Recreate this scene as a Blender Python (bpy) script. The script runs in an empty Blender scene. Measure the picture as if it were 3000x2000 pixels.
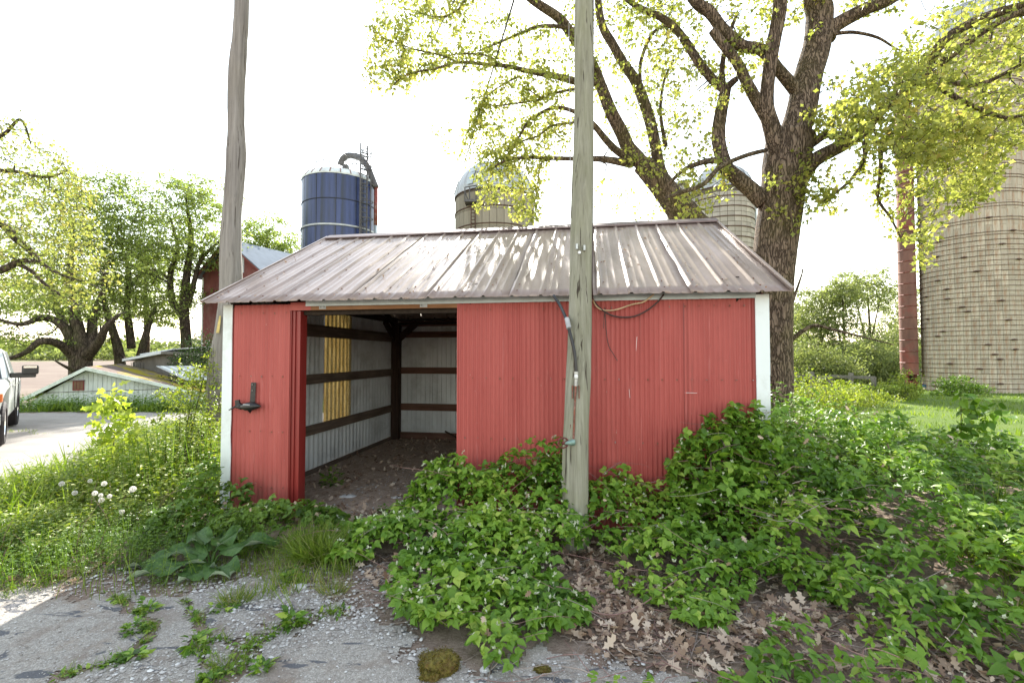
import bpy, bmesh, math, random
import numpy as np
from mathutils import Vector, Matrix, noise as mnoise

# ------------------------------------------------------------------ camera, sky, sun, exposure
SC = bpy.context.scene
COL = SC.collection
F = 1345.0; HC = 1.8; PITCH = math.atan(40 / F)
cam = bpy.data.cameras.new('camera'); camo = bpy.data.objects.new('camera', cam); COL.objects.link(camo)
cam.sensor_width = 36.0; cam.lens = F / 3000 * 36.0; cam.clip_start = 0.05; cam.clip_end = 4000
camo.location = (0, 0, HC); camo.rotation_euler = (math.pi / 2 + PITCH, 0, 0)
SC.camera = camo
SUN_EL = math.radians(34.0); SUN_AZ = math.radians(-1.5)      # azimuth from +Y towards +X
W = bpy.data.worlds.new('World'); SC.world = W; W.use_nodes = True
nt = W.node_tree; nt.nodes.clear()
sky = nt.nodes.new('ShaderNodeTexSky'); sky.sky_type = 'NISHITA'; sky.sun_disc = False
sky.sun_elevation = SUN_EL; sky.sun_rotation = SUN_AZ
sky.air_density = 1.9; sky.dust_density = 0.4; sky.ozone_density = 1.0
bg = nt.nodes.new('ShaderNodeBackground'); bg.inputs['Strength'].default_value = 0.15
hs = nt.nodes.new('ShaderNodeHueSaturation'); hs.inputs['Saturation'].default_value = 0.5
wo = nt.nodes.new('ShaderNodeOutputWorld')
nt.links.new(sky.outputs[0], hs.inputs['Color']); nt.links.new(hs.outputs[0], bg.inputs['Color']); nt.links.new(bg.outputs[0], wo.inputs[0])
sl = bpy.data.lights.new('sun', 'SUN'); sl.energy = 5.0; sl.angle = math.radians(0.53); sl.color = (1.0, 0.95, 0.86)
so = bpy.data.objects.new('sun', sl); COL.objects.link(so)
sd = Vector((math.sin(SUN_AZ) * math.cos(SUN_EL), math.cos(SUN_AZ) * math.cos(SUN_EL), math.sin(SUN_EL)))
so.rotation_euler = sd.to_track_quat('Z', 'Y').to_euler()
vs = SC.view_settings; vs.view_transform = 'Standard'; vs.look = 'None'; vs.gamma = 1.0; vs.use_curve_mapping = False
vs.exposure = 1.6
cy = SC.cycles
cy.max_bounces = 8; cy.diffuse_bounces = 4; cy.glossy_bounces = 2; cy.transmission_bounces = 6; cy.transparent_max_bounces = 6
cy.caustics_reflective = False; cy.caustics_refractive = False
cy.sample_clamp_indirect = 8.0

CP, SP = math.cos(PITCH), math.sin(PITCH)
def P(px, py, Y):
    """world point seen at pixel (px,py) of the 3000x2000 photograph, at world distance Y in front of the camera"""
    u = (px - 1500) / F; v = (1000 - py) / F
    k = Y / (CP - v * SP)
    return Vector((u * k, Y, HC + (SP + v * CP) * k))

R = np.random.RandomState(7)
random.seed(7)
U = lambda a, b: float(R.uniform(a, b))
def sstep(a, b, x):
    t = np.clip((x - a) / (b - a), 0, 1); return t * t * (3 - 2 * t)

def zt(x, y):
    """height of the ground"""
    x = np.asarray(x, float); y = np.asarray(y, float)
    left = 1 - sstep(-0.42, -0.22, x / np.maximum(np.abs(y), 1.0))
    z = -1.75 * sstep(15.0, 20.5, y) * left
    z = z - 0.55 * sstep(18, 40, y) * (1 - left)
    z = z - (1.3 - 1.2 * left * 0.9) * sstep(40, 90, y)
    z = z + 9 * sstep(270, 620, y) + 0.10 * sstep(2.6, 5.5, y) * sstep(1.0, 3.6, x) * (1 - sstep(12, 16, y))
    b = np.sin(x * 1.7 + 1.3 * np.sin(y * 0.9)) * np.cos(y * 1.3 + x * 0.4) * 0.018 * sstep(0, 5, np.abs(y))
    inside = (sstep(-4.2, -3.0, x) * (1 - sstep(2.6, 3.6, x)) * sstep(4.6, 5.4, y) * (1 - sstep(10.5, 12, y)))
    return z + b * (1 - inside) - 0.05 * inside

def G(px, py, z0=0.0):
    """point of the ground seen at a pixel"""
    z = z0
    for _ in range(6):
        v = (1000 - py) / F; dz = SP + v * CP
        Y = (z - HC) / dz * (CP - v * SP)
        p = P(px, py, Y); z = float(zt(p.x, p.y))
    p.z = z
    return p

# ------------------------------------------------------------------ object helpers
def tag(o, label=None, cat=None, group=None, kind=None):
    if label: o['label'] = label
    if cat: o['category'] = cat
    if group: o['group'] = group
    if kind: o['kind'] = kind
    return o
def empty(name, loc=(0, 0, 0), rz=0.0, label=None, cat=None, group=None, kind=None):
    o = bpy.data.objects.new(name, None); o.empty_display_size = 0.2; COL.objects.link(o)
    o.location = loc; o.rotation_euler = (0, 0, rz)
    return tag(o, label, cat, group, kind)
def link(name, me, parent=None):
    o = bpy.data.objects.new(name, me); COL.objects.link(o)
    if parent is not None: o.parent = parent
    return o
def copy_tree(o, parent=None):
    c = o.copy(); COL.objects.link(c); c.parent = parent
    for ch in list(o.children): copy_tree(ch, c)
    return c

class MB:
    def __init__(s): s.v = []; s.f = []
    def add(s, vs_, fs_):
        n = len(s.v); s.v += [tuple(p) for p in vs_]; s.f += [tuple(i + n for i in f) for f in fs_]; return s
    def box(s, a, b, m=None, ch=0.0):
        (x0, y0, z0), (x1, y1, z1) = a, b
        vs_ = [(x, y, z) for z in (z0, z1) for (x, y) in ((x0, y0), (x1, y0), (x1, y1), (x0, y1))]
        if m is not None: vs_ = [m @ Vector(p) for p in vs_]
        return s.add(vs_, [(3, 2, 1, 0), (4, 5, 6, 7), (0, 1, 5, 4), (1, 2, 6, 5), (2, 3, 7, 6), (3, 0, 4, 7)])
    def beam(s, a, b, w, h, up=(0, 0, 1)):
        a, b = Vector(a), Vector(b); d = (b - a); L = d.length; d.normalize()
        sd_ = d.cross(Vector(up)); 
        if sd_.length < 1e-4: sd_ = d.cross(Vector((0, 1, 0)))
        sd_.normalize(); u_ = sd_.cross(d)
        m = Matrix((( d.x, sd_.x, u_.x, a.x), (d.y, sd_.y, u_.y, a.y), (d.z, sd_.z, u_.z, a.z), (0, 0, 0, 1)))
        return s.box((0, -w / 2, -h / 2), (L, w / 2, h / 2), m)
    def tube(s, pts, rad, n=8, cap=True, ell=None):
        pts = [Vector(p) for p in pts]; k = len(pts)
        if not hasattr(rad, '__len__'): rad = [rad] * k
        base = len(s.v); ref = None
        for i, p in enumerate(pts):
            d = (pts[min(i + 1, k - 1)] - pts[max(i - 1, 0)])
            if d.length < 1e-9: d = Vector((0, 0, 1))
            d.normalize()
            if ref is None:
                ref = Vector((1, 0, 0)) if abs(d.x) < 0.8 else Vector((0, 1, 0))
            a = (ref - d * ref.dot(d)); 
            if a.length < 1e-5: a = d.orthogonal()
            a.normalize(); b = d.cross(a); ref = a
            for j in range(n):
                t = 2 * math.pi * j / n
                s.v.append(tuple(p + (a * math.cos(t) + b * math.sin(t)) * rad[i]))
        for i in range(k - 1):
            for j in range(n):
                j2 = (j + 1) % n
                s.f.append((base + i * n + j, base + i * n + j2, base + (i + 1) * n + j2, base + (i + 1) * n + j))
        if cap and n > 2:
            s.f.append(tuple(base + j for j in reversed(range(n)))); s.f.append(tuple(base + (k - 1) * n + j for j in range(n)))
        return s
    def lathe(s, prof, n=24, c=(0, 0, 0), cap=False):
        base = len(s.v)
        for (r, z) in prof:
            for j in range(n):
                t = 2 * math.pi * j / n
                s.v.append((c[0] + r * math.cos(t), c[1] + r * math.sin(t), c[2] + z))
        for i in range(len(prof) - 1):
            for j in range(n):
                j2 = (j + 1) % n
                s.f.append((base + i * n + j, base + i * n + j2, base + (i + 1) * n + j2, base + (i + 1) * n + j))
        if cap:
            s.f.append(tuple(base + j for j in reversed(range(n)))); s.f.append(tuple(base + (len(prof) - 1) * n + j for j in range(n)))
        return s
    def prism(s, poly, a, b, axis='y'):
        """poly of 2-D points extruded along an axis from a to b"""
        n = len(poly)
        if axis == 'y': vs_ = [(p[0], t, p[1]) for t in (a, b) for p in poly]
        elif axis == 'x': vs_ = [(t, p[0], p[1]) for t in (a, b) for p in poly]
        else: vs_ = [(p[0], p[1], t) for t in (a, b) for p in poly]
        fs_ = [tuple(range(n)), tuple(reversed(range(n, 2 * n)))] + [(i, i + n, (i + 1) % n + n, (i + 1) % n) for i in range(n)]
        return s.add(vs_, fs_)
    def mesh(s, name, mat, smooth=False, fixn=True):
        me = bpy.data.meshes.new(name); me.from_pydata(s.v, [], s.f)
        if mat is not None: me.materials.append(mat)
        if fixn:
            bm = bmesh.new(); bm.from_mesh(me); bmesh.ops.recalc_face_normals(bm, faces=bm.faces); bm.to_mesh(me); bm.free()
        if smooth: me.polygons.foreach_set('use_smooth', [True] * len(me.polygons))
        me.update(); return me
    def build(s, name, mat, parent=None, smooth=False, bevel=0.0, fixn=True):
        o = link(name, s.mesh(name, mat, smooth, fixn), parent)
        if bevel > 0:
            b = o.modifiers.new('bevel', 'BEVEL'); b.width = bevel; b.segments = 2; b.limit_method = 'ANGLE'; b.angle_limit = 0.7
        return o

def np_mesh(name, V, Fc, mat, rnd=None, smooth=False):
    """fast mesh from an (n,3) vertex array and an (m,k) face array"""
    me = bpy.data.meshes.new(name); V = np.ascontiguousarray(V, np.float32); Fc = np.ascontiguousarray(Fc, np.int32)
    me.vertices.add(len(V)); me.vertices.foreach_set('co', V.ravel())
    m, k = Fc.shape
    me.loops.add(m * k); me.loops.foreach_set('vertex_index', Fc.ravel())
    me.polygons.add(m); me.polygons.foreach_set('loop_start', np.arange(0, m * k, k, dtype=np.int32))
    me.update(calc_edges=True)
    if smooth: me.polygons.foreach_set('use_smooth', np.ones(m, bool))
    if rnd is not None:
        a = me.attributes.new('rnd', 'FLOAT', 'POINT'); a.data.foreach_set('value', np.ascontiguousarray(rnd, np.float32))
    if mat is not None: me.materials.append(mat)
    return me

# ------------------------------------------------------------------ materials
def lin(c): return tuple(((x / 255) / 12.92 if x / 255 <= 0.04045 else ((x / 255 + 0.055) / 1.055) ** 2.4) for x in c)
class NT:
    def __init__(s, name):
        s.m = bpy.data.materials.new(name); s.m.use_nodes = True; s.t = s.m.node_tree
        s.b = s.t.nodes['Principled BSDF']; s.o = s.t.nodes['Material Output']
    def n(s, typ, **kw):
        nd = s.t.nodes.new(typ)
        for k, v in kw.items():
            if k in nd.inputs: nd.inputs[k].default_value = v
            else: setattr(nd, k, v)
        return nd
    def l(s, a, b): s.t.links.new(a, b)
    def coord(s, scale=(1, 1, 1), which='Object', rot=(0, 0, 0)):
        tc = s.n('ShaderNodeTexCoord'); mp = s.n('ShaderNodeMapping'); mp.inputs['Scale'].default_value = scale
        mp.inputs['Rotation'].default_value = rot
        s.l(tc.outputs[which], mp.inputs['Vector']); return mp.outputs[0]
    def noise(s, vec, scale, detail=4, rough=0.55, dist=0.0):
        nd = s.n('ShaderNodeTexNoise'); nd.inputs['Scale'].default_value = scale; nd.inputs['Detail'].default_value = detail
        nd.inputs['Roughness'].default_value = rough; nd.inputs['Distortion'].default_value = dist
        s.l(vec, nd.inputs['Vector']); return nd.outputs['Fac']
    def ramp(s, fac, stops, interp='LINEAR'):
        r = s.n('ShaderNodeValToRGB'); r.color_ramp.interpolation = interp; e = r.color_ramp.elements
        while len(e) < len(stops): e.new(0.5)
        for i, (p, c) in enumerate(stops):
            e[i].position = p; e[i].color = (c[0], c[1], c[2], 1) if hasattr(c, '__len__') else (c, c, c, 1)
        s.l(fac, r.inputs[0]); return r.outputs[0]
    def mix(s, fac, a, b, mode='MIX'):
        m = s.n('ShaderNodeMix', data_type='RGBA', blend_type=mode)
        for (sock, val) in ((m.inputs[0], fac), (m.inputs[6], a), (m.inputs[7], b)):
            if isinstance(val, (int, float)): sock.default_value = val
            elif isinstance(val, tuple): sock.default_value = (val[0], val[1], val[2], 1)
            else: s.l(val, sock)
        return m.outputs[2]
    def bump(s, h, strength=0.4, dist=0.01):
        b = s.n('ShaderNodeBump'); b.inputs['Strength'].default_value = strength; b.inputs['Distance'].default_value = dist
        s.l(h, b.inputs['Height']); s.l(b.outputs[0], s.b.inputs['Normal']); return b
    def base(s, col, rough=0.7, metal=0.0, spec=0.5):
        if isinstance(col, tuple): s.b.inputs['Base Color'].default_value = (col[0], col[1], col[2], 1)
        else: s.l(col, s.b.inputs['Base Color'])
        if isinstance(rough, (int, float)): s.b.inputs['Roughness'].default_value = rough
        else: s.l(rough, s.b.inputs['Roughness'])
        s.b.inputs['Metallic'].default_value = metal; s.b.inputs['Specular IOR Level'].default_value = spec
        return s.m

def mat_simple(name, col, rough=0.6, metal=0.0, var=0.25, scale=8.0, stretch=(1, 1, 1), bump=0.15, spec=0.5, dirt=None, dirt_amt=0.4):
    t = NT(name); v = t.coord(stretch); f = t.noise(v, scale, 5, 0.6)
    c = t.ramp(f, [(0.3, tuple(x * (1 - var) for x in col)), (0.7, tuple(min(1, x * (1 + var)) for x in col))])
    if dirt is not None:
        f2 = t.noise(t.coord((1, 1, 1)), scale * 0.35, 6, 0.7); g = t.ramp(f2, [(0.48, 0.0), (0.68, dirt_amt)])
        c = t.mix(g, c, dirt)
    if bump: t.bump(f, bump, 0.01)
    return t.base(c, rough, metal, spec)

def mat_leaf(name, stops, tr=0.45, trcol=(1.25, 1.25, 0.55), rough=0.42, spec=0.4):
    t = NT(name); a = t.n('ShaderNodeAttribute'); a.attribute_name = 'rnd'
    c = t.ramp(a.outputs['Fac'], stops)
    t.base(c, rough, 0.0, spec)
    tl = t.n('ShaderNodeBsdfTranslucent'); c2 = t.mix(1.0, c, trcol, 'MULTIPLY'); t.l(c2, tl.inputs['Color'])
    mx = t.n('ShaderNodeMixShader'); mx.inputs[0].default_value = tr
    t.l(t.b.outputs[0], mx.inputs[1]); t.l(tl.outputs[0], mx.inputs[2]); t.l(mx.outputs[0], t.o.inputs['Surface'])
    return t.m

M = {}
def red_wall(name, base, fade, white=0.0):
    t = NT(name); v = t.coord((1, 1, 0.12)); f = t.noise(v, 5, 5, 0.6); big = t.noise(t.coord((1, 1, 0.6)), 0.9, 3)
    c = t.ramp(f, [(0.25, tuple(x * 0.80 for x in base)), (0.75, fade)])
    st = t.noise(t.coord((1, 1, 0.05)), 16, 4, 0.75, 0.3); c = t.mix(t.ramp(st, [(0.58, 0.0), (0.72, 0.5)]), c, (0.24, 0.060, 0.050)); c = t.mix(t.ramp(st, [(0.28, 0.5), (0.40, 0.0)]), c, (0.56, 0.22, 0.20))
    sx = t.n('ShaderNodeSeparateXYZ'); tc_ = t.n('ShaderNodeTexCoord'); t.l(tc_.outputs['Object'], sx.inputs[0]); mud = t.mix(1.0, t.ramp(sx.outputs[2], [(0.0, 0.75), (0.55, 0.0)]), t.ramp(t.noise(t.coord((1, 1, .5)), 7, 6, 0.75), [(0.4, 0.0), (0.62, 1.0)]), 'MULTIPLY'); c = t.mix(mud, c, (0.20, 0.10, 0.075))
    c = t.mix(t.ramp(big, [(0.35, 0.0), (0.75, 0.35)]), c, fade)
    sp = t.noise(t.coord((1, 1, 0.28)), 42, 3, 0.7); chip = t.ramp(sp, [(0.735, 0.0), (0.75, 1.0)])
    c = t.mix(chip, c, (0.62, 0.45, 0.40))
    low = t.noise(t.coord((1, 1, 1)), 14, 5, 0.7); c = t.mix(t.ramp(low, [(0.55, 0.0), (0.8, 0.25)]), c, (0.16, 0.05, 0.04))
    t.bump(f, 0.08, 0.01)
    return t.base(c, 0.5, 0.0, 0.35)
M['red'] = red_wall('red_painted_metal', (0.40, 0.066, 0.056), (0.45, 0.104, 0.088))
M['red_dark'] = mat_simple('dark_red_trim', (0.22, 0.022, 0.018), 0.4, 0, 0.2, 9, (1, 1, 0.1))
M['white_trim'] = mat_simple('white_corner_trim', (0.74, 0.79, 0.79), 0.45, 0, 0.07, 3, (1, 1, 0.2), 0.3, dirt=(0.34, 0.34, 0.27), dirt_amt=0.6)
def roof_mat():
    t = NT('brown_metal_roof'); v = t.coord((1, 0.10, 0.10)); f = t.noise(v, 6, 5, 0.65)
    c = t.ramp(f, [(0.25, (0.205, 0.145, 0.120)), (0.75, (0.35, 0.268, 0.230))])
    d = t.noise(t.coord((1, 0.35, 0.35)), 3.5, 6, 0.7); c = t.mix(t.ramp(d, [(0.5, 0.0), (0.7, 0.5)]), c, (0.13, 0.10, 0.085))
    g = t.noise(t.coord(), 30, 4, 0.7)
    r = t.ramp(g, [(0.3, 0.27), (0.7, 0.42)])
    t.bump(f, 0.05, 0.01)
    m = t.base(c, r, 0.25, 0.6); return m
M['roof'] = roof_mat()
M['ridge'] = mat_simple('ridge_cap_metal', (0.15, 0.105, 0.10), 0.45, 0.2, 0.2, 7)
M['galv'] = mat_simple('galvanised_sheet', (0.74, 0.77, 0.78), 0.4, 0.15, 0.14, 3.5, (1, 1, 0.25), 0.08, dirt=(0.24, 0.22, 0.19), dirt_amt=0.45)
M['flash'] = mat_simple('galvanised_flashing', (0.42, 0.47, 0.48), 0.45, 0.3, 0.12, 8)
def wood(name, c1, c2, sc=5.0, ax=(0.06, 1, 1), bump=0.35, rough=0.85):
    t = NT(name); v = t.coord(ax); f = t.noise(v, sc * 4, 6, 0.65, 0.2); g = t.noise(t.coord(), sc * 0.6, 3)
    c = t.ramp(f, [(0.3, c1), (0.72, c2)]); c = t.mix(t.ramp(g, [(0.4, 0.0), (0.75, 0.4)]), c, tuple(x * 0.55 for x in c1))
    t.bump(f, bump, 0.01); return t.base(c, rough, 0, 0.2)
M['girt'] = wood('dark_girt_wood', (0.055, 0.036, 0.026), (0.13, 0.088, 0.066))
M['girt_red'] = wood('reddish_girt_wood', (0.11, 0.054, 0.038), (0.23, 0.125, 0.090))
M['girt_y'] = wood('dark_girt_wood_deep', (0.10, 0.072, 0.055), (0.24, 0.18, 0.14), ax=(1, 0.06, 1))
M['post'] = wood('dark_post_wood', (0.032, 0.020, 0.016), (0.085, 0.052, 0.038), ax=(1, 1, 0.06))
M['header'] = wood('brown_header_wood', (0.20, 0.090, 0.040), (0.34, 0.18, 0.095))
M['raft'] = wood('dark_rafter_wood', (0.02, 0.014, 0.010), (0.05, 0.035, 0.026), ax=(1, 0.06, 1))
def translucent_panel():
    t = NT('yellow_fibreglass'); f = t.noise(t.coord((1, 1, 0.3)), 14, 5, 0.7)
    c = t.ramp(f, [(0.3, (0.52, 0.41, 0.20)), (0.7, (0.72, 0.63, 0.40))])
    d = t.noise(t.coord(), 38, 5, 0.75); c = t.mix(t.ramp(d, [(0.52, 0.0), (0.66, 0.6)]), c, (0.22, 0.11, 0.02))
    t.base(c, 0.3, 0, 0.5)
    tl = t.n('ShaderNodeBsdfTranslucent'); t.l(c, tl.inputs['Color']); mx = t.n('ShaderNodeMixShader'); mx.inputs[0].default_value = 0.42
    t.l(t.b.outputs[0], mx.inputs[1]); t.l(tl.outputs[0], mx.inputs[2]); t.l(mx.outputs[0], t.o.inputs['Surface']); return t.m
M['fibre'] = translucent_panel()
def pole_mat(name, c1, c2, green, amt):
    t = NT(name); f = t.noise(t.coord((1, 1, 0.035)), 22, 7, 0.7, 0.3); c = t.ramp(f, [(0.3, c1), (0.68, c2)])
    g = t.noise(t.coord((1, 1, 0.3)), 3.0, 5, 0.7); c = t.mix(t.ramp(g, [(0.4, 0.0), (0.65, amt)]), c, green)
    k = t.noise(t.coord((1, 1, 0.02)), 34, 3, 0.6); c = t.mix(t.ramp(k, [(0.33, 1.0), (0.39, 0.0)]), c, (0.05, 0.04, 0.03))
    t.bump(f, 0.6, 0.012); return t.base(c, 0.9, 0, 0.2)
M['pole_l'] = pole_mat('weathered_grey_pole', (0.14, 0.125, 0.115), (0.33, 0.305, 0.285), (0.28, 0.25, 0.20), 0.3)
M['pole_r'] = pole_mat('weathered_green_pole', (0.17, 0.16, 0.12), (0.37, 0.36, 0.29), (0.20, 0.205, 0.11), 0.5)
M['black'] = mat_simple('black_rubber', (0.014, 0.013, 0.014), 0.35, 0, 0.3, 12, bump=0.2)
M['grey_scuff'] = mat_simple('grey_scuffed_plastic', (0.35, 0.35, 0.35), 0.5)
M['cable'] = mat_simple('black_cable', (0.016, 0.016, 0.017), 0.4, bump=0)
M['cable_red'] = mat_simple('dark_brown_cable', (0.05, 0.025, 0.022), 0.5, bump=0)
M['cable_tan'] = mat_simple('tan_cable', (0.55, 0.40, 0.24), 0.5, bump=0)
M['steel'] = mat_simple('dull_steel', (0.42, 0.43, 0.42), 0.4, 0.6, 0.2, 20)
M['rust'] = mat_simple('rusty_steel', (0.20, 0.075, 0.045), 0.75, 0.1, 0.45, 30, bump=0.4, dirt=(0.45, 0.42, 0.42), dirt_amt=0.5)
M['white_pl'] = mat_simple('white_plastic', (0.8, 0.8, 0.8), 0.35, bump=0, var=0.03)
M['tagy'] = mat_simple('yellow_tag', (0.55, 0.42, 0.14), 0.5, bump=0)
M['redwheel'] = mat_simple('red_brown_iron', (0.13, 0.035, 0.030), 0.55, 0.2, 0.3, 30)
M['verdi'] = mat_simple('green_bronze_valve', (0.22, 0.33, 0.29), 0.55, 0.4, 0.3, 30)
def bark(name, c1, c2, moss=(0.10, 0.12, 0.03), amt=0.35, sc=7.0):
    t = NT(name); v = t.coord((1, 1, 0.22)); w = t.n('ShaderNodeTexVoronoi', feature='DISTANCE_TO_EDGE'); w.inputs['Scale'].default_value = sc * 2.4
    dn = t.n('ShaderNodeTexNoise'); dn.inputs['Scale'].default_value = sc * 1.5; t.l(v, dn.inputs['Vector'])
    ad = t.n('ShaderNodeMix', data_type='VECTOR'); ad.inputs[0].default_value = 0.22; t.l(v, ad.inputs[4]); t.l(dn.outputs['Color'], ad.inputs[5]); t.l(ad.outputs[1], w.inputs['Vector'])
    f = t.noise(v, sc * 3, 6, 0.7, 0.4)
    h = t.ramp(w.outputs['Distance'], [(0.0, 0.0), (0.16, 1.0)])
    c = t.ramp(f, [(0.3, c1), (0.72, c2)]); c = t.mix(h, tuple(x * 0.45 for x in c1), c)
    g = t.noise(t.coord(), 1.1, 4, 0.6); c = t.mix(t.ramp(g, [(0.48, 0.0), (0.68, amt)]), c, moss)
    mm = t.mix(0.35, h, f); t.bump(mm, 0.9, 0.045); return t.base(c, 0.95, 0, 0.15)
M['bark'] = bark('oak_bark', (0.105, 0.075, 0.055), (0.29, 0.22, 0.165), (0.13, 0.12, 0.035), 0.4)
M['bark2'] = bark('grey_brown_bark', (0.060, 0.045, 0.035), (0.15, 0.115, 0.085), sc=4.0)
M['twig'] = mat_simple('twig_bark', (0.050, 0.038, 0.028), 0.9, 0, 0.3, 20, bump=0)
M['cane'] = mat_simple('reddish_cane', (0.24, 0.135, 0.115), 0.6, 0, 0.45, 9, bump=0)
M['cane_grey'] = mat_simple('pale_dead_cane', (0.27, 0.22, 0.19), 0.8, 0, 0.4, 9, bump=0)

Yg = lambda *s: [(p, c) for p, c in s]
M['leaf_oak'] = mat_leaf('oak_leaf', Yg((0.0, (0.17, 0.21, 0.050)), (0.5, (0.31, 0.34, 0.085)), (0.85, (0.43, 0.42, 0.12)), (1.0, (0.40, 0.30, 0.11))), 0.5, (1.3, 1.3, 0.85), 0.5)
M['leaf_yel'] = mat_leaf('yellow_green_leaf', Yg((0.0, (0.15, 0.20, 0.050)), (0.5, (0.26, 0.30, 0.075)), (1.0, (0.36, 0.32, 0.10))), 0.5, (1.25, 1.2, 0.85), 0.5)
M['leaf_loc'] = mat_leaf('locust_leaf', Yg((0.0, (0.14, 0.19, 0.05)), (0.5, (0.23, 0.29, 0.075)), (1.0, (0.34, 0.38, 0.12))), 0.5, (1.3, 1.35, 0.8), 0.5)
M['leaf_far'] = mat_leaf('far_leaf', Yg((0.0, (0.11, 0.14, 0.045)), (0.5, (0.19, 0.23, 0.08)), (1.0, (0.28, 0.30, 0.12))), 0.5, (1.3, 1.3, 0.85), 0.6)
M['leaf_dark'] = mat_leaf('dark_shrub_leaf', Yg((0.0, (0.016, 0.036, 0.010)), (0.6, (0.035, 0.070, 0.018)), (1.0, (0.07, 0.12, 0.03))), 0.25, (1.3, 1.3, 0.6), 0.6)
M['leaf_br'] = mat_leaf('bramble_leaf', Yg((0.0, (0.052, 0.115, 0.015)), (0.4, (0.112, 0.225, 0.022)), (0.8, (0.21, 0.345, 0.038)), (1.0, (0.35, 0.45, 0.08))), 0.32, (1.3, 1.35, 0.6), 0.45, 0.35)
M['leaf_under'] = mat_leaf('pale_bud', Yg((0.0, (0.40, 0.44, 0.30)), (1.0, (0.62, 0.64, 0.48))), 0.2, (1.1, 1.1, 0.9), 0.7)
M['leaf_weed'] = mat_leaf('weed_leaf', Yg((0.0, (0.12, 0.18, 0.025)), (0.5, (0.22, 0.285, 0.040)), (1.0, (0.38, 0.40, 0.09))), 0.42, (1.3, 1.3, 0.55), 0.48, 0.4)
M['leaf_weed_d'] = mat_leaf('deep_weed_leaf', Yg((0.0, (0.055, 0.115, 0.014)), (0.5, (0.11, 0.20, 0.022)), (1.0, (0.19, 0.29, 0.04))), 0.35, (1.3, 1.3, 0.55), 0.45, 0.4)
M['leaf_maple'] = mat_leaf('bright_maple_leaf', Yg((0.0, (0.26, 0.36, 0.05)), (1.0, (0.44, 0.48, 0.09))), 0.5, (1.2, 1.25, 0.6), 0.45)
M['grass'] = mat_leaf('grass_blade', Yg((0.0, (0.09, 0.155, 0.020)), (0.6, (0.17, 0.25, 0.030)), (0.93, (0.25, 0.32, 0.08)), (1.0, (0.38, 0.33, 0.17))), 0.45, (1.3, 1.3, 0.5), 0.5)
M['straw'] = mat_leaf('dry_straw', Yg((0.0, (0.28, 0.21, 0.13)), (1.0, (0.50, 0.42, 0.29))), 0.2, (1, 1, 0.8), 0.8)
M['litter'] = mat_leaf('dead_oak_leaf', Yg((0.0, (0.20, 0.125, 0.085)), (0.5, (0.44, 0.325, 0.24)), (1.0, (0.66, 0.54, 0.42))), 0.15, (1, 0.9, 0.7), 0.8, 0.25)

# ------------------------------------------------------------------ ground, paving, field
def ground_mat():
    t = NT('soil_and_litter'); g = t.coord((1, 1, 1))
    a = t.noise(g, 9, 8, 0.7); b = t.noise(g, 45, 6, 0.75); c0 = t.noise(g, 1.2, 4)
    c = t.ramp(a, [(0.25, (0.13, 0.090, 0.068)), (0.5, (0.24, 0.178, 0.140)), (0.75, (0.35, 0.275, 0.225))])
    c = t.mix(t.ramp(b, [(0.52, 0.0), (0.68, 0.85)]), c, (0.30, 0.235, 0.19))
    c = t.mix(t.ramp(b, [(0.30, 0.8), (0.42, 0.0)]), c, (0.05, 0.033, 0.025))
    c = t.mix(t.ramp(c0, [(0.45, 0.0), (0.7, 0.30)]), c, (0.09, 0.10, 0.04))
    w_ = t.noise(t.coord((0.5, 2.2, 1), rot=(0, 0, 0.4)), 30, 5, 0.8, 1.5); c = t.mix(t.ramp(w_, [(0.56, 0.0), (0.62, 0.8)]), c, (0.38, 0.30, 0.25)); c = t.mix(t.ramp(w_, [(0.36, 0.8), (0.42, 0.0)]), c, (0.06, 0.042, 0.034))
    t.bump(t.mix(0.5, a, b), 0.9, 0.03); return t.base(c, 0.95, 0, 0.15)
def pave_mat():
    t = NT('old_asphalt_and_grit'); g = t.coord()
    a = t.noise(g, 48, 9, 0.88); b = t.noise(g, 3.2, 6, 0.65); v = t.n('ShaderNodeTexVoronoi'); v.inputs['Scale'].default_value = 75; t.l(g, v.inputs['Vector'])
    c = t.ramp(a, [(0.30, (0.15, 0.132, 0.115)), (0.5, (0.30, 0.275, 0.245)), (0.68, (0.58, 0.54, 0.49))])
    c = t.mix(t.ramp(v.outputs['Distance'], [(0.12, 0.75), (0.30, 0.0)]), c, (0.60, 0.57, 0.53))
    c = t.mix(t.ramp(b, [(0.50, 0.0), (0.62, 0.65)]), c, (0.20, 0.155, 0.125))
    e_ = t.noise(g, 1.7, 5, 0.7, 0.3); c = t.mix(t.ramp(e_, [(0.52, 0.0), (0.66, 0.55)]), c, (0.23, 0.165, 0.115))
    # patches where the dark binder shows, stretched
    p = t.noise(t.coord((0.55, 1.5, 1), rot=(0, 0, 0.5)), 5.0, 4, 0.55, 0.6)
    x = t.n('ShaderNodeSeparateXYZ'); t.l(g, x.inputs[0])
    lim = t.ramp(x.outputs[0], [(0.0, 1.0), (1.0, 1.0)])
    c = t.mix(t.ramp(p, [(0.60, 0.0), (0.625, 0.85)]), c, (0.075, 0.08, 0.095))
    t.bump(t.mix(0.5, a, v.outputs['Distance']), 0.7, 0.008); return t.base(c, 0.9, 0, 0.3)
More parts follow.
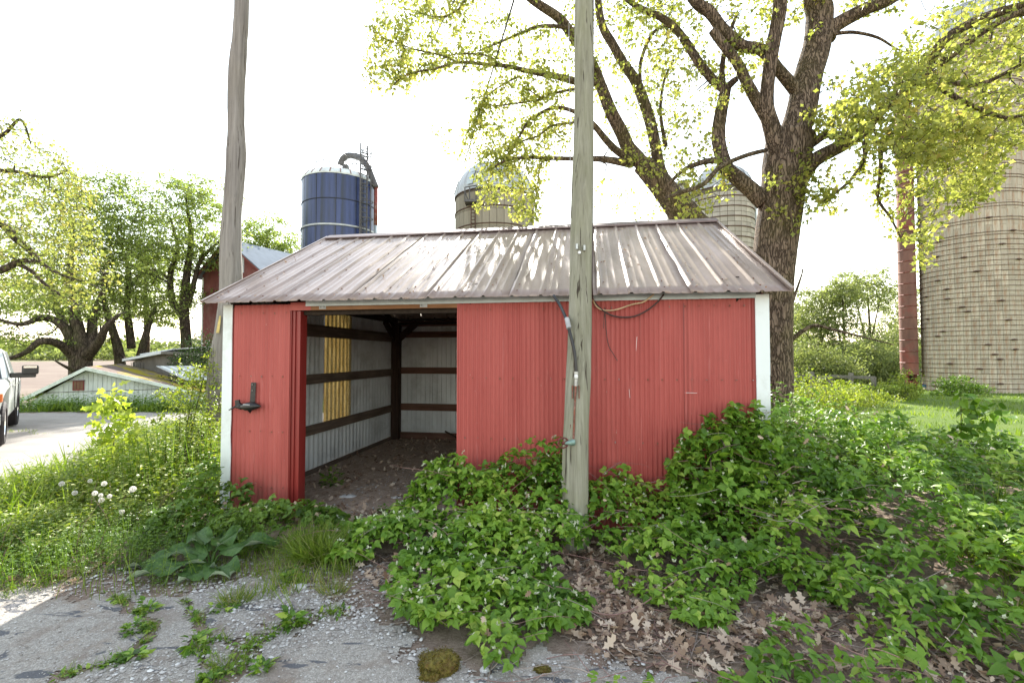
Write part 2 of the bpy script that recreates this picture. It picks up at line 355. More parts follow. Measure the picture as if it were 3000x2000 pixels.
def drive_mat():
    t = NT('sunlit_driveway'); g = t.coord(); a = t.noise(g, 60, 6, 0.75); b = t.noise(t.coord((1, 3, 1)), 0.7, 5, 0.6)
    c = t.ramp(a, [(0.3, (0.25, 0.225, 0.205)), (0.7, (0.37, 0.345, 0.32))]); c = t.mix(t.ramp(b, [(0.45, 0.0), (0.6, 0.4)]), c, (0.20, 0.175, 0.16))
    t.bump(a, 0.5, 0.01); return t.base(c, 0.9, 0, 0.25)
def field_mat():
    t = NT('ploughed_field'); f = t.noise(t.coord((0.25, 3, 1)), 0.5, 6, 0.6); a = t.noise(t.coord(), 0.05, 3)
    c = t.ramp(f, [(0.3, (0.12, 0.09, 0.075)), (0.7, (0.205, 0.16, 0.135))]); c = t.mix(t.ramp(a, [(0.45, 0), (0.6, 0.4)]), c, (0.24, 0.20, 0.165))
    return t.base(c, 0.95, 0, 0.1)
def lawn_mat():
    t = NT('short_lawn'); a = t.noise(t.coord(), 26, 6, 0.7); b = t.noise(t.coord(), 0.8, 4)
    c = t.ramp(a, [(0.3, (0.065, 0.115, 0.020)), (0.7, (0.135, 0.205, 0.034))]); c = t.mix(t.ramp(b, [(0.4, 0), (0.7, 0.5)]), c, (0.17, 0.20, 0.05))
    t.bump(a, 1.0, 0.05); return t.base(c, 0.9, 0, 0.15)
M['soil'] = ground_mat(); M['pave'] = pave_mat(); M['drive'] = drive_mat(); M['field'] = field_mat(); M['lawn'] = lawn_mat()

def grid(xs, ys, dz=0.0, keep=None):
    X, Y = np.meshgrid(xs, ys); Z = zt(X, Y) + dz
    V = np.stack([X.ravel(), Y.ravel(), Z.ravel()], 1); nx = len(xs); ny = len(ys)
    i, j = np.meshgrid(np.arange(nx - 1), np.arange(ny - 1)); a = (j * nx + i).ravel()
    Fc = np.stack([a, a + 1, a + nx + 1, a + nx], 1)
    if keep is not None:
        c = V[Fc].mean(1); k = keep(c[:, 0], c[:, 1]); Fc = Fc[k]
        used = np.unique(Fc); mp = np.zeros(len(V), int); mp[used] = np.arange(len(used)); V = V[used]; Fc = mp[Fc]
    return V, Fc
def sheet(name, xs, ys, dz, mat, keep=None):
    V, Fc = grid(xs, ys, dz, keep); o = link(name, np_mesh(name, V, Fc, mat, smooth=True)); o['kind'] = 'structure'; return o
def axis_pts(lim, fine, step, far):
    a = list(np.arange(-fine, fine + 1e-6, step)); d = step
    while a[-1] < far: d *= 1.22; a.append(a[-1] + d)
    d = step
    while a[0] > -far: d *= 1.22; a.insert(0, a[0] - d)
    return np.array(a)
gx = axis_pts(0, 16, 0.4, 2600); gy = axis_pts(0, 26, 0.4, 2600)
sheet('ground', gx, gy, 0.0, M['soil'])
def wob(x, y, a=0.25, s=2.3): return a * (np.sin(x * s + 1.7 * np.sin(y * s * 0.7)) + np.sin(y * s * 1.6 + x * 0.9 * s) * 0.6 + 0.4 * np.sin(7.1 * x + 5.3 * y))
def in_poly(poly, x, y):
    x = np.asarray(x, float); y = np.asarray(y, float); c = np.zeros(x.shape, bool); n = len(poly)
    for i in range(n):
        x1, y1 = poly[i]; x2, y2 = poly[(i + 1) % n]
        if y1 == y2: continue
        k = ((y1 > y) != (y2 > y)) & (x < (x2 - x1) * (y - y1) / (y2 - y1) + x1); c ^= k
    return c
PAVE = [(-5.6, 3.0), (-4.5, 3.35), (-3.5, 3.6), (-2.7, 3.45), (-2.2, 3.75), (-1.7, 3.7), (-1.2, 3.3), (-0.85, 3.15), (-0.6, 2.75), (0.0, 2.75), (0.6, 2.85), (0.9, 2.55), (1.6, 2.2), (3, 1.7), (9, 1.2), (9, -9), (-12, -9), (-12, 3.0), (-8, 2.6)]
DRIVE = [(-12, 3.2), (-8.6, 4.6), (-7.2, 6.4), (-6.9, 7.0), (-8.2, 9.3), (-8.9, 12.0), (-6, 12.6), (-4.2, 12.9), (-4.0, 14.0), (-7.5, 14.5), (-12, 14.4), (-17, 14.2), (-40, 16), (-40, 3.0)]
nz = lambda x, y: (x + 0.10 * np.sin(9 * y + 4 * np.sin(3 * x)) + 0.05 * np.sin(23 * y + x) + 0.02 * np.sin(71 * y + 9 * x), y + 0.10 * np.sin(8 * x + 3 * np.sin(4 * y)) + 0.05 * np.sin(27 * x) + 0.025 * np.sin(61 * x + 13 * y) + 0.015 * np.sin(127 * x))
def seg_dist(x, y, pl):
    d = np.full(np.shape(x), 9.0)
    for (x1, y1), (x2, y2) in zip(pl[:-1], pl[1:]):
        L2 = (x2 - x1) ** 2 + (y2 - y1) ** 2; t = np.clip(((x - x1) * (x2 - x1) + (y - y1) * (y2 - y1)) / L2, 0, 1); d = np.minimum(d, np.hypot(x - x1 - t * (x2 - x1), y - y1 - t * (y2 - y1)))
    return d
CRACKS = [([tuple(G(a, b))[:2] for a, b in pl], w) for pl, w in (
    ([(1020, 1790), (900, 1815), (800, 1850), (730, 1900), (690, 1960), (560, 2030)], 0.075), ([(300, 1730), (400, 1790), (450, 1850), (400, 1905), (300, 1955), (150, 1990)], 0.030),
    ([(540, 1760), (600, 1850), (570, 1900), (640, 1965)], 0.026), ([(730, 1900), (640, 1870), (570, 1900)], 0.02))]
def in_pave(x, y):
    k = in_poly(PAVE, *nz(x, y)); wv = 1 + 0.6 * np.sin(19 * x + 7 * y) + 0.4 * np.sin(43 * y)
    for pl, w in CRACKS: k &= seg_dist(x + 0.02 * np.sin(31 * y), y + 0.02 * np.sin(27 * x), pl) > w * np.maximum(wv, 0.1)
    return k
in_drive = lambda x, y: in_poly(DRIVE, *nz(x, y))
sheet('pavement', np.arange(-12, 9, 0.1), np.arange(-4, 2.3001, 0.1), 0.006, M['pave'], in_pave)
sheet('pavement', np.arange(-7, 2.2, 0.022), np.arange(2.2999, 4.2, 0.022), 0.0065, M['pave'], in_pave)
sheet('driveway', np.arange(-38, -3.5, 0.12), np.arange(3.0, 16, 0.12), 0.008, M['drive'], in_drive)
FIELD = lambda x, y: (x < -0.30 * y) & (y > 31 + 0.02 * x) & (y < 262)
sheet('ploughed_field', np.arange(-420, 0, 4.0), np.arange(28, 264, 4.0), 0.05, M['field'], FIELD)
def lawn_keep(x, y):
    right = (x > 0.42 * y) & (y > 6.0) & (x > 4.5)
    leftb = (x < -0.30 * y) & (y > 14.2) & (y < 31) & ~in_drive(x, y)
    far = (y > 31) & ((x > -0.30 * y) | (y > 262)) & (y < 900)
    return right | leftb | far
sheet('grass_ground', axis_pts(0, 46, 0.5, 800), np.concatenate([np.arange(6, 46, 0.5), np.geomspace(46.5, 900, 60)]), 0.012, M['lawn'], lawn_keep)

def floor_mat():
    t = NT('packed_dirt_floor'); g = t.coord(); a = t.noise(g, 12, 8, 0.75); b = t.noise(g, 60, 5, 0.8)
    c = t.ramp(a, [(0.3, (0.26, 0.18, 0.13)), (0.7, (0.50, 0.385, 0.30))]); c = t.mix(t.ramp(b, [(0.58, 0.0), (0.64, 0.9)]), c, (0.58, 0.52, 0.47)); t.bump(a, 0.8, 0.03); return t.base(c, 0.95, 0, 0.1)
M['floor'] = floor_mat()
def shed_local(x, y):
    a = -math.radians(9.25); dx = x + 3.44; dy = y - 5.54; return dx * math.cos(a) + dy * math.sin(a), -dx * math.sin(a) + dy * math.cos(a)
def in_floor(x, y):
    s, t = shed_local(x, y); w = 0.18 * np.sin(5 * s + 2 * np.sin(3 * t)) + 0.07 * np.sin(17 * s); return ((s > 0.03) & (s < 6.0) & (t > 0.02) & (t < 4.82)) | ((s > 1.0 + w) & (s < 3.1 + w) & (t > -0.75 + w) & (t <= 0.03))
sheet('dirt_floor', np.arange(-3.6, 4, 0.06), np.arange(4.0, 10.6, 0.06), 0.005, M['floor'], in_floor)
# ------------------------------------------------------------------ the red shed
RZ = -math.radians(9.25)
SHED = (-3.44, 5.54)
def Sw(s, t, z=0.0):
    return Vector((SHED[0] + math.cos(RZ) * s - math.sin(RZ) * t, SHED[1] + math.sin(RZ) * s + math.cos(RZ) * t, z))
Lw, Dw, Hw = 6.03, 4.85, 2.43
TANR = 0.5467; ER = 0.20     # roof slope, front overhang
shed = empty('metal_shed', (SHED[0], SHED[1], 0), RZ, 'red corrugated metal shed with brown ribbed roof and wide open doorway', 'shed')

def corrugated(name, s0, s1, z0, z1, mat, pitch=0.0485, amp=0.008, axis='x', off=0.0, top=None, seg=6, zs=5, ph=0.0, wav=0.004):
    n = max(8, int(round((s1 - s0) / pitch * seg))); V = []; q = np.linspace(s0, s1, n + 1)
    for side in (0, 1):
        for k in range(zs + 1):
            for a in q:
                zt_ = z1 if top is None else top(a)
                z = z0 + (zt_ - z0) * k / zs
                d = off + amp * math.sin(2 * math.pi * a / pitch + ph) + wav * math.sin(a * 1.7 + z * 1.3) * 0.5 + (0.0015 if side else 0)
                V.append((a, d, z) if axis == 'x' else (d, a, z))
    w = n + 1; f = []; h = (zs + 1) * w
    for side in (0, 1):
        for k in range(zs):
            for i in range(n):
                b = side * h + k * w + i; f.append((b, b + 1, b + w + 1, b + w) if side == 0 else (b, b + w, b + w + 1, b + 1))
    me = np_mesh(name, np.array(V), np.array(f), mat, smooth=True); return link(name, me, shed)

top_front = 2.40
def wall_px(px, py, off=-0.03):
    """point on the front wall plane"""
    u = (px - 1500) / F; s = (SHED[1] * u - SHED[0]) / (math.cos(RZ) - math.sin(RZ) * u)
    w = Sw(s, off); return Vector((s, off, P(px, py, w.y).z))
# front wall: one sheet left of the door, lapped sheets right of it
o = corrugated('wall_panel', 0.0, 0.84, -0.06, top_front, M['red'], pitch=0.060, amp=0.0065); o['label'] = 'red wall sheet left of the doorway'
edges = [2.885, 3.55, 4.30, 5.27, 6.03]
for i in range(4):
    off = (-0.002, 0.003, -0.003, 0.012)[i]
    o = corrugated('wall_panel', edges[i], edges[i + 1] + (0.02 if i < 3 else 0), (-0.06, -0.06, -0.06, -0.03)[i], top_front, M['red'], off=off, amp=0.0085 if i < 3 else 0.0075)
    if i == 3: o['label'] = 'flatter red wall sheet at the right corner'
MB().box((5.262, -0.012, -0.03), (5.275, 0.004, 2.33)).build('seam_edge', M['red_dark'], shed)
# red strip above the sheet left of the door, jamb with its folded channels
MB().box((0.84, -0.006, 2.325), (1.10, 0.004, 2.42)).build('lintel_strip', M['red'], shed)
j = MB(); j.box((0.842, -0.012, -0.10), (0.862, 0.03, 2.325)); j.box((0.862, 0.004, -0.10), (0.885, 0.05, 2.322)); j.box((0.885, -0.006, -0.10), (0.905, 0.05, 2.321)); j.box((0.905, 0.012, -0.10), (0.935, 0.09, 2.320)); j.box((0.935, 0.0, -0.10), (0.968, 0.13, 2.319))
j.build('door_jamb', M['red_dark'], shed, bevel=0.003)
MB().box((0.835, -0.020, -0.06), (0.846, -0.010, 2.32)).build('jamb_edge', M['red'], shed, bevel=0.002)
MB().box((2.870, -0.010, -0.02), (2.888, 0.05, 2.40)).build('jamb_edge', M['red'], shed, bevel=0.003)
# screw heads along the girt lines, scratches of bare metal
sh_ = MB()
for z in (0.25, 0.9, 1.55, 2.3):
    s = 0.05
    while s < 6.0:
        if not (0.86 < s < 2.88): sh_.box((s - 0.006, -0.024 if s > 5.27 else -0.014, z - 0.006 + U(-.008, .008)), (s + 0.006, -0.006, z + 0.006))
        s += 0.145 + U(-.01, .01)
o = sh_.build('wall_screws', M['rust'], shed); o['kind'] = 'stuff'
for (x0, y0, x1, y1, w) in ((1866, 986, 1863, 1028, .0035), (2004, 1150, 2040, 1151, .003), (1842, 1140, 1844, 1165, .003)):
    MB().beam(wall_px(x0, y0, -0.0105), wall_px(x1, y1, -0.0105), 0.003, w, up=(0, 0, 1) if abs(y1 - y0) < 5 else (1, 0, 0)).build('scratch', M['white_pl'], shed)
# corner trims
c = MB(); q = [(-0.04, -0.022), (0.085, -0.022), (0.085, -0.012), (-0.03, -0.010), (-0.03, 0.10), (-0.04, 0.10)]
pts = []; zz = [-0.02, 0.3, 0.62, 0.85, 1.05, 1.5, 1.95, 2.405]; dx = [0.0, 0.002, 0.010, 0.004, 0.012, 0.003, -0.002, 0.0]
for k, z in enumerate(zz):
    pts += [(x + (dx[k] if x > 0 else 0.0), y - (0.006 if k in (3, 4) and x > 0 else 0), z) for x, y in q]
n = len(q); c.add(pts, [(k * n + i, k * n + (i + 1) % n, (k + 1) * n + (i + 1) % n, (k + 1) * n + i) for k in range(len(zz) - 1) for i in range(n)] + [tuple(range(n)), tuple(range((len(zz) - 1) * n, len(zz) * n))])
o = c.build('corner_trim', M['white_trim'], shed); o['label'] = 'dented white trim on the left corner'
c = MB(); c.box((5.945, -0.026, 0.02), (6.070, -0.016, 1.62)); c.box((5.943, -0.029, 1.60), (6.072, -0.018, 2.405)); c.box((6.058, -0.016, 0.02), (6.070, 0.10, 2.405))
c.build('corner_trim', M['white_trim'], shed)
# side walls (gables) and back wall: galvanised inside
gab = lambda t: Hw + TANR * (min(t, Dw - t)) - 0.03
def gable(sx, name, mat, t0, t1, z0, off, amp=0.017, pitch=0.125):
    return corrugated(name, t0, t1, z0, 2.4, mat, pitch=pitch, amp=amp, axis='y', off=off, top=gab, seg=6)
gable(0, 'side_wall_panel', M['galv'], 0.04, 1.02, 0.0, 0.0); gable(0, 'side_wall_panel', M['galv'], 1.0, 2.05, 0.0, 0.0)
gable(0, 'side_wall_panel', M['galv'], 2.88, 3.87, 0.0, 0.0); gable(0, 'side_wall_panel', M['galv'], 3.85, Dw, 0.0, 0.0)
corrugated('side_wall_panel', 2.05, 2.88, 0.0, 0.62, M['galv'], pitch=0.125, amp=0.017, axis='y', off=0.0)
o = corrugated('translucent_panel', 2.03, 2.91, 0.60, 2.4, M['fibre'], pitch=0.125, amp=0.017, axis='y', off=0.012, top=gab); o['label'] = 'glowing yellow fibreglass sheet set in the left wall'
gable(1, 'side_wall_panel', M['red'], 0.04, 1.7, -0.02, Lw); gable(1, 'side_wall_panel', M['red'], 1.68, 3.3, -0.02, Lw); gable(1, 'side_wall_panel', M['red'], 3.28, Dw, -0.02, Lw)
bt = [0.0, 0.9, 1.8, 2.7, 3.6, 4.5, Lw]
def ribbed_back(s0, s1):
    prof = []; s = s0
    while s < s1 - 1e-6:
        e = min(s + 0.105, s1); prof += [(s, 0.0), (s + 0.010, -0.010), (min(s + 0.022, e), 0.0)]; s = e
    prof.append((s1, 0.0)); prof = sorted(set(prof)); n = len(prof)
    V = [(x, Dw + y + 0.0, z) for z in (0.02, 2.52) for x, y in prof] + [(x, Dw + 0.012, z) for z in (0.02, 2.52) for x, y in prof]
    f = [(i, i + 1, n + i + 1, n + i) for i in range(n - 1)] + [(2 * n + i, 3 * n + i, 3 * n + i + 1, 2 * n + i + 1) for i in range(n - 1)]
    MB().add(V, f).build('back_wall_panel', M['galv'], shed)
for i in range(6): ribbed_back(bt[i], bt[i + 1])
# framing
for z0, z1 in ((0.56, 0.71), (1.35, 1.50), (2.09, 2.28)):
    MB().box((0.022, 0.05, z0), (0.062, Dw - 0.18, z1)).build('girt', M['girt_y'], shed, bevel=0.004)
for z0, z1 in ((0.58, 0.73), (1.39, 1.53), (2.19, 2.32), (2.44, 2.56)):
    MB().box((0.19, Dw - 0.06, z0), (Lw - 0.05, Dw - 0.02, z1)).build('girt', M['girt_red'], shed, bevel=0.004)
MB().box((0.19, Dw - 0.07, -0.08), (Lw - 0.05, Dw - 0.02, 0.10)).build('base_board', M['girt_red'], shed, bevel=0.004)
MB().box((0.02, 0.05, -0.08), (0.05, Dw - 0.18, 0.02)).build('base_board', M['girt_y'], shed, bevel=0.004)
for (sx, ty) in ((0.03, Dw - 0.20), (3.0, Dw - 0.20), (5.85, Dw - 0.20), (5.85, 0.03), (3.0, 0.10)):
    MB().box((sx, ty, -0.1), (sx + 0.17, ty + 0.17, 2.50)).build('post', M['post'], shed, bevel=0.006)
MB().beam((0.60, Dw - 0.13, 2.52), (0.13, Dw - 0.13, 2.12), 0.04, 0.14).build('knee_brace', M['post'], shed)
MB().beam((0.10, Dw - 0.70, 2.52), (0.10, Dw - 0.18, 2.15), 0.04, 0.14).build('knee_brace', M['post'], shed)
o = MB().box((0.98, -0.004, 2.325), (2.885, 0.035, 2.398)).build('header_board', M['header'], shed, bevel=0.003)
MB().box((0.97, 0.06, 2.275), (5.8, 0.14, 2.40)).build('header_beam', M['raft'], shed)
MB().box((0.03, Dw - 0.16, 2.56), (Lw - 0.05, Dw - 0.10, 2.66)).build('rear_plate', M['raft'], shed)
for s in (1.21, 2.44):
    pl = MB().box((s, -0.010, 2.335), (s + 0.085, -0.006, 2.393)).build('tie_plate', M['grey_scuff'], shed)
    sl_ = MB()
    for k in ((0.02, 0.06) if s < 2 else (0.02,)): sl_.box((s + k, -0.0125, 2.35), (s + k + 0.006, -0.0105, 2.375))
    sl_.build('slot', M['black'], pl)
MB().prism([(-0.03, 2.37), (-0.022, 2.37), (-0.022, 2.44), (-0.03, 2.44)], 1.05, 5.95, 'x').build('eave_flashing', M['flash'], shed)
# trusses and purlins under the roof
RS0, RS1 = -0.17, 6.217
ze = lambda t: (Hw - 0.025) + TANR * (min(t, Dw - t) + ER) - 0.10 + 0.02
for s in (0.08, 3.0, 5.8):
    b = MB(); b.beam((s, 0.0, ze(0) - 0.06), (s, Dw / 2, ze(Dw / 2) - 0.06), 0.04, 0.13); b.beam((s, Dw, ze(0) - 0.06), (s, Dw / 2, ze(Dw / 2) - 0.06), 0.04, 0.13)
    b.build('rafter', M['raft'], shed)
    MB().box((s + 0.025, 0.17, 2.50), (s + 0.06, Dw - 0.1, 2.62)).build('tie_beam', M['raft'], shed)
for t in (0.12, 0.75, 1.4, 2.1, Dw - 2.1, Dw - 1.4, Dw - 0.75, Dw - 0.12):
    MB().box((0.0, t - 0.04, ze(t) - 0.02), (Lw, t + 0.04, ze(t) + 0.018)).build('purlin', M['raft'], shed)

# roof sheets: ribs run up the slope
CR = math.atan(TANR); slope_len = (Dw / 2 + ER) / math.cos(CR)
def roof_profile():
    p = []; w = 0.3042
    for k in range(3):
        b = k * w
        p += [(b + 0.000, 0.000), (b + 0.010, 0.0), (b + 0.026, 0.019), (b + 0.044, 0.019), (b + 0.060, 0.0)]
        for q in (0.125, 0.205):
            p += [(b + q - 0.014, 0.0), (b + q - 0.005, 0.0036), (b + q + 0.009, 0.0036), (b + q + 0.018, 0.0)]
        p.append((b + w - 0.002, 0.0))
    return p
RP = roof_profile(); PW = (RS1 - RS0) / 7
def roof_sheet(seed, back=False):
    rs = np.random.RandomState(seed); n = len(RP); K = 14; V = []; ph = rs.uniform(0, 6, 4)
    for lay in (0, 1):
        for k in range(K + 1):
            d = slope_len * k / K
            for (x, h) in RP:
                wv = 0.0022 * math.sin(d * 4.1 + ph[0] + x * 6) + 0.0016 * math.sin(d * 9.3 + ph[1] - x * 9) + 0.002 * math.sin(x * 15 + ph[2]) * math.sin(d * 1.4 + ph[3])
                e = (rs.uniform(-0.004, 0.004) if k == 0 else 0)
                hh = h + wv - (0.004 if lay else 0)
                V.append((x * PW / 0.9126, (d + e) * math.cos(CR) - hh * math.sin(CR), (d + e) * math.sin(CR) + hh * math.cos(CR)))
    f = []; L0 = (K + 1) * n
    for k in range(K):
        for i in range(n - 1):
            a = k * n + i; f.append((a, a + 1, a + n + 1, a + n)); a += L0; f.append((a, a + n, a + n + 1, a + 1))
    for i in range(n - 1): f.append((i, L0 + i, L0 + i + 1, i + 1))
    for k in range(K): f.append((k * n, (k + 1) * n, L0 + (k + 1) * n, L0 + k * n)); a = k * n + n - 1; f.append((a, L0 + a, L0 + a + n, a + n))
    return np_mesh('roof_panel', np.array(V), np.array(f), M['roof'])
for i in range(7):
    me = roof_sheet(i + 3)
    o = link('roof_panel', me, shed); o.location = (RS0 + i * PW, -ER, Hw - 0.020 + (0.0025 if i % 2 else 0)); o.rotation_euler = (0, 0, (0.0, 0.001, -0.001)[i % 3])
    o2 = link('roof_panel', me, shed); o2.location = (RS0 + (i + 1) * PW, Dw + ER, Hw - 0.020 + (0.0025 if i % 2 else 0)); o2.rotation_euler = (0, 0, math.pi)
zr = Hw - 0.02 + TANR * (Dw / 2 + ER)
for i, (a, b) in enumerate(((RS0 + 0.03, 1.95), (1.93, 4.1), (4.08, RS1 + 0.02))):
    z = zr + 0.024 + (0.003 if i == 1 else 0); hw = 0.15
    pr = [(Dw / 2 - hw, z - hw * TANR), (Dw / 2 - hw, z - hw * TANR + 0.022), (Dw / 2 - 0.03, z + 0.004), (Dw / 2, z + 0.022), (Dw / 2 + 0.03, z + 0.004), (Dw / 2 + hw, z - hw * TANR + 0.022), (Dw / 2 + hw, z - hw * TANR)]
    MB().prism(pr, a, b, 'x').build('ridge_cap', M['ridge'], shed, bevel=0.003)
for s, sg in ((RS1, 1), (RS0, -1)):
    for fr in (0, 1):
        y0, y1 = (-ER, Dw / 2) if fr == 0 else (Dw + ER, Dw / 2)
        z0_, z1_ = Hw - 0.005, zr + 0.015
        t_ = MB(); t_.beam((s + sg * 0.004, y0, z0_), (s + sg * 0.004, y1, z1_), 0.035, 0.035)
        t_.build('rake_trim', M['roof'], shed, bevel=0.006)
# roof screws, one joined part
sc = MB()
for i in range(21):
    sx = RS0 + 0.072 + i * PW / 3
    for t in (-0.05, 0.12, 0.75, 1.4, 2.1):
        if R.rand() < 0.85:
            h = 0.003; y = t + U(-0.01, 0.01); z = Hw - 0.020 + TANR * (t + ER) + h; x = sx + U(-0.004, 0.004)
            sc.box((x - 0.006, y - 0.006, z - 0.002), (x + 0.006, y + 0.006, z + 0.006))
o = sc.build('roof_screws', M['rust'], shed); o['kind'] = 'stuff'

# ------------------------------------------------------------------ black rubber gadget on the left sheet
hk = empty('wall_hook', Sw(0.4, -0.02, 0), RZ, 'black bird shaped bracket with hanging strap on the red sheet left of the doorway', 'bracket')
def hl(px, py, off): v = wall_px(px, py, off); return Vector((v.x - 0.4, off + 0.02, v.z))
a, b = hl(750, 1120, -0.03), hl(748, 1180, -0.035)
s_ = MB().beam(a, b, 0.006, 0.066, up=(1, 0, 0)).build('strap', M['black'], hk, bevel=0.003)
for yy in (1126, 1143): 
    p = hl(748, yy, -0.037); MB().tube([p, p + Vector((0, -0.006, 0))], 0.005, 8).build('bolt', M['steel'], s_)
ctr = hl(750, 1190, -0.075)
bd = MB(); prof = []
NB = 14
for i in range(NB + 1):
    t = i / NB; x = -0.135 + 0.27 * t; r = 0.052 * math.sin(math.pi * min(1, max(0, t * 0.94 + 0.06))) ** 0.75
    prof.append((x, r))
pts = [ctr + Vector((x, 0, 0.005 * math.sin(x * 20))) for x, r in prof]
bd.tube(pts, [max(0.012, r) for x, r in prof[:-1]] + [0.004], 14)
body = bd.build('body', M['black'], hk, smooth=True)
MB().tube([ctr + Vector((0.0, -0.01, -0.035)), ctr + Vector((0.005, -0.01, -0.078))], [0.04, 0.004], 4).build('fin', M['black'], hk)
g = MB(); g.tube([ctr + Vector((-0.055, -0.046, 0.024)), ctr + Vector((0.03, -0.047, 0.022))], [0.011, 0.008], 8); g.build('scuff', M['grey_scuff'], body, smooth=True)
MB().tube([hl(722, 1183, -0.07), hl(712, 1192, -0.07), hl(724, 1196, -0.07)], [0.022, 0.026, 0.018], 10).build('clamp', M['black'], hk, smooth=True)
MB().beam(hl(711, 1171, -0.07), hl(714, 1195, -0.07), 0.03, 0.055, up=(1, 0, 0)).build('clip', M['black'], hk, bevel=0.006)
MB().tube([hl(706, 1190, -0.07), hl(696, 1195, -0.065), hl(685, 1201, -0.06)], [0.011, 0.009, 0.006], 8).build('tail_rod', M['black'], hk, smooth=True)

# ------------------------------------------------------------------ utility poles
def pole(name, mat, keys, label, seed, bumps=0.012):
    """keys: (point, radius)"""
    rs = np.random.RandomState(seed); pts = []; rad = []
    for (a, ra), (b, rb) in zip(keys[:-1], keys[1:]):
        n = max(2, int((b - a).length / 0.22))
        for i in range(n): t = i / n; pts.append(a.lerp(b, t)); rad.append(ra + (rb - ra) * t)
    pts.append(keys[-1][0]); rad.append(keys[-1][1])
    base = pts[0].copy(); root = empty(name, base, 0, label, 'utility pole', 'utility poles beside the shed')
    n = 28; V = []; ph = rs.uniform(0, 6, 6)
    for i, (p, r) in enumerate(zip(pts, rad)):
        wv = bumps * (0.5 * math.sin(i * 0.9 + ph[0]) + 0.35 * math.sin(i * 2.1 + ph[1])) * 0.5 + rs.uniform(-1, 1) * bumps * 0.12
        ox = bumps * 0.9 * math.sin(i * 0.6 + ph[2])
        for j in range(n):
            t = 2 * math.pi * j / n
            rr = r + wv + 0.0035 * math.sin(5 * t + ph[3]) + 0.003 * math.sin(11 * t + ph[4] + i * 0.05) - (0.010 if (j == (20 + int(1.3 * math.sin(i * 0.1)))) else 0)
            V.append((p.x - base.x + ox + rr * math.cos(t), p.y - base.y + rr * math.sin(t), p.z - base.z))
    K = len(pts); f = [(i * n + j, i * n + (j + 1) % n, (i + 1) * n + (j + 1) % n, (i + 1) * n + j) for i in range(K - 1) for j in range(n)]
    b = MB().add(V, f + [tuple(range((K - 1) * n, K * n))]); b.build('shaft', mat, root, smooth=True)
    return root, base
pr_base = G(1684, 1605); pr_mid = P(1706, 640, 4.28 + 0.27); pr_top = P(1712, 0, 4.74)
d = (pr_top - pr_mid).normalized(); pr_end = pr_top + d * 3.2
pr, prb = pole('utility_pole', M['pole_r'], [(pr_base - Vector((0, 0, 0.1)), 0.130), (P(1688, 1300, 4.36), 0.121), (pr_mid, 0.104), (pr_top, 0.090), (pr_end, 0.08)], 'greenish grey utility pole in front of the shed with black hose and rusty fittings', 11, 0.007)
lb = Vector((-4.60, 7.25, 0)); 
pl_keys = [(Vector((P(637, 1400, 7.2).x, 7.2, -0.1)), 0.168), (P(640, 1150, 7.2), 0.158), (P(675, 816, 7.2), 0.150), (P(705, 0, 7.2), 0.107), (P(714, -400, 7.2), 0.10)]
plo, plb = pole('utility_pole', M['pole_l'], pl_keys, 'weathered bare grey wooden pole rising behind the left end of the shed', 5, 0.022)
a = P(643, 925, 7.02); b = P(638, 975, 7.02)
MB().add([Vector((0.022, 0, 0)) + a - plb, Vector((-0.004, 0, 0)) + a - plb, Vector((-0.028, 0, 0)) + b - plb, Vector((0.02, 0, 0)) + b - plb,
          Vector((0.022, 0.006, 0)) + a - plb, Vector((-0.004, 0.006, 0)) + a - plb, Vector((-0.028, 0.006, 0)) + b - plb, Vector((0.02, 0.006, 0)) + b - plb],
         [(0, 1, 2, 3), (7, 6, 5, 4), (0, 4, 5, 1), (1, 5, 6, 2), (2, 6, 7, 3), (3, 7, 4, 0)]).build('tag', M['tagy'], plo)
# small staples and the round tag on the right pole
for (px, py) in ((1690, 722), (1712, 726)):
    p = P(px, py, 4.40) - prb; MB().box(p - Vector((0.010, 0.01, 0.026)), p + Vector((0.010, 0.02, 0.026))).build('staple', M['steel'], pr, bevel=0.002)
p = P(1698, 739, 4.395) - prb; MB().tube([p, p + Vector((0, 0.03, 0))], 0.014, 14).build('round_tag', M['white_pl'], pr)
# hose, fittings, handwheel running down the pole
hp = empty('hose_and_valve', P(1680, 1300, 4.2), 0, 'black hose, rusty rod and red handwheel fixed to the right pole', 'water line')
hb = hp.location.copy()
Q = lambda px, py, Y: P(px, py, Y) - hb
def spline(pts, n=6):
    out = []
    for i in range(len(pts) - 1):
        p0, p1, p2, p3 = pts[max(i - 1, 0)], pts[i], pts[i + 1], pts[min(i + 2, len(pts) - 1)]
        for k in range(n):
            t = k / n
            out.append(0.5 * ((2 * p1) + (p2 - p0) * t + (2 * p0 - 5 * p1 + 4 * p2 - p3) * t * t + (3 * p1 - p0 - 3 * p2 + p3) * t ** 3))
    out.append(pts[-1]); return out
hz = [Q(1622, 866, 4.70), Q(1640, 893, 4.60), Q(1655, 925, 4.44), Q(1664, 955, 4.34), Q(1676, 1000, 4.30), Q(1684, 1040, 4.28), Q(1688, 1092, 4.27)]
MB().tube(spline(hz), 0.0155, 12).build('hose', M['black'], hp, smooth=True)
MB().tube([Q(1661, 933, 4.38), Q(1667, 962, 4.31)], 0.024, 10).build('clamp', M['grey_scuff'], hp)
MB().tube([Q(1688, 1088, 4.27), Q(1688, 1096, 4.27)], 0.021, 12).build('hose_clip', M['steel'], hp)
MB().tube([Q(1688, 1096, 4.27), Q(1688, 1099, 4.265), Q(1688, 1106, 4.265), Q(1688, 1109, 4.27)], [0.012, 0.018, 0.018, 0.012], 12).build('joint', M['white_pl'], hp, smooth=True)
MB().tube([Q(1688, 1109, 4.275), Q(1687, 1130, 4.275)], 0.016, 12).build('coupling', M['steel'], hp)
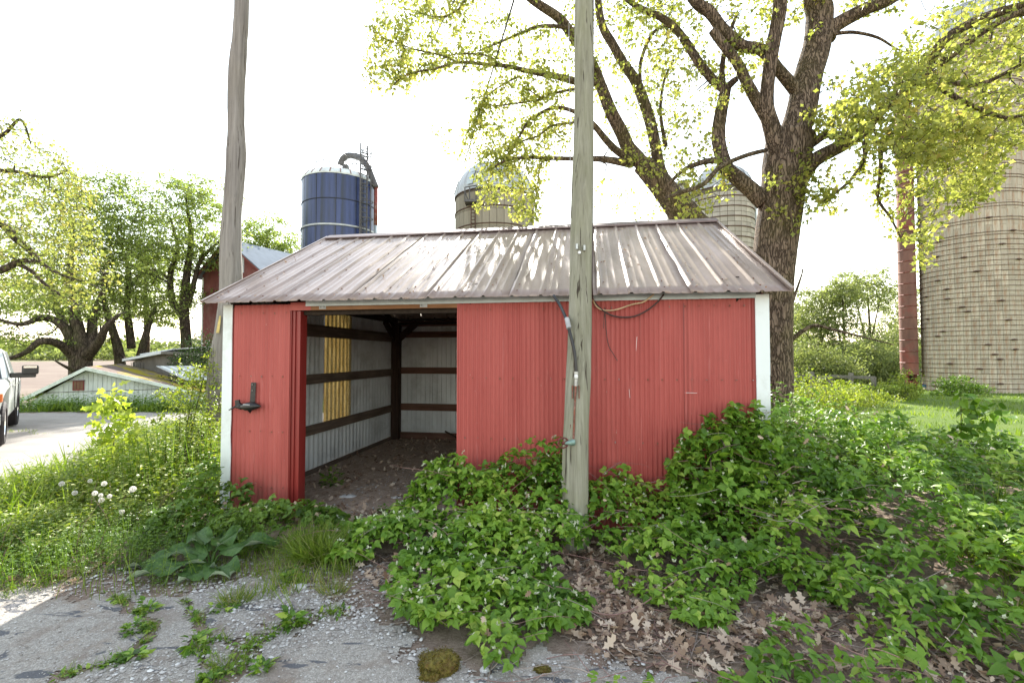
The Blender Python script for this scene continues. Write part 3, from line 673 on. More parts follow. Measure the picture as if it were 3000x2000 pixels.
MB().tube([Q(1687, 1128, 4.275), Q(1684, 1185, 4.27), Q(1680, 1290, 4.25)], [0.011, 0.009, 0.010], 10).build('rod', M['rust'], hp)
for (px, py) in ((1687, 1148), (1681, 1262)):
    c0 = Q(px, py, 4.28); b = MB(); b.box(c0 + Vector((-0.034, 0.0, -0.06)), c0 + Vector((-0.026, 0.035, 0.06))); b.box(c0 + Vector((0.026, -0.01, -0.06)), c0 + Vector((0.034, 0.035, 0.06))); b.box(c0 + Vector((-0.034, 0.022, -0.058)), c0 + Vector((0.034, 0.030, 0.058)))
    b.build('bracket', M['rust'], hp, bevel=0.002)
v0 = Q(1678, 1295, 4.24); v1 = Q(1652, 1298, 4.22)
MB().tube([v0 + Vector((0.02, 0, 0)), v0, v0.lerp(v1, 0.5), v1], [0.026, 0.030, 0.02, 0.010], 12).build('valve_body', M['verdi'], hp, smooth=True)
wh = MB(); wc = Q(1650, 1297, 4.21)
ring = [wc + Vector((0.012 * math.sin(t), 0.045 * math.sin(t) * 0.5 + 0, 0.045 * math.cos(t))) + Vector((0.038 * math.sin(t), 0, 0)) for t in np.linspace(0, 2 * math.pi, 25)]
wh.tube(ring, 0.007, 8, cap=False)
for k in range(5): wh.tube([wc, ring[k * 24 // 5]], 0.005, 6)
wh.tube([wc + Vector((0, -0.012, 0)), wc + Vector((0, 0.012, 0))], 0.013, 10); wh.build('handwheel', M['redwheel'], hp, smooth=True)
# loose cables
def cable(name, pts, r, mat, label, cat='cable', n=8, sp=8, group=None):
    b0 = pts[0].copy(); o = MB().tube([p - b0 for p in spline(pts, sp)], r, n).build(name, mat, None, smooth=True); o.location = b0; tag(o, label, cat, group); return o
ww = lambda px, py, off=-0.05: (lambda v: Sw(v.x, off, v.z))(wall_px(px, py, off))
cable('cable', [ww(1944, 862), ww(1925, 885), ww(1890, 912), ww(1850, 928), ww(1800, 926), ww(1765, 908), ww(1740, 880), P(1735, 850, 4.55), P(1735, 700, 4.60), P(1737, 400, 4.70), P(1738, 0, 4.80), P(1739, -300, 4.9)], 0.0085, M['cable_red'], 'dark brown cable sagging under the eave and running up the right pole')
cable('cable', [ww(1915, 862), ww(1885, 884), ww(1850, 892), ww(1800, 908), ww(1760, 906), ww(1740, 885), P(1733, 855, 4.60)], 0.0075, M['cable_tan'], 'tan cable sagging under the eave beside the right pole')
cable('loose_wire', [ww(1772, 900), ww(1775, 960), ww(1782, 1010), ww(1795, 1035), ww(1808, 1057)], 0.004, M['cable_red'], 'thin loose wire end hanging on the red wall right of the pole')
cable('loose_wire', [ww(1774, 903), ww(1770, 930), ww(1768, 962)], 0.003, M['cable_red'], 'short wire end dangling from the tied cables', 'wire')
cable('service_wire', [P(1672, 640, 4.5), P(1670, 400, 4.55), P(1668, 180, 4.65), P(1670, 0, 4.7), P(1700, -400, 4.9)], 0.003, M['grey_scuff'], 'thin grey wire running down the left side of the nearer pole', 'wire', 6)
WT = pr_end - Vector((0, 0, 0.2))
cable('overhead_wire', [WT, WT.lerp(P(1085, 450, 38), 0.5), P(1085, 450, 38)], 0.022, M['cable'], 'overhead wire running down from the pole to the blue silo', 'wire', 5, 3)
cable('overhead_wire', [WT, WT.lerp(P(1288, 690, 34), 0.5) - Vector((0, 0, 0.3)), P(1288, 690, 34)], 0.020, M['cable'], 'overhead wire running down in front of the domed concrete silo', 'wire', 5, 3)

# ------------------------------------------------------------------ silos
def conc(name, c1, c2, rust=0.0, sc=1.0):
    t = NT(name); f = t.noise(t.coord((1, 1, 0.2), 'Object'), 2.2 * sc, 6, 0.7); oi = t.n('ShaderNodeObjectInfo')
    c = t.ramp(f, [(0.3, c1), (0.7, c2)])
    v = t.ramp(oi.outputs['Random'], [(0.0, 0.80), (1.0, 1.12)]); c = t.mix(1.0, c, v, 'MULTIPLY')
    if rust:
        g = t.noise(t.coord((1.6, 1.6, 0.28)), 4.0, 5, 0.7); c = t.mix(t.ramp(g, [(0.50, 0.0), (0.72, rust)]), c, (0.30, 0.13, 0.055))
    t.bump(f, 0.3, 0.02); return t.base(c, 0.9, 0, 0.2)
M['stave'] = conc('concrete_stave', (0.39, 0.335, 0.265), (0.57, 0.505, 0.41), 0.75)
M['stave_core'] = mat_simple('silo_joint', (0.30, 0.24, 0.18), 0.95, 0, 0.3, 2)
M['stave2'] = conc('grey_concrete_stave', (0.235, 0.21, 0.165), (0.37, 0.335, 0.265), 0.15, 0.6)
M['stave2_core'] = mat_simple('silo_joint_dark', (0.11, 0.09, 0.07), 0.95, 0, 0.3, 2)
M['stave3'] = conc('pale_grey_concrete_stave', (0.33, 0.31, 0.27), (0.44, 0.41, 0.36), 0.05, 0.6)
M['hoop'] = mat_simple('rusty_hoop', (0.085, 0.045, 0.032), 0.8, 0.2, 0.4, 6, bump=0)
M['dome'] = mat_simple('dome_sheet', (0.40, 0.415, 0.42), 0.5, 0.3, 0.12, 2, dirt=(0.3, 0.32, 0.33))
def blue_mat():
    t = NT('blue_glass_fused_steel'); f = t.noise(t.coord((1, 1, 0.06)), 1.6, 5, 0.65); oi = t.n('ShaderNodeObjectInfo')
    c = t.ramp(f, [(0.3, (0.008, 0.014, 0.035)), (0.5, (0.020, 0.036, 0.125)), (0.78, (0.085, 0.10, 0.15))])
    c = t.mix(1.0, c, t.ramp(oi.outputs['Random'], [(0, 0.8), (1, 1.25)]), 'MULTIPLY'); return t.base(c, 0.35, 0.0, 0.5)
M['blue'] = blue_mat()
M['blue_core'] = mat_simple('blue_seam', (0.008, 0.010, 0.018), 0.6)
M['paleroof'] = mat_simple('pale_silo_roof', (0.62, 0.66, 0.66), 0.5, 0, 0.15, 2, dirt=(0.2, 0.14, 0.09))
M['dkmetal'] = mat_simple('dark_galvanised', (0.09, 0.085, 0.085), 0.6, 0.2, 0.3, 8, bump=0)
M['redrust'] = mat_simple('red_rusty_pipe', (0.20, 0.045, 0.03), 0.6, 0.1, 0.4, 6, bump=0, dirt=(0.45, 0.42, 0.38))
M['chute'] = mat_simple('red_streaked_chute', (0.17, 0.075, 0.055), 0.6, 0.1, 0.4, 1.8, (1, 1, 0.3), 0.1, dirt=(0.24, 0.035, 0.025), dirt_amt=1.0)

def arc_piece(r, ang, h, th, gap, segs=2):
    V = []; half = ang / 2 - gap / r / 2
    aa = np.linspace(-half, half, segs + 1)
    for z in (gap / 2, h - gap / 2):
        for rr in (r, r - th):
            for a in aa: V.append((rr * math.cos(a), rr * math.sin(a), z))
    m = segs + 1; f = []
    I = lambda z, k, i: (z * 2 + k) * m + i
    for i in range(segs):
        f += [(I(0, 0, i), I(0, 0, i + 1), I(1, 0, i + 1), I(1, 0, i)), (I(1, 0, i), I(1, 0, i + 1), I(1, 1, i + 1), I(1, 1, i)), (I(0, 0, i + 1), I(0, 0, i), I(0, 1, i), I(0, 1, i + 1))]
    f += [(I(0, 0, 0), I(1, 0, 0), I(1, 1, 0), I(0, 1, 0)), (I(0, 0, segs), I(0, 1, segs), I(1, 1, segs), I(1, 0, segs))]
    return V, f
def stave_shell(root, r, zb, ztop, ncol, sh, gap, mat, core, part='stave', stagger=True, a_face=None, span=None, limit=280, zmin=None, segs=2, th=0.05):
    """staves one by one on the side that faces the camera, the rest joined"""
    ang = 2 * math.pi / ncol; V, f = arc_piece(r, ang, sh, th, gap, segs)
    me = MB().add(V, f).mesh(part, mat, False)
    rows = int(math.ceil((ztop - zb) / sh)); cells = []
    for c in range(ncol):
        a = c * ang
        for k in range(-1, rows + 1):
            z = zb + k * sh + (sh / 2 if (stagger and c % 2) else 0)
            if z < zb - 0.4 * sh or z + sh > ztop + 0.4 * sh: continue
            da = abs((a - a_face + math.pi) % (2 * math.pi) - math.pi)
            vis = da < span and (zmin is None or z + sh > zmin)
            cells.append((0 if vis else 1, da, z, a))
    cells.sort(); rest = MB(); cnt = 0
    for v, da, z, a in cells:
        if v == 0 and cnt < limit:
            o = link(part, me, root); o.location = (0, 0, z); o.rotation_euler = (0, 0, a); cnt += 1
        else:
            m = Matrix.Translation((0, 0, z)) @ Matrix.Rotation(a, 4, 'Z'); rest.add([m @ Vector(p) for p in V], f)
    if rest.v:
        o = rest.build(part + '_field', mat, root); o['kind'] = 'stuff'
    MB().lathe([(r - th * 0.5, zb - 0.3), (r - th * 0.5, ztop)], 64, cap=True).build('core', core, root, smooth=False)
def ring_mesh(name, r, t, mat, n=72, k=4):
    b = MB(); pts = []
    V = []; f = []
    for i in range(n):
        a = 2 * math.pi * i / n
        for j in range(k):
            q = 2 * math.pi * j / k + math.pi / 4; rr = r + t * math.cos(q); V.append((rr * math.cos(a), rr * math.sin(a), t * math.sin(q)))
    for i in range(n):
        for j in range(k): f.append((i * k + j, ((i + 1) % n) * k + j, ((i + 1) % n) * k + (j + 1) % k, i * k + (j + 1) % k))
    return b.add(V, f).mesh(name, mat, False)
def dome_on(root, r, z, n, mat, rise=0.92, name='dome_panel'):
    K = 8; V = []
    for k in range(K + 1):
        q = math.pi / 2 * k / K
        for a, bump_ in ((-1, 0.0), (-0.86, 0.0), (-0.92, 0.05), (1, 0.0)):
            pass
    ang = 2 * math.pi / n; prof = [(-0.5, 0.04), (-0.44, 0.0), (0.0, 0.0), (0.5, 0.0)]
    for k in range(K + 1):
        q = math.pi / 2 * k / K * 0.985
        for (fa, hgt) in prof:
            rr = (r + hgt) * math.cos(q); a = fa * ang; V.append((rr * math.cos(a), rr * math.sin(a), (r * rise + hgt) * math.sin(q)))
    f = [(k * 4 + i, k * 4 + i + 1, (k + 1) * 4 + i + 1, (k + 1) * 4 + i) for k in range(K) for i in range(3)]
    me = MB().add(V, f).mesh(name, mat, False)
    for i in range(n):
        o = link(name, me, root); o.location = (0, 0, z); o.rotation_euler = (0, 0, i * ang)

# blue silo
cb = P(993, 900, 38); zbase = float(zt(cb.x, cb.y))
bs = empty('blue_silo', (cb.x, cb.y, zbase), 0, 'dark blue steel silo with pale rim, ladder and curved blower pipe', 'silo')
face = math.atan2(-cb.y, -cb.x)
rb = 2.93; ztop = P(993, 502, 35.1).z - zbase; zw = P(993, 700, 35.1).z - zbase
stave_shell(bs, rb, ztop - 2.05 * 9, ztop, 12, 2.05, 0.05, M['blue'], M['blue_core'], 'steel_panel', False, face, 1.9, 60, ztop - 4 * 2.05, 6, 0.03)
wzs = [ztop - 2.05 * 1, ztop - 2.05 * 2, ztop - 2.05 * 3]
for k, z in enumerate(wzs):
    o = link('band', ring_mesh('band', rb + 0.02, (0.035, 0.09, 0.035)[k], M['blue_core'] if k != 1 else M['dome'], 64), bs); o.location = (0, 0, z)
MB().lathe([(rb + 0.06, ztop - 0.10), (rb + 0.08, ztop + 0.02), (rb - 0.22, ztop + 0.42), (rb - 0.9, ztop + 0.55), (0.3, ztop + 0.7), (0.0, ztop + 0.71)], 24).build('roof', M['paleroof'], bs)
for k in range(24):
    a = face + (k - 12) * 2 * math.pi / 24
    if abs(k - 12) < 8: MB().beam(((rb + 0.07) * math.cos(a), (rb + 0.07) * math.sin(a), ztop), ((rb - 0.25) * math.cos(a), (rb - 0.25) * math.sin(a), ztop + 0.44), 0.06, 0.06).build('roof_rib', M['rust'], bs)
def on_silo(px, Y=None, r=rb):
    """angle on the blue silo's shell for a pixel column"""
    u = (px - 1500) / F; best = None
    for a in np.linspace(face - 1.5, face + 1.5, 601):
        x = cb.x + r * math.cos(a); y = cb.y + r * math.sin(a); e = abs(x / y - u)
        if best is None or e < best[0]: best = (e, a)
    return best[1]
aL, aR = on_silo(1046), on_silo(1064); aP = on_silo(1086)
rl = rb + 0.25
pt = lambda a, z, r=rl: Vector((r * math.cos(a), r * math.sin(a), z))
lad = MB(); zl0 = ztop - 12.0
for a in (aL, aR): lad.tube([pt(a, zl0), pt(a, ztop + 2.6)], 0.065, 6)
z = zl0
while z < ztop + 2.4: lad.tube([pt(aL, z), pt(aR, z)], 0.042, 5); z += 0.38
lad.build('ladder', M['dkmetal'], bs)
am = (aL + aR) / 2
for k in range(7):
    z = ztop + 1.9 - k * 1.35; cg = MB(); c0 = pt(am, z, rb + 0.28); 
    ring = [c0 + Vector((math.cos(am), math.sin(am), 0)) * 0.45 * (1 - math.cos(q)) + Vector((-math.sin(am), math.cos(am), 0)) * 0.42 * math.sin(q) for q in np.linspace(0.0, 2 * math.pi, 19)]
    cg.tube(ring, 0.035, 5); cg.build('cage_hoop', M['dkmetal'], bs)
cgb = MB()
for q in (1.2, math.pi, 5.08):
    o_ = Vector((math.cos(am), math.sin(am), 0)) * 0.45 * (1 - math.cos(q)) + Vector((-math.sin(am), math.cos(am), 0)) * 0.42 * math.sin(q)
    cgb.tube([pt(am, ztop - 6.4, rb + 0.28) + o_, pt(am, ztop + 1.9, rb + 0.28) + o_], 0.025, 4)
cgb.build('cage_bars', M['dkmetal'], bs)
# blower pipe with gooseneck
pp = [pt(aP, zl0, rb + 0.35), pt(aP, ztop - 3.6, rb + 0.35)]
MB().tube(pp, 0.16, 10).build('pipe', M['flash'], bs, smooth=True)
MB().tube([pt(aP, ztop - 3.6, rb + 0.35), pt(aP, ztop - 0.4, rb + 0.35)], 0.165, 10).build('pipe', M['redrust'], bs, smooth=True)
Ysil = cb.y - 1.2; gz = zbase
qq = lambda px, py, Y: P(px, py, Y) - Vector((cb.x, cb.y, zbase))
yp = cb.y + pt(aP, 0, rb + 0.35).y
goose = [pt(aP, ztop - 0.5, rb + 0.35), qq(1082, 500, yp), qq(1074, 482, yp + 0.4), qq(1058, 466, yp + 1.0), qq(1040, 458, yp + 1.6), qq(1020, 456, yp + 2.0), qq(1004, 466, yp + 2.4), qq(997, 484, yp + 2.6)]
MB().tube(spline(goose, 5), 0.26, 10).build('gooseneck', M['dkmetal'], bs, smooth=True)
MB().tube([qq(1012, 484, yp + 2.4), qq(1012, 496, yp + 2.4)], [0.25, 0.30], 10).build('cap', M['dkmetal'], bs)
rl_ = MB(); rr0 = 1.25; cx0 = -0.75; cyy = 0.0; zr0 = ztop + 0.9
for h in (0.75, 1.55):
    rl_.tube([Vector((cx0 + rr0 * math.cos(q), cyy + rr0 * math.sin(q), zr0 + h)) for q in np.linspace(0, 2 * math.pi, 25)], 0.028, 4, cap=False)
for q in np.linspace(0, 2 * math.pi, 7)[:-1]: rl_.tube([Vector((cx0 + rr0 * math.cos(q), cyy + rr0 * math.sin(q), zr0 - 0.1)), Vector((cx0 + rr0 * math.cos(q), cyy + rr0 * math.sin(q), zr0 + 1.6))], 0.028, 4)
rl_.tube([Vector((cx0 + rr0, cyy, zr0 + 1.55)), pt(am, ztop + 1.9)], 0.02, 4)
rl_.build('top_railing', M['dkmetal'], bs)
pf = MB(); c0 = pt(am, ztop + 0.55, rb - 0.25)
for i in range(7):
    x = -0.9 + i * 0.3; pf.tube([c0 + Vector((x, 0, 0.1)), c0 + Vector((x, 0, 1.15))], 0.03, 4)
for h in (0.15, 0.6, 1.15): pf.tube([c0 + Vector((-0.9, 0, h)), c0 + Vector((0.9, 0, h))], 0.03, 4)
pf.tube([qq(1077, 462, yp), qq(1040, 448, yp), qq(1058, 446, yp), qq(1082, 455, yp)], 0.035, 4); pf.tube([qq(1082, 455, yp), qq(1068, 495, yp)], 0.03, 4)
pf.build('platform_rail', M['dkmetal'], bs)

# middle concrete silo with dome
def dome_silo(px, Y, r, pytop, ncol, sh, mat, core, label, zrows, dn=20, rise=0.95, zcut=None):
    c0 = P(px, 900, Y); zb = float(zt(c0.x, c0.y)); fa = math.atan2(-c0.y, -c0.x)
    s = empty('concrete_silo', (c0.x, c0.y, zb), 0, label, 'silo')
    zt_ = P(px, pytop, Y - r * 0.9).z - zb
    stave_shell(s, r, 0.0, zt_, ncol, sh, 0.035, mat, core, 'stave', False, fa, 1.75, 200, zt_ - zrows * sh, 2)
    me = ring_mesh('hoop', r + 0.02, 0.045, M['hoop'])
    for k in range(int(zt_ / sh) + 1):
        o = link('hoop', me, s); o.location = (0, 0, zt_ - k * sh)
    dome_on(s, r + 0.04, zt_, dn, M['dome'], rise)
    return s, zb, zt_, fa, c0
s2, zb2, zt2, fa2, c2 = dome_silo(1449, 34.5, 2.98, 552, 36, 1.25, M['stave2'], M['stave2_core'], 'concrete stave silo with silver dome left of the pole', 6)
# small platform, rail and ladder on its left face
p0 = lambda px, py, Y=31.6: P(px, py, Y) - Vector((c2.x, c2.y, zb2))
MB().box(p0(1362, 592) + Vector((0, -0.3, -0.06)), p0(1396, 590) + Vector((0, 0.9, 0.06))).build('platform', M['dkmetal'], s2)
rr = MB()
for a, b in (((1362, 590), (1362, 549)), ((1396, 588), (1396, 543)), ((1362, 549), (1396, 543)), ((1372, 590), (1362, 560)), ((1376, 592), (1376, 546))): rr.tube([p0(*a), p0(*b)], 0.04, 4)
rr.build('rail', M['dkmetal'], s2)
lb_ = MB()
for x in (1380, 1392): lb_.tube([p0(x, 600), p0(x, 760)], 0.04, 4)
for k in range(16): lb_.tube([p0(1380, 604 + k * 10), p0(1392, 604 + k * 10)], 0.03, 4)
lb_.build('ladder', M['hoop'], s2)
# roof hatch stripe on the dome
hm = MB(); rd = 3.10
a0 = fa2 - 0.62
for k in range(7):
    q0, q1 = 0.12 + k * 0.17, 0.12 + (k + 1) * 0.17 - 0.02
    for w in (1,):
        V = []
        for q in (q0, q1):
            for da in (-0.11, 0.11): V.append((rd * math.cos(q) * math.cos(a0 + da / max(0.4, math.cos(q)) * 0.8), rd * math.cos(q) * math.sin(a0 + da / max(0.4, math.cos(q)) * 0.8), zt2 + 0.02 + rd * 0.96 * math.sin(q)))
        hm.add(V, [(0, 1, 3, 2)])
hm.build('hatch_panel', M['flash'], s2)
# silo behind the oak trunk and the lower silo beside it
s3, zb3, zt3, fa3, c3 = dome_silo(2112, 36.0, 2.45, 545, 30, 0.76, M['stave3'], M['stave2_core'], 'pale concrete silo with dome seen behind the oak trunks', 9)
tp = lambda px, py, Y=36.0: P(px, py, Y) - Vector((c3.x, c3.y, zb3))
pp_ = MB()
MB().tube([tp(2215, 1000), tp(2214, 580)], 0.10, 6).build('pipe', M['flash'], s3)
MB().tube([tp(2224, 1000), tp(2222, 560)], 0.07, 6).build('pipe', M['paleroof'], s3)
s4c = P(2022, 900, 41); s4 = empty('low_silo', (s4c.x, s4c.y, float(zt(s4c.x, s4c.y))), 0, 'lower grey silo half hidden behind the pale domed silo', 'silo')
z4 = P(2022, 530, 39).z - s4.location.z
stave_shell(s4, 1.9, 0, z4, 24, 0.9, 0.03, M['stave3'], M['stave2_core'], 'stave', False, math.atan2(-s4c.y, -s4c.x), 1.6, 60, z4 - 3.0, 2)
MB().lathe([(1.95, z4), (1.7, z4 + 0.35), (0.02, z4 + 0.5)], 24).build('roof', M['dome'], s4)

# big stave silo at the right edge
bc = Vector((24.15, 24.0, 0)); zbb = float(zt(bc.x, bc.y)) ; zbb = -0.40
big = empty('stave_silo', (bc.x, bc.y, zbb), 0, 'large cream concrete stave silo with rusty hoops at the right edge', 'silo')
rg = 2.06; fg = math.atan2(-bc.y, -bc.x); Hs = P(2950, 80, 22.0).z - zbb
stave_shell(big, rg, -0.2, Hs, 46, 0.76, 0.011, M['stave'], M['stave_core'], 'stave', True, fg - 0.25, 1.4, 296, None, 2)
hme = ring_mesh('hoop', rg + 0.018, 0.014, M['hoop'], 96)
z = 0.12; k = 0
hoops_z = []
while z < Hs - 0.1:
    o = link('hoop', hme, big); o.location = (0, 0, z); o.rotation_euler = (U(-.0012, .0012), U(-.0012, .0012), 0); hoops_z.append(z)
    z += 0.235 if z < 5 else (0.25 if z < 8 else (0.14 if k % 2 else 0.55)); k += 1
lug = MB()
for z in hoops_z:
    a = fg - 1.3 + R.rand() * 2.2
    c0 = Vector(((rg + 0.06) * math.cos(a), (rg + 0.06) * math.sin(a), z)); tdir = Vector((-math.sin(a), math.cos(a), 0))
    lug.tube([c0 - tdir * 0.12, c0, c0 + tdir * 0.12], [0.03, 0.05, 0.03], 5)
o = lug.build('lug', M['hoop'], big); o['kind'] = 'stuff'
MB().lathe([(rg + 0.1, Hs), (rg + 0.05, Hs + 0.15), (rg * 0.9, Hs + 1.1), (rg * 0.6, Hs + 2.1), (0.05, Hs + 2.8)], 32).build('dome', M['dome'], big)
# chute on its left side: half round, with flanges
uL = (2680 - 1500) / F; ac = None; best = 9
for a in np.linspace(0, 2 * math.pi, 1441):
    x = bc.x + rg * math.cos(a); y = bc.y + rg * math.sin(a)
    # visible left limb
    e = abs(x / y - (2700 - 1500) / F)
    if e < best and (x * math.cos(a) + y * math.sin(a)) < 0.6: best = e; ac = a
ch = Vector(((rg + 0.38) * math.cos(ac), (rg + 0.38) * math.sin(ac), 0)); zc0 = P(2680, 1095, bc.y + ch.y).z - zbb; zc1 = Hs - 0.3
b = MB(); n = 14; V = []; zs = np.arange(zc0, zc1, 0.62)
for z in zs:
    for j in range(n): t = ac - 1.9 + 3.8 * j / (n - 1); V.append((ch.x + 0.55 * math.cos(t), ch.y + 0.55 * math.sin(t), z))
f = [(k * n + j, k * n + j + 1, (k + 1) * n + j + 1, (k + 1) * n + j) for k in range(len(zs) - 1) for j in range(n - 1)]
chute = b.add(V, f).build('chute', M['chute'], big, smooth=True)
fme = MB().tube([(ch.x + 0.565 * math.cos(t), ch.y + 0.565 * math.sin(t), 0) for t in np.linspace(ac - 1.9, ac + 1.9, 12)], 0.02, 4).mesh('flange', M['redrust'])
for z in zs:
    o = link('flange', fme, chute); o.location = (0, 0, z)
dk = MB(); base0 = Vector((ch.x, ch.y, 0))
for x in (-0.42, 0.0): dk.box(base0 + Vector((x, -0.1, -0.4)), base0 + Vector((x + 0.12, 0.05, zc0 + 0.1)))
dk.build('door_frame', M['redrust'], big)
MB().box(base0 + Vector((-0.30, 0.05, -0.4)), base0 + Vector((0.0, 0.10, zc0))).build('door_opening', M['raft'], big)
st = MB(); st.beam(base0 + Vector((-0.4, -0.25, 0.75)), base0 + Vector((0.9, -0.5, 0.45)), 0.12, 0.10); st.build('ledge', M['redrust'], big)
aa_ = fg - 0.85
mt = Vector(((rg + 0.12) * math.cos(ac + 0.18), (rg + 0.12) * math.sin(ac + 0.18), 0))
wp = lambda px, py: P(px, py, bc.y + mt.y - 0.2) - Vector((bc.x, bc.y, zbb))
MB().box(wp(2706, 1135), wp(2736, 1126) + Vector((0, 0.08, 0))).build('meter_box', mat_simple('faded_blue_cloth', (0.05, 0.13, 0.28), 0.7), big)
MB().box(wp(2722, 1150), wp(2736, 1137) + Vector((0, 0.08, 0))).build('panel_box', M['flash'], big)
br_ = MB()
for x in (2722, 2738): br_.box(wp(x, 1152), wp(x + 3, 1114) + Vector((0, 0.05, 0)))
br_.build('stand', M['hoop'], big)

# ------------------------------------------------------------------ red barn, white shed, collapsed shed
M['barn_red'] = mat_simple('faded_barn_red', (0.19, 0.050, 0.045), 0.85, 0, 0.25, 1.2, (1, 1, 0.5), 0.2, dirt=(0.30, 0.20, 0.18), dirt_amt=0.55)
M['barn_roof'] = mat_simple('blue_grey_metal_roof', (0.16, 0.19, 0.23), 0.95, 0.0, 0.12, 1.5, spec=0.05)
M['white_wood'] = mat_simple('white_board', (0.60, 0.62, 0.64), 0.8, 0, 0.12, 3, (1, 1, 0.3), 0.2, dirt=(0.38, 0.38, 0.36), dirt_amt=0.5)
M['grey_wood'] = mat_simple('grey_weathered_board', (0.15, 0.135, 0.12), 0.9, 0, 0.3, 4, (1, 1, 0.3), 0.3)
ba = P(592, 900, 40); zba = float(zt(ba.x, ba.y))
rz = math.radians(-25); barn = empty('red_barn', (ba.x, ba.y, zba), rz, 'tall faded red barn with grey metal roof behind the left pole', 'barn')
Wb, Db = 7.6, 13.0; He = P(592, 806, 40).z - zba; Hp = He + 2.55
b = MB(); b.prism([(0, 0), (Wb, 0), (Wb, He), (Wb / 2, Hp), (0, He)], 0, Db, 'y'); b.build('wall', M['barn_red'], barn)
for i, (x0, x1) in enumerate(((-0.55, Wb / 2), (Wb + 0.55, Wb / 2))):
    sl = 2.55 / (Wb / 2); za = He - 0.55 * sl
    MB().prism([(x0, za + 0.03), (x0, za + 0.13), (x1, Hp + 0.16), (x1, Hp + 0.06)], -0.5, Db + 0.4, 'y').build('roof', M['barn_roof'], barn)
    MB().prism([(x0, za - 0.16), (x0, za + 0.02), (x1, Hp + 0.05), (x1, Hp - 0.13)], -0.47, -0.38, 'y').build('bargeboard', M['barn_red'], barn)
MB().box((-0.03, -0.04, 0), (0.16, 0.0, He - 0.25)).build('corner_board', M['white_trim'], barn)
bx = 4.15
mm = MB(); mm.prism([(bx, Hp - 1.95), (bx + 1.0, Hp - 2.75), (bx + 1.35, Hp - 2.75), (bx + 1.35, Hp - 0.75 - 0.55), (bx, Hp - 0.62)], -0.06, -0.01, 'y'); mm.build('gable_patch', M['white_wood'], barn)

wsa = P(80, 1170, 21.0); wsb = P(705, 1178, 25.5)
zwb = -1.75
dv = Vector((wsb.x - wsa.x, wsb.y - wsa.y)); rzw = math.atan2(dv.y, dv.x); Ww = dv.length
wsh = empty('white_shed', (wsa.x, wsa.y, zwb), rzw, 'low white board shed with mossy shingle roof and small red window', 'shed')
fpk = 0.42
def on_line(px):
    u = (px - 1500) / F; t = (u * wsa.y - wsa.x) / (dv.x - u * dv.y); return t, wsa.y + t * dv.y
pkp = P(255, 1078, on_line(255)[1])
he0 = wsa.z - zwb; hpk = pkp.z - zwb; he1 = wsb.z - zwb
xpk = (Vector((pkp.x - wsa.x, pkp.y - wsa.y))).length; Dws = 9.0
b = MB(); b.prism([(0.15, -0.4), (Ww - 0.1, -0.4), (Ww - 0.1, he1 - 0.05), (xpk, hpk - 0.10), (0.15, he0 - 0.05)], 0.05, Dws, 'y'); b.build('wall', M['white_wood'], wsh)
bb = MB(); x = 0.18
while x < Ww - 0.2:
    zt_ = (he0 + (hpk - he0) * (x / xpk)) if x < xpk else (hpk + (he1 - hpk) * (x - xpk) / (Ww - xpk)); bb.box((x, 0.02, -0.4), (x + 0.155, 0.05, zt_ - 0.16)); x += 0.172
o = bb.build('siding', M['white_wood'], wsh); o['kind'] = 'stuff'
def moss_roof():
    t = NT('mossy_shingles'); a = t.noise(t.coord((1, 1, 1)), 6, 6, 0.7); bN = t.noise(t.coord(), 0.55, 5, 0.7)
    c = t.ramp(a, [(0.3, (0.115, 0.085, 0.075)), (0.7, (0.24, 0.185, 0.165))]); c = t.mix(t.ramp(bN, [(0.47, 0.0), (0.53, 1.0)]), c, (0.30, 0.25, 0.02)); t.bump(a, 0.7, 0.03); return t.base(c, 0.95, 0, 0.1)
M['moss_roof'] = moss_roof()
def slab(x0, z0, x1, z1, y0, y1, th, mat, name, par): return MB().prism([(x0, z0), (x0, z0 + th), (x1, z1 + th), (x1, z1)], y0, y1, 'y').build(name, mat, par)
slab(-0.35, he0 - 0.12, xpk, hpk, -0.25, Dws + 0.2, 0.07, M['moss_roof'], 'roof', wsh); slab(xpk, hpk, Ww + 0.25, he1 - 0.06, -0.25, Dws + 0.2, 0.07, M['moss_roof'], 'roof', wsh)
slab(-0.38, he0 - 0.25, xpk, hpk - 0.10, -0.30, -0.252, 0.17, M['white_trim'], 'bargeboard', wsh); slab(xpk, hpk - 0.10, Ww + 0.28, he1 - 0.17, -0.30, -0.252, 0.17, M['white_trim'], 'bargeboard', wsh)
# ragged shingle strips lying on the right slope
for i in range(26):
    x = xpk + 0.3 + (Ww - xpk - 0.4) * (i / 26); z = hpk + (he1 - hpk) * (x - xpk) / (Ww - xpk) + 0.075
    pass
wx = Ww * on_line(216)[0]; wx1 = Ww * on_line(250)[0]; wz = P(233, 1140, on_line(233)[1]).z - zwb
wo_ = MB(); wo_.box((wx, -0.03, wz - 0.05), (wx1, 0.02, wz + 0.40)); win = wo_.build('window', mat_simple('dark_red_frame', (0.20, 0.02, 0.03), 0.6), wsh)
for k in range(3): MB().box((wx + 0.04 + k * (wx1 - wx - .06) / 3, -0.045, wz + 0.0), (wx + 0.02 + (k + 1) * (wx1 - wx - .06) / 3, -0.031, wz + 0.36)).build('pane', mat_simple('brown_board_pane', (0.16, 0.07, 0.04), 0.5), win)
MB().box((wx - 0.2, -0.10, wz + 0.41), (wx1 + 0.02, 0.02, wz + 0.44)).build('ledge', M['grey_wood'], wsh)
MB().box((0.2, 0.0, wz - 0.13), (Ww - 2.6, 0.018, wz - 0.10)).build('seam_strip', M['grey_wood'], wsh)

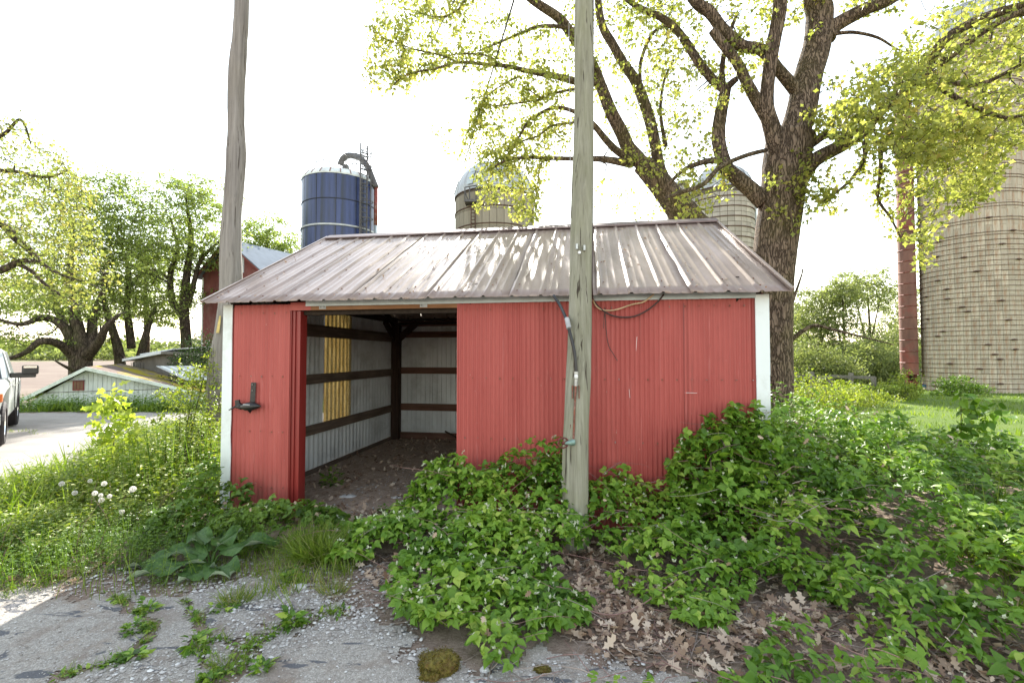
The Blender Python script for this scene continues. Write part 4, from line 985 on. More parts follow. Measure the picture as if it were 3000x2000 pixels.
# leaning pieces at the right of the white shed and collapsed grey shed behind
g0 = P(375, 1050, 30); cg = empty('collapsed_shed', (g0.x, g0.y, -1.85), math.radians(8), 'sagging weathered grey shed with broken roof behind the white shed', 'shed')
zz_ = lambda py, Y=30: P(400, py, Y).z + 1.85
pz = lambda px: (px - 375) / F * 30
MB().prism([(pz(382), -0.2), (pz(560), -0.2), (pz(560), zz_(1040)), (pz(475), zz_(1030)), (pz(382), zz_(1060))], 0.2, 5.0, 'y').build('wall', M['grey_wood'], cg)
slab(pz(368), zz_(1058), pz(470), zz_(1036), -0.3, 5, 0.16, M['white_wood'], 'roof', cg); slab(pz(470), zz_(1036), pz(600), zz_(1044), -0.3, 5, 0.16, M['grey_wood'], 'roof', cg)
slab(pz(390), zz_(1040), pz(478), zz_(1024), 0.6, 5.5, 0.08, M['white_wood'], 'roof', cg); slab(pz(474), zz_(1024), pz(620), zz_(1012), 0.9, 6, 0.08, M['dome'], 'roof', cg)
for i in range(6): MB().beam((pz(385 + i * 6), -0.05, zz_(1060)), (pz(387 + i * 5), -0.02, zz_(1100)), 0.10, 0.03).build('board', M['grey_wood'], cg)
l0 = P(470, 1120, 24.5); lt = empty('metal_lean_to', (l0.x, l0.y, -1.75), math.radians(20), 'pale sheet metal lean-to roof joining the white shed', 'lean-to')
zq = lambda py: P(500, py, 24.5).z + 1.75
pl2 = lambda px: (px - 470) / F * 24.5
MB().prism([(pl2(455), zq(1180)), (pl2(455), zq(1176)), (pl2(565), zq(1146)), (pl2(565), zq(1150))], 0, 0.9, 'y').build('bargeboard', M['white_wood'], lt)
for i in range(9):
    y = 1.0 + 0.0; x0 = pl2(455 + i * 10)
    MB().add([(x0, 0.2, zq(1072)), (x0 + 0.17, 0.2, zq(1072)), (x0 + 1.75, -0.6, zq(1112)), (x0 + 1.58, -0.6, zq(1112)), (x0, 0.2, zq(1072) - .02), (x0 + 0.17, 0.2, zq(1072) - .02), (x0 + 1.75, -0.6, zq(1112) - .02), (x0 + 1.58, -0.6, zq(1112) - .02)],
             [(0, 1, 2, 3), (7, 6, 5, 4), (0, 4, 5, 1), (1, 5, 6, 2), (2, 6, 7, 3), (3, 7, 4, 0)]).build('roof_sheet', M['paleroof'] if i % 2 else M['dome'], lt)
MB().box((pl2(470), 0.3, 0), (pl2(570), 2.5, zq(1165))).build('wall', M['white_wood'], lt)

# ------------------------------------------------------------------ pickup truck
def carpaint():
    t = NT('white_truck_paint'); f = t.noise(t.coord(), 3, 3); c = t.ramp(f, [(0.3, (0.55, 0.57, 0.56)), (0.7, (0.62, 0.64, 0.63))])
    d = t.noise(t.coord((1, 1, 3)), 5, 5, 0.7); c = t.mix(t.ramp(d, [(0.5, 0), (0.75, 0.3)]), c, (0.33, 0.30, 0.27)); t.b.inputs['Coat Weight'].default_value = 0.6; t.b.inputs['Coat Roughness'].default_value = 0.08
    return t.base(c, 0.35, 0.2, 0.5)
M['paint'] = carpaint(); M['tyre'] = mat_simple('tyre_rubber', (0.022, 0.018, 0.020), 0.8, 0, 0.2, 20)
M['glass'] = mat_simple('dark_window_glass', (0.02, 0.03, 0.03), 0.05, 0, 0.1, 3, bump=0, spec=0.9); M['chrome'] = mat_simple('chrome', (0.7, 0.7, 0.7), 0.12, 1.0, 0.05, 3, bump=0)
M['amber'] = mat_simple('amber_lens', (0.55, 0.13, 0.03), 0.15, bump=0); M['lens'] = mat_simple('clear_lens', (0.6, 0.6, 0.62), 0.1, 0.3, bump=0); M['redlens'] = mat_simple('red_lens', (0.35, 0.02, 0.02), 0.15, bump=0)
fw = Vector((-10.17, 9.15)); hd = Vector((0.70, -0.716)).normalized(); lf = Vector((-hd.y, hd.x))
tc = fw - lf * 0.90 - hd * 1.80
truck = empty('pickup_truck', (tc.x, tc.y, 0.02), math.atan2(hd.y, hd.x), 'white pickup truck with tall black tow mirrors parked on the driveway', 'pickup truck')
# cross-section loft along x; local +x forward, +y left
def loft(name, st_, mat, par):
    """st_: list of (x, [(y,z)...]) half sections mirrored"""
    b = MB(); n = None
    rings = []
    for x, half in st_:
        full = half + [(-y, z) for y, z in reversed(half)]
        rings.append([(x, y, z) for y, z in full]); n = len(full)
    V = [p for r in rings for p in r]
    f = [(k * n + j, k * n + (j + 1) % n, (k + 1) * n + (j + 1) % n, (k + 1) * n + j) for k in range(len(rings) - 1) for j in range(n)]
    f += [tuple(range(n)), tuple(range((len(rings) - 1) * n, len(rings) * n))]
    b.add(V, f); return b.build(name, mat, par, smooth=False, bevel=0.02)
def sec(zb, ztp, w, tw=None): tw = tw or w - 0.08; return [(w - 0.06, zb), (w, zb + 0.12), (w + 0.015, (zb + ztp) / 2), (w - 0.01, ztp - 0.08), (tw, ztp)]
loft('hood', [(2.78, sec(0.62, 1.06, 0.86, 0.70)), (2.65, sec(0.60, 1.16, 0.95, 0.80)), (2.2, sec(0.98, 1.22, 0.99, 0.86)), (1.35, sec(0.98, 1.27, 0.99, 0.90)), (1.30, sec(0.50, 1.27, 0.99, 0.90)), (1.18, sec(0.42, 1.28, 0.99, 0.92))], M['paint'], truck)
loft('cab', [(1.17, sec(0.42, 1.28, 0.99, 0.93)), (-0.95, sec(0.42, 1.30, 0.99, 0.94))], M['paint'], truck)
loft('cab_roof', [(0.42, [(0.78, 1.80), (0.80, 1.84), (0.76, 1.88), (0.6, 1.915), (0.3, 1.92)]), (-0.2, [(0.79, 1.82), (0.81, 1.87), (0.77, 1.92), (0.6, 1.955), (0.3, 1.96)]), (-0.85, [(0.78, 1.80), (0.80, 1.85), (0.76, 1.90), (0.6, 1.93), (0.3, 1.935)])], M['paint'], truck)
gl = MB(); A = [(1.12, 0.90, 1.29), (0.42, 0.76, 1.84), (-0.82, 0.76, 1.84), (-0.93, 0.90, 1.31)]
V = [(x, y, z) for x, y, z in A] + [(x, -y, z) for x, y, z in A]; gl.add(V, [(0, 1, 2, 3), (7, 6, 5, 4), (0, 4, 5, 1), (3, 2, 6, 7)]); gl.build('window_glass', M['glass'], truck)
for sgn in (1, -1):
    for a, b_ in (((1.14, 0.91, 1.28), (0.42, 0.775, 1.86)), ((-0.90, 0.91, 1.30), (-0.82, 0.775, 1.86)), ((-0.02, 0.915, 1.29), (-0.05, 0.785, 1.86)), ((0.85, 0.915, 1.285), (0.55, 0.79, 1.80))):
        MB().beam((a[0], a[1] * sgn, a[2]), (b_[0], b_[1] * sgn, b_[2]), 0.07, 0.06).build('pillar', M['paint'], truck)
loft('bed', [(-0.98, sec(0.60, 1.30, 0.98)), (-1.35, sec(0.60, 1.30, 0.98)), (-1.38, sec(0.98, 1.30, 0.98)), (-2.22, sec(0.98, 1.30, 0.98)), (-2.26, sec(0.58, 1.30, 0.98)), (-2.95, sec(0.58, 1.31, 0.96))], M['paint'], truck)
MB().box((-2.9, -0.80, 1.306), (-1.05, 0.80, 1.312)).build('bed_cover', M['black'], truck)
for sgn in (1, -1):
    for x in (1.80, -1.80):
        b = MB(); pr = [(0.30, -0.13), (0.40, -0.13), (0.43, -0.10), (0.435, 0.0), (0.43, 0.10), (0.40, 0.13), (0.30, 0.13)]
        m = Matrix.Translation((x, sgn * 0.86, 0.43)) @ Matrix.Rotation(math.pi / 2, 4, 'X')
        q = MB().lathe([(r, z) for r, z in pr] + [(0.30, -0.13)], 32); b.add([m @ Vector(p) for p in q.v], q.f)
        w = empty('wheel', (0, 0, 0)); w.parent = truck
        b.build('tyre', M['tyre'], w)
        q = MB().lathe([(0.0, 0.07), (0.10, 0.08), (0.12, 0.05), (0.26, 0.06), (0.30, 0.11), (0.30, -0.10)], 24)
        m2 = Matrix.Translation((x, sgn * 0.86, 0.43)) @ Matrix.Rotation(-sgn * math.pi / 2, 4, 'X'); MB().add([m2 @ Vector(p) for p in q.v], q.f).build('rim', M['chrome'], w)
    # tow mirror
    mr = MB(); mr.box((0.72, sgn * 0.96 if sgn > 0 else -1.36, 1.29), (0.82, sgn * 1.36 if sgn > 0 else -0.96, 1.40)); mo = mr.build('mirror', M['black'], truck, bevel=0.02)
    y0, y1 = sorted((sgn * 1.14, sgn * 1.40)); MB().box((0.70, y0, 1.36), (0.86, y1, 1.56)).build('mirror_head', M['black'], mo, bevel=0.03)
    MB().box((0.865, y0 + 0.03, 1.50), (0.875, y1 - 0.03, 1.545)).build('mirror_cap', M['chrome'], mo)
    y0, y1 = sorted((sgn * 0.60, sgn * 0.93)); MB().box((2.66, y0, 0.88), (2.80, y1, 1.08)).build('headlight', M['lens'], truck, bevel=0.02)
    y0, y1 = sorted((sgn * 0.90, sgn * 0.985)); MB().box((2.50, y0, 0.90), (2.70, y1, 1.06)).build('turn_signal', M['amber'], truck, bevel=0.015)
    for xx in (0.25, -0.72): 
        y0, y1 = sorted((sgn * 1.005, sgn * 1.035)); MB().box((xx, y0, 1.10), (xx + 0.18, y1, 1.14)).build('door_handle', M['chrome'], truck, bevel=0.008)
        MB().box((xx - 0.24 - 0.004, y0 - 0.002 if sgn > 0 else y0, 0.52), (xx - 0.24 + 0.004, y1 - 0.016 if sgn > 0 else y1 + 0.016, 1.26)).build('door_seam', M['black'], truck)
    y0, y1 = sorted((sgn * 0.80, sgn * 0.965)); MB().box((-2.97, y0, 0.85), (-2.94, y1, 1.25)).build('tail_light', M['redlens'], truck)
MB().box((2.70, -0.58, 0.72), (2.81, 0.58, 1.06)).build('grille', M['chrome'], truck, bevel=0.02)
MB().box((2.72, -0.98, 0.48), (2.92, 0.98, 0.70)).build('bumper', M['chrome'], truck, bevel=0.03)
MB().box((-3.1, -0.95, 0.50), (-2.96, 0.95, 0.68)).build('bumper', M['chrome'], truck, bevel=0.03)
MB().box((-2.6, -0.7, 0.35), (2.5, 0.7, 0.62)).build('chassis', M['black'], truck)

# ------------------------------------------------------------------ fences at the right
def fence(p0, p1, n, h, rails, name, label, rh=0.14, miss=()):
    a, b = p0, p1; root = empty(name, (a.x, a.y, a.z), 0, label, 'fence')
    dv = b - a
    for i in range(n + 1):
        p = dv * (i / n); z = float(zt(a.x + p.x, a.y + p.y)) - a.z
        MB().box((p.x - 0.07, p.y - 0.07, z - 0.2), (p.x + 0.07, p.y + 0.07, z + h + U(-0.1, 0.15))).build('post', M['grey_wood'], root)
    for i in range(n):
        for k, r in enumerate(rails):
            if (i, k) in miss: continue
            q0 = dv * (i / n); q1 = dv * ((i + 1) / n)
            z0 = float(zt(a.x + q0.x, a.y + q0.y)) - a.z + r + U(-.05, .05); z1 = float(zt(a.x + q1.x, a.y + q1.y)) - a.z + r + U(-.12, .05)
            MB().beam((q0.x, q0.y - 0.09, z0), (q1.x, q1.y - 0.09, z1), 0.04, rh).build('rail', M['grey_wood'], root)
    return root
fence(G(2330, 1150), G(2560, 1168), 4, 1.0, (0.85, 0.35), 'board_fence', 'weathered board fence nearest the lawn, half sunk in weeds', 0.13, ((1, 1), (3, 1)))
fence(P(2315, 1108, 42) - Vector((0, 0, 1.0)), P(2700, 1104, 40) - Vector((0, 0, 1.0)), 7, 1.2, (1.0, 0.5), 'board_fence', 'low weathered fence line below the far trees on the right')

# ------------------------------------------------------------------ leaves
def unit(a): return a / np.maximum(np.linalg.norm(a, axis=-1, keepdims=True), 1e-9)
T_DIAMOND = (np.array([(0, 0, 0), (.45, .28, .04), (1, 0, -.04), (.45, -.28, .04)]), np.array([(0, 2, 1), (0, 3, 2)]))
T_OVATE = (np.array([(0, 0, 0), (.22, .27, .03), (.55, .22, .04), (1, 0, -.12), (.55, -.22, .04), (.22, -.27, .03), (.42, 0, -.04)]), np.array([(6, 0, 5), (6, 5, 4), (6, 4, 3), (6, 3, 2), (6, 2, 1), (6, 1, 0)]))
T_SERR = (np.array([(0, 0, 0), (.10, .22, .02), (.34, .36, .03), (.56, .30, .05), (.80, .15, .0), (1, 0, -.12), (.80, -.15, .0), (.56, -.30, .05), (.34, -.36, .03), (.10, -.22, .02), (.45, 0, -.05)]),
          np.array([(10, i, (i + 9) % 10) for i in range(10)]))
T_OAK = (np.array([(0, 0, 0), (.22, .10, .0), (.32, .28, .05), (.45, .12, .0), (.60, .40, .07), (.72, .16, 0), (.88, .22, .04), (1.0, 0, -.05), (.88, -.22, .04), (.72, -.16, 0), (.60, -.40, .07), (.45, -.12, .0), (.32, -.28, .05), (.22, -.10, .0)]),
         np.array([(0, 13, 1), (13, 3, 1), (1, 3, 2), (13, 12, 11), (13, 11, 3), (11, 5, 3), (3, 5, 4), (11, 10, 9), (11, 9, 5), (9, 7, 5), (5, 7, 6), (9, 8, 7)]))
T_LOBE = (np.array([(0, 0, 0), (.30, .14, .0), (.50, .38, .06), (.68, .16, 0), (1.0, 0, -.08), (.68, -.16, 0), (.50, -.38, .06), (.30, -.14, .0)]), np.array([(0, 7, 1), (7, 3, 1), (1, 3, 2), (7, 5, 3), (7, 6, 5), (5, 4, 3)]))
T_MAPLE = (np.array([(0, 0, 0), (.05, .30, .0), (.28, .22, .02), (.45, .52, .04), (.58, .22, .02), (1, 0, -.06), (.58, -.22, .02), (.45, -.52, .04), (.28, -.22, .02), (.05, -.30, .0)]),
           np.array([(0, 2, 1), (0, 8, 2), (0, 9, 8), (2, 4, 3), (2, 8, 4), (8, 6, 4), (8, 7, 6), (4, 6, 5)]))
T_BLADE = (np.array([(0, -.035, 0), (0, .035, 0), (.5, -.028, .0), (.5, .028, .0), (1, 0, -.16)]), np.array([(0, 2, 1), (1, 2, 3), (2, 4, 3)]))
T_FERN = (np.array([(0, 0, 0), (.5, .10, 0), (1, 0, -.08), (.5, -.10, 0), (.18, .0, 0), (.35, .34, .03), (.42, .0, 0), (.18, 0, 0), (.35, -.34, .03), (.42, 0, 0), (.55, 0, 0), (.72, .25, .0), (.75, 0, 0), (.55, 0, 0), (.72, -.25, 0), (.75, 0, 0)]),
          np.array([(0, 2, 1), (0, 3, 2), (4, 6, 5), (7, 8, 9), (10, 12, 11), (13, 14, 15)]))

def leaf_arrays(pos, tip, nrm, size, tpl, rnd, curl=None):
    T, Fc = tpl; n = len(pos); tip = unit(tip); s = unit(np.cross(nrm, tip)); nn = np.cross(tip, s)
    sz = np.asarray(size).reshape(-1, 1, 1)
    X = T[None, :, 0:1] * tip[:, None, :] + T[None, :, 1:2] * s[:, None, :] + T[None, :, 2:3] * nn[:, None, :]
    if curl is not None:
        X = X + (T[None, :, 0:1] ** 2 * curl.reshape(-1, 1, 1)) * nn[:, None, :]
    V = pos[:, None, :] + X * sz
    k = len(T); Fa = (Fc[None] + (np.arange(n) * k)[:, None, None]).reshape(-1, 3)
    return V.reshape(-1, 3), Fa, np.repeat(rnd, k)
def leaves_obj(name, chunks, mat, parent=None):
    Vs, Fs, Rs = [], [], []; o = 0
    for V, Fc, r in chunks: Vs.append(V); Fs.append(Fc + o); Rs.append(r); o += len(V)
    me = np_mesh(name, np.concatenate(Vs), np.concatenate(Fs), mat, np.concatenate(Rs), smooth=False); return link(name, me, parent)
def rdir(rs, n, up=0.0):
    d = rs.normal(size=(n, 3)); d[:, 2] += up; return unit(d)

# ------------------------------------------------------------------ trees
def lerp_path(pts, rad, step):
    P_, R_ = [], []
    pts = spline([Vector(p) for p in pts], 6) if len(pts) > 2 else [Vector(p) for p in pts]
    rr = np.interp(np.linspace(0, 1, len(pts)), np.linspace(0, 1, len(rad)), rad)
    return pts, list(rr)
def ragged_tube(mb, pts, rad, n, rs, amp=0.05):
    k0 = len(mb.v); mb.tube(pts, rad, n); K = len(pts); ph = rs.uniform(0, 6, 3)
    for i in range(K):
        c = pts[i]
        for j in range(n):
            q = Vector(mb.v[k0 + i * n + j]); t = 2 * math.pi * j / n
            s = 1 + amp * (math.sin(3 * t + ph[0] + i * 0.3) * 0.6 + math.sin(7 * t + ph[1] - i * 0.2) * 0.4) + rs.uniform(-amp, amp) * 0.35
            mb.v[k0 + i * n + j] = tuple(c + (q - c) * s)
class Tree:
    def __init__(s, name, base, label, cat, seed, bark_, leafm, group=None):
        s.root = empty(name, base, 0, label, cat, group); s.b = Vector(base); s.rs = np.random.RandomState(seed); s.bark = bark_; s.leafm = leafm
        s.nodes = []; s.nrad = []; s.mb = MB(); s.tw = MB(); s.tips = []
    def limb(s, pts, rad, n=12, part=None, nodes_from=0, amp=0.05, leaf=False):
        P_, R_ = lerp_path(pts, rad, 0.3); L = [p - s.b for p in P_]
        ragged_tube(s.mb, L, R_, n, s.rs, amp)
        for i, p in enumerate(P_):
            if i >= nodes_from: s.nodes.append(p); s.nrad.append(R_[i])
        if leaf: s.tips += [p for i, p in enumerate(P_) if R_[i] < 0.04 or i == len(P_) - 1]
    def grow(s, att, rtip=0.006, maxlen=2.5, jit=0.12, tf=0.55, sides=4, up=0.0, collect=True, k=0.55):
        """att: (n,3) points that want a twig; connect each to the nearest node, nearest first"""
        N = np.array([tuple(p) for p in s.nodes]); NR = np.array(s.nrad, float); att = np.asarray(att)
        d0 = np.min(np.linalg.norm(att[:, None, :] - N[None, ::max(1, len(N) // 400), :], axis=2), axis=1); order = np.argsort(d0)
        cap = len(att) * 6 + len(N); A = np.zeros((cap, 3)); AR = np.zeros(cap); c = len(N); A[:c] = N; AR[:c] = NR
        for i in order:
            p = att[i]; d = np.linalg.norm(A[:c] - p, axis=1); j = int(np.argmin(d - 0.10 * np.minimum(AR[:c], 0.1)))
            L = d[j]
            if L < 0.05: continue
            q = A[j]; m = max(2, min(5, int(L / 0.35) + 1)); r0 = min(AR[j] * 0.72, max(rtip * 1.3, rtip * (1 + 2.4 * L ** 0.9) * (1 + k))); r1 = rtip
            pts = [Vector(q)]; rr = [r0]; w = s.rs.normal(size=3) * L * jit
            for t in range(1, m + 1):
                a = t / m; e = q + (p - q) * a + w * math.sin(math.pi * a) + (s.rs.normal(size=3) * L * jit * 0.35 if t < m else 0); e[2] -= up * math.sin(math.pi * a) * L * 0.3
                pts.append(Vector(e)); rr.append(r0 + (r1 - r0) * a ** 0.8)
                A[c] = e; AR[c] = rr[-1]; c += 1
            s.tw.tube([x - s.b for x in pts], rr, sides, cap=False)
            if collect: s.tips.append(pts[-1]); s.tips += pts[m // 2 + 1:-1] if m > 2 else []
        s.nodes = [Vector(v) for v in A[:c]]; s.nrad = list(AR[:c])
    def leaves(s, per, rad, size, tpl, spread=0.8, droop=0.25, sv=0.35, name='crown', frac=1.0, tips=None, rbias=0.0, flat=1.0):
        T_ = np.array([tuple(p - s.b) for p in (tips if tips is not None else s.tips)]); rs = s.rs
        if frac < 1: T_ = T_[rs.rand(len(T_)) < frac]
        n = len(T_); clump = rs.rand(n); cnt = np.maximum(1, rs.poisson(per, n)); idx = np.repeat(np.arange(n), cnt); N = len(idx)
        off = rdir(rs, N) * (rs.rand(N, 1) ** 0.6) * rad; off[:, 2] *= flat
        pos = T_[idx] + off; tip = unit(off + rs.normal(size=(N, 3)) * rad * spread + np.array([0, 0, -droop * rad])); nrm = unit(rs.normal(size=(N, 3)) * 0.8 + np.array([0, 0, 1.0]))
        size_ = size * rs.uniform(1 - sv, 1 + sv, N); r = np.clip(clump[idx] * 0.6 + rs.rand(N) * 0.4 + rbias, 0, 1)
        return leaf_arrays(pos, tip, nrm, size_, tpl, r, rs.uniform(-.3, .1, N))
    def done(s, chunks, trunk='trunk', twig='branches', crown='crown', smooth=True):
        if s.mb.v: s.mb.build(trunk, s.bark, s.root, smooth=smooth, fixn=False)
        if s.tw.v: o = s.tw.build(twig, M['twig'], s.root, smooth=True, fixn=False); o['kind'] = 'stuff'
        o = leaves_obj(crown, chunks, s.leafm, s.root); o['kind'] = 'stuff'; return s.root
def poly_pts(rs, poly, n, Y0, Y1, dens=None):
    """points inside a picture outline, spread over a range of distances"""
    out = []; xs = [p[0] for p in poly]; ys = [p[1] for p in poly]; x0, x1, y0, y1 = min(xs), max(xs), min(ys), max(ys)
    while len(out) < n:
        px = rs.uniform(x0, x1, 400); py = rs.uniform(y0, y1, 400); k = in_poly(poly, px, py)
        for a, b in zip(px[k], py[k]):
            out.append(tuple(P(a, b, rs.uniform(Y0, Y1))))
            if len(out) >= n: break
    return np.array(out)
px_r = lambda w, Y: w / F * Y / 2

# --- big oak right behind the shed
Y1_ = 9.3
ob = G(2255, 1235); ob = Vector((P(2252, 1200, Y1_).x, Y1_, 0.0))
t1 = Tree('oak_tree', ob, 'big rough barked oak with yellow green leaves behind the right end of the shed', 'tree', 21, M['bark'], M['leaf_oak'])
def L(tr, pts, n=10, leaf=False, amp=0.05):
    tr.limb([P(a, b, Y) for a, b, Y, w in pts], [px_r(w, Y) * 0.92 for a, b, Y, w in pts], n, leaf=leaf, amp=amp)
t1.limb([Vector((P(2248, 1235, Y1_).x, Y1_, -0.15)), P(2250, 1150, Y1_), P(2254, 1000, Y1_), P(2262, 842, Y1_), P(2277, 683, Y1_), P(2290, 580, Y1_), P(2303, 480, Y1_), P(2318, 400, Y1_)],
        [px_r(w, Y1_) for w in (150, 128, 116, 112, 116, 118, 124, 128)], 22, amp=0.045)
L(t1, [(2300, 470, 9.3, 95), (2345, 330, 9.35, 88), (2368, 223, 9.4, 84), (2393, 134, 9.45, 82), (2400, 45, 9.5, 78), (2388, -40, 9.5, 72), (2400, -300, 9.6, 55), (2370, -620, 9.7, 30)], 16)
L(t1, [(2285, 470, 9.2, 60), (2262, 380, 9.1, 52), (2246, 312, 9.0, 44), (2252, 223, 8.95, 40), (2264, 134, 8.9, 42), (2281, 45, 8.85, 42), (2286, 0, 8.8, 42), (2300, -250, 8.6, 34), (2340, -560, 8.4, 16)], 12)
L(t1, [(2420, 110, 9.5, 60), (2446, 76, 9.45, 46), (2536, 27, 9.3, 40), (2625, -10, 9.2, 32), (2760, -130, 9.0, 24), (2880, -330, 8.8, 12)], 10)
L(t1, [(2345, 520, 9.25, 60), (2388, 469, 9.1, 46), (2469, 424, 8.9, 42), (2536, 379, 8.7, 38), (2580, 325, 8.5, 36), (2640, 270, 8.35, 33), (2700, 225, 8.2, 31), (2735, 160, 8.1, 30), (2790, 100, 8.0, 30), (2900, 45, 7.8, 28), (3050, 0, 7.6, 28), (3300, -120, 7.4, 16)], 12)
L(t1, [(2725, 215, 8.15, 22), (2770, 175, 8.0, 24), (2830, 130, 7.85, 22), (2910, 75, 7.7, 20), (3010, 35, 7.6, 24), (3200, 60, 7.4, 14)], 10)
L(t1, [(2380, 420, 9.2, 30), (2420, 395, 9.1, 26), (2465, 397, 9.0, 22), (2520, 400, 8.8, 18)], 8)
L(t1, [(2240, 592, 9.3, 60), (2205, 560, 9.35, 50), (2165, 525, 9.4, 46), (2130, 495, 9.45, 44), (2112, 446, 9.5, 42), (2105, 400, 9.5, 42), (2108, 350, 9.5, 40), (2120, 290, 9.5, 36), (2128, 255, 9.5, 34)], 12)
L(t1, [(2128, 262, 9.5, 32), (2090, 236, 9.55, 28), (2045, 180, 9.6, 27), (2000, 110, 9.65, 25), (1950, 60, 9.7, 22), (1850, 10, 9.8, 16), (1780, -60, 9.9, 8)], 8)
L(t1, [(2125, 260, 9.5, 26), (2150, 238, 9.4, 22), (2160, 232, 9.35, 18)], 8)
L(t1, [(2120, 270, 9.5, 24), (2116, 200, 9.5, 18), (2130, 120, 9.5, 14), (2160, 40, 9.5, 10)], 6)
L(t1, [(2262, 372, 9.1, 42), (2223, 304, 9.05, 36), (2188, 241, 9.0, 33), (2156, 179, 9.0, 31), (2116, 129, 9.0, 28), (2087, 89, 9.0, 26)], 10)
L(t1, [(2335, 270, 9.35, 40), (2277, 200, 9.2, 34), (2232, 147, 9.15, 36), (2170, 134, 9.1, 36), (2116, 85, 9.1, 36), (2080, 36, 9.1, 36), (2027, -10, 9.1, 34), (1960, -160, 9.2, 24), (1900, -340, 9.3, 12)], 12)
L(t1, [(2110, 470, 9.5, 24), (2060, 475, 9.5, 18), (2000, 500, 9.5, 15), (1960, 540, 9.6, 10)], 6)
L(t1, [(2245, 440, 9.1, 14), (2180, 458, 8.9, 15), (2110, 490, 8.7, 15), (2060, 540, 8.6, 16), (2000, 562, 8.6, 15), (1950, 580, 8.6, 10)], 6)
L(t1, [(2535, 415, 8.7, 20), (2530, 470, 8.5, 12), (2495, 525, 8.4, 9), (2440, 570, 8.3, 7), (2410, 590, 8.3, 4)], 6, True)
L(t1, [(2580, 430, 8.5, 16), (2580, 500, 8.4, 12), (2572, 580, 8.3, 9), (2610, 640, 8.2, 7), (2640, 700, 8.2, 4)], 6, True)
L(t1, [(2600, 380, 8.4, 18), (2640, 450, 8.2, 14), (2700, 465, 8.0, 9)], 6, True)
L(t1, [(2440, 100, 9.4, 14), (2500, 95, 9.2, 11), (2570, 110, 9.0, 9), (2620, 140, 8.9, 6), (2660, 158, 8.8, 4)], 5)
L(t1, [(2725, 235, 8.1, 20), (2790, 280, 7.9, 16), (2870, 320, 7.7, 13), (2950, 345, 7.5, 10), (3020, 330, 7.4, 8)], 6, True)
L(t1, [(2620, 300, 8.4, 22), (2720, 235, 8.2, 18), (2860, 250, 7.9, 14), (2990, 190, 7.6, 10)], 6, True)
L(t1, [(2318, 995, 9.2, 16), (2380, 955, 9.0, 12), (2440, 965, 8.8, 9), (2520, 985, 8.6, 6), (2620, 1010, 8.4, 3)], 5)
L(t1, [(2316, 900, 9.2, 14), (2350, 800, 9.0, 5), (2345, 790, 8.9, 3)], 4)
rs = np.random.RandomState(4)
att = np.concatenate([
    poly_pts(rs, [(2400, 240), (2560, 180), (2680, 60), (2860, -20), (3060, -60), (3060, 420), (2960, 420), (2900, 560), (2840, 640), (2780, 520), (2700, 470), (2560, 420), (2480, 330)], 651, 7.3, 9.4),
    poly_pts(rs, [(2680, 350), (2860, 330), (2980, 400), (2900, 560), (2760, 640), (2700, 790), (2670, 700), (2660, 500)], 186, 7.3, 8.6),
    poly_pts(rs, [(2330, 330), (2520, 280), (2560, 430), (2400, 400)], 93, 8.6, 9.4),
    poly_pts(rs, [(2240, 500), (2370, 500), (2380, 640), (2260, 700)], 34, 8.7, 9.1),
    poly_pts(rs, [(1780, -260), (2380, -260), (2250, 200), (2100, 330), (2000, 420), (1930, 280), (1800, 120)], 511, 8.6, 10.6),
    poly_pts(rs, [(2250, -300), (2700, -300), (2640, 40), (2500, 60), (2380, 100), (2260, 60)], 186, 8.6, 10.4),
    poly_pts(rs, [(1750, -900), (3100, -900), (3100, -60), (1750, -200)], 300, 7.6, 11.0),
    poly_pts(rs, [(2340, 440), (2480, 480), (2460, 650), (2330, 560)], 40, 8.6, 9.0),
    poly_pts(rs, [(2420, 330), (2620, 170), (2760, 140), (2780, 480), (2640, 470), (2480, 440)], 190, 7.0, 8.1),
    poly_pts(rs, [(2500, 470), (2680, 500), (2650, 640), (2520, 560)], 24, 8.2, 8.8),
    poly_pts(rs, [(1960, 380), (2120, 400), (2140, 600), (2000, 640)], 77, 8.9, 10.0),
])
t1.grow(att, 0.0062, jit=0.20, up=0.2, sides=3)
ch1 = [t1.leaves(11, 0.15, 0.100, T_LOBE, frac=0.9)]
t1.done(ch1)

# --- second oak, leaning left behind the roof
Y2 = 12.2; ob2 = Vector((P(2110, 800, Y2).x, Y2, 0.0))
t2 = Tree('oak_tree', ob2, 'leaning forked oak rising behind the shed roof and spreading over its left side', 'tree', 33, M['bark'], M['leaf_oak'])
t2.limb([ob2 - Vector((0, 0, 0.2)), P(2092, 780, Y2), P(2020, 650, Y2), P(1975, 590, Y2), P(1925, 530, Y2), P(1880, 480, Y2)], [0.50, 0.46, 0.40, 0.34, 0.30, 0.26], 18)
L(t2, [(1890, 490, 12.2, 50), (1855, 450, 12.1, 46), (1837, 425, 12.1, 44), (1817, 381, 12.0, 42), (1788, 323, 11.9, 40), (1760, 250, 11.8, 36), (1735, 190, 11.7, 34), (1684, 116, 11.6, 32), (1638, 54, 11.5, 30), (1560, 0, 11.4, 26), (1450, -90, 11.2, 18), (1300, -220, 11.0, 9)], 12)
L(t2, [(1960, 560, 12.2, 44), (1935, 500, 12.2, 38), (1922, 440, 12.2, 36), (1908, 370, 12.3, 36), (1887, 300, 12.4, 35), (1860, 235, 12.4, 33), (1828, 190, 12.4, 30), (1795, 130, 12.4, 28), (1765, 75, 12.4, 26), (1752, 0, 12.4, 24), (1740, -200, 12.3, 17), (1690, -420, 12.2, 8)], 12)
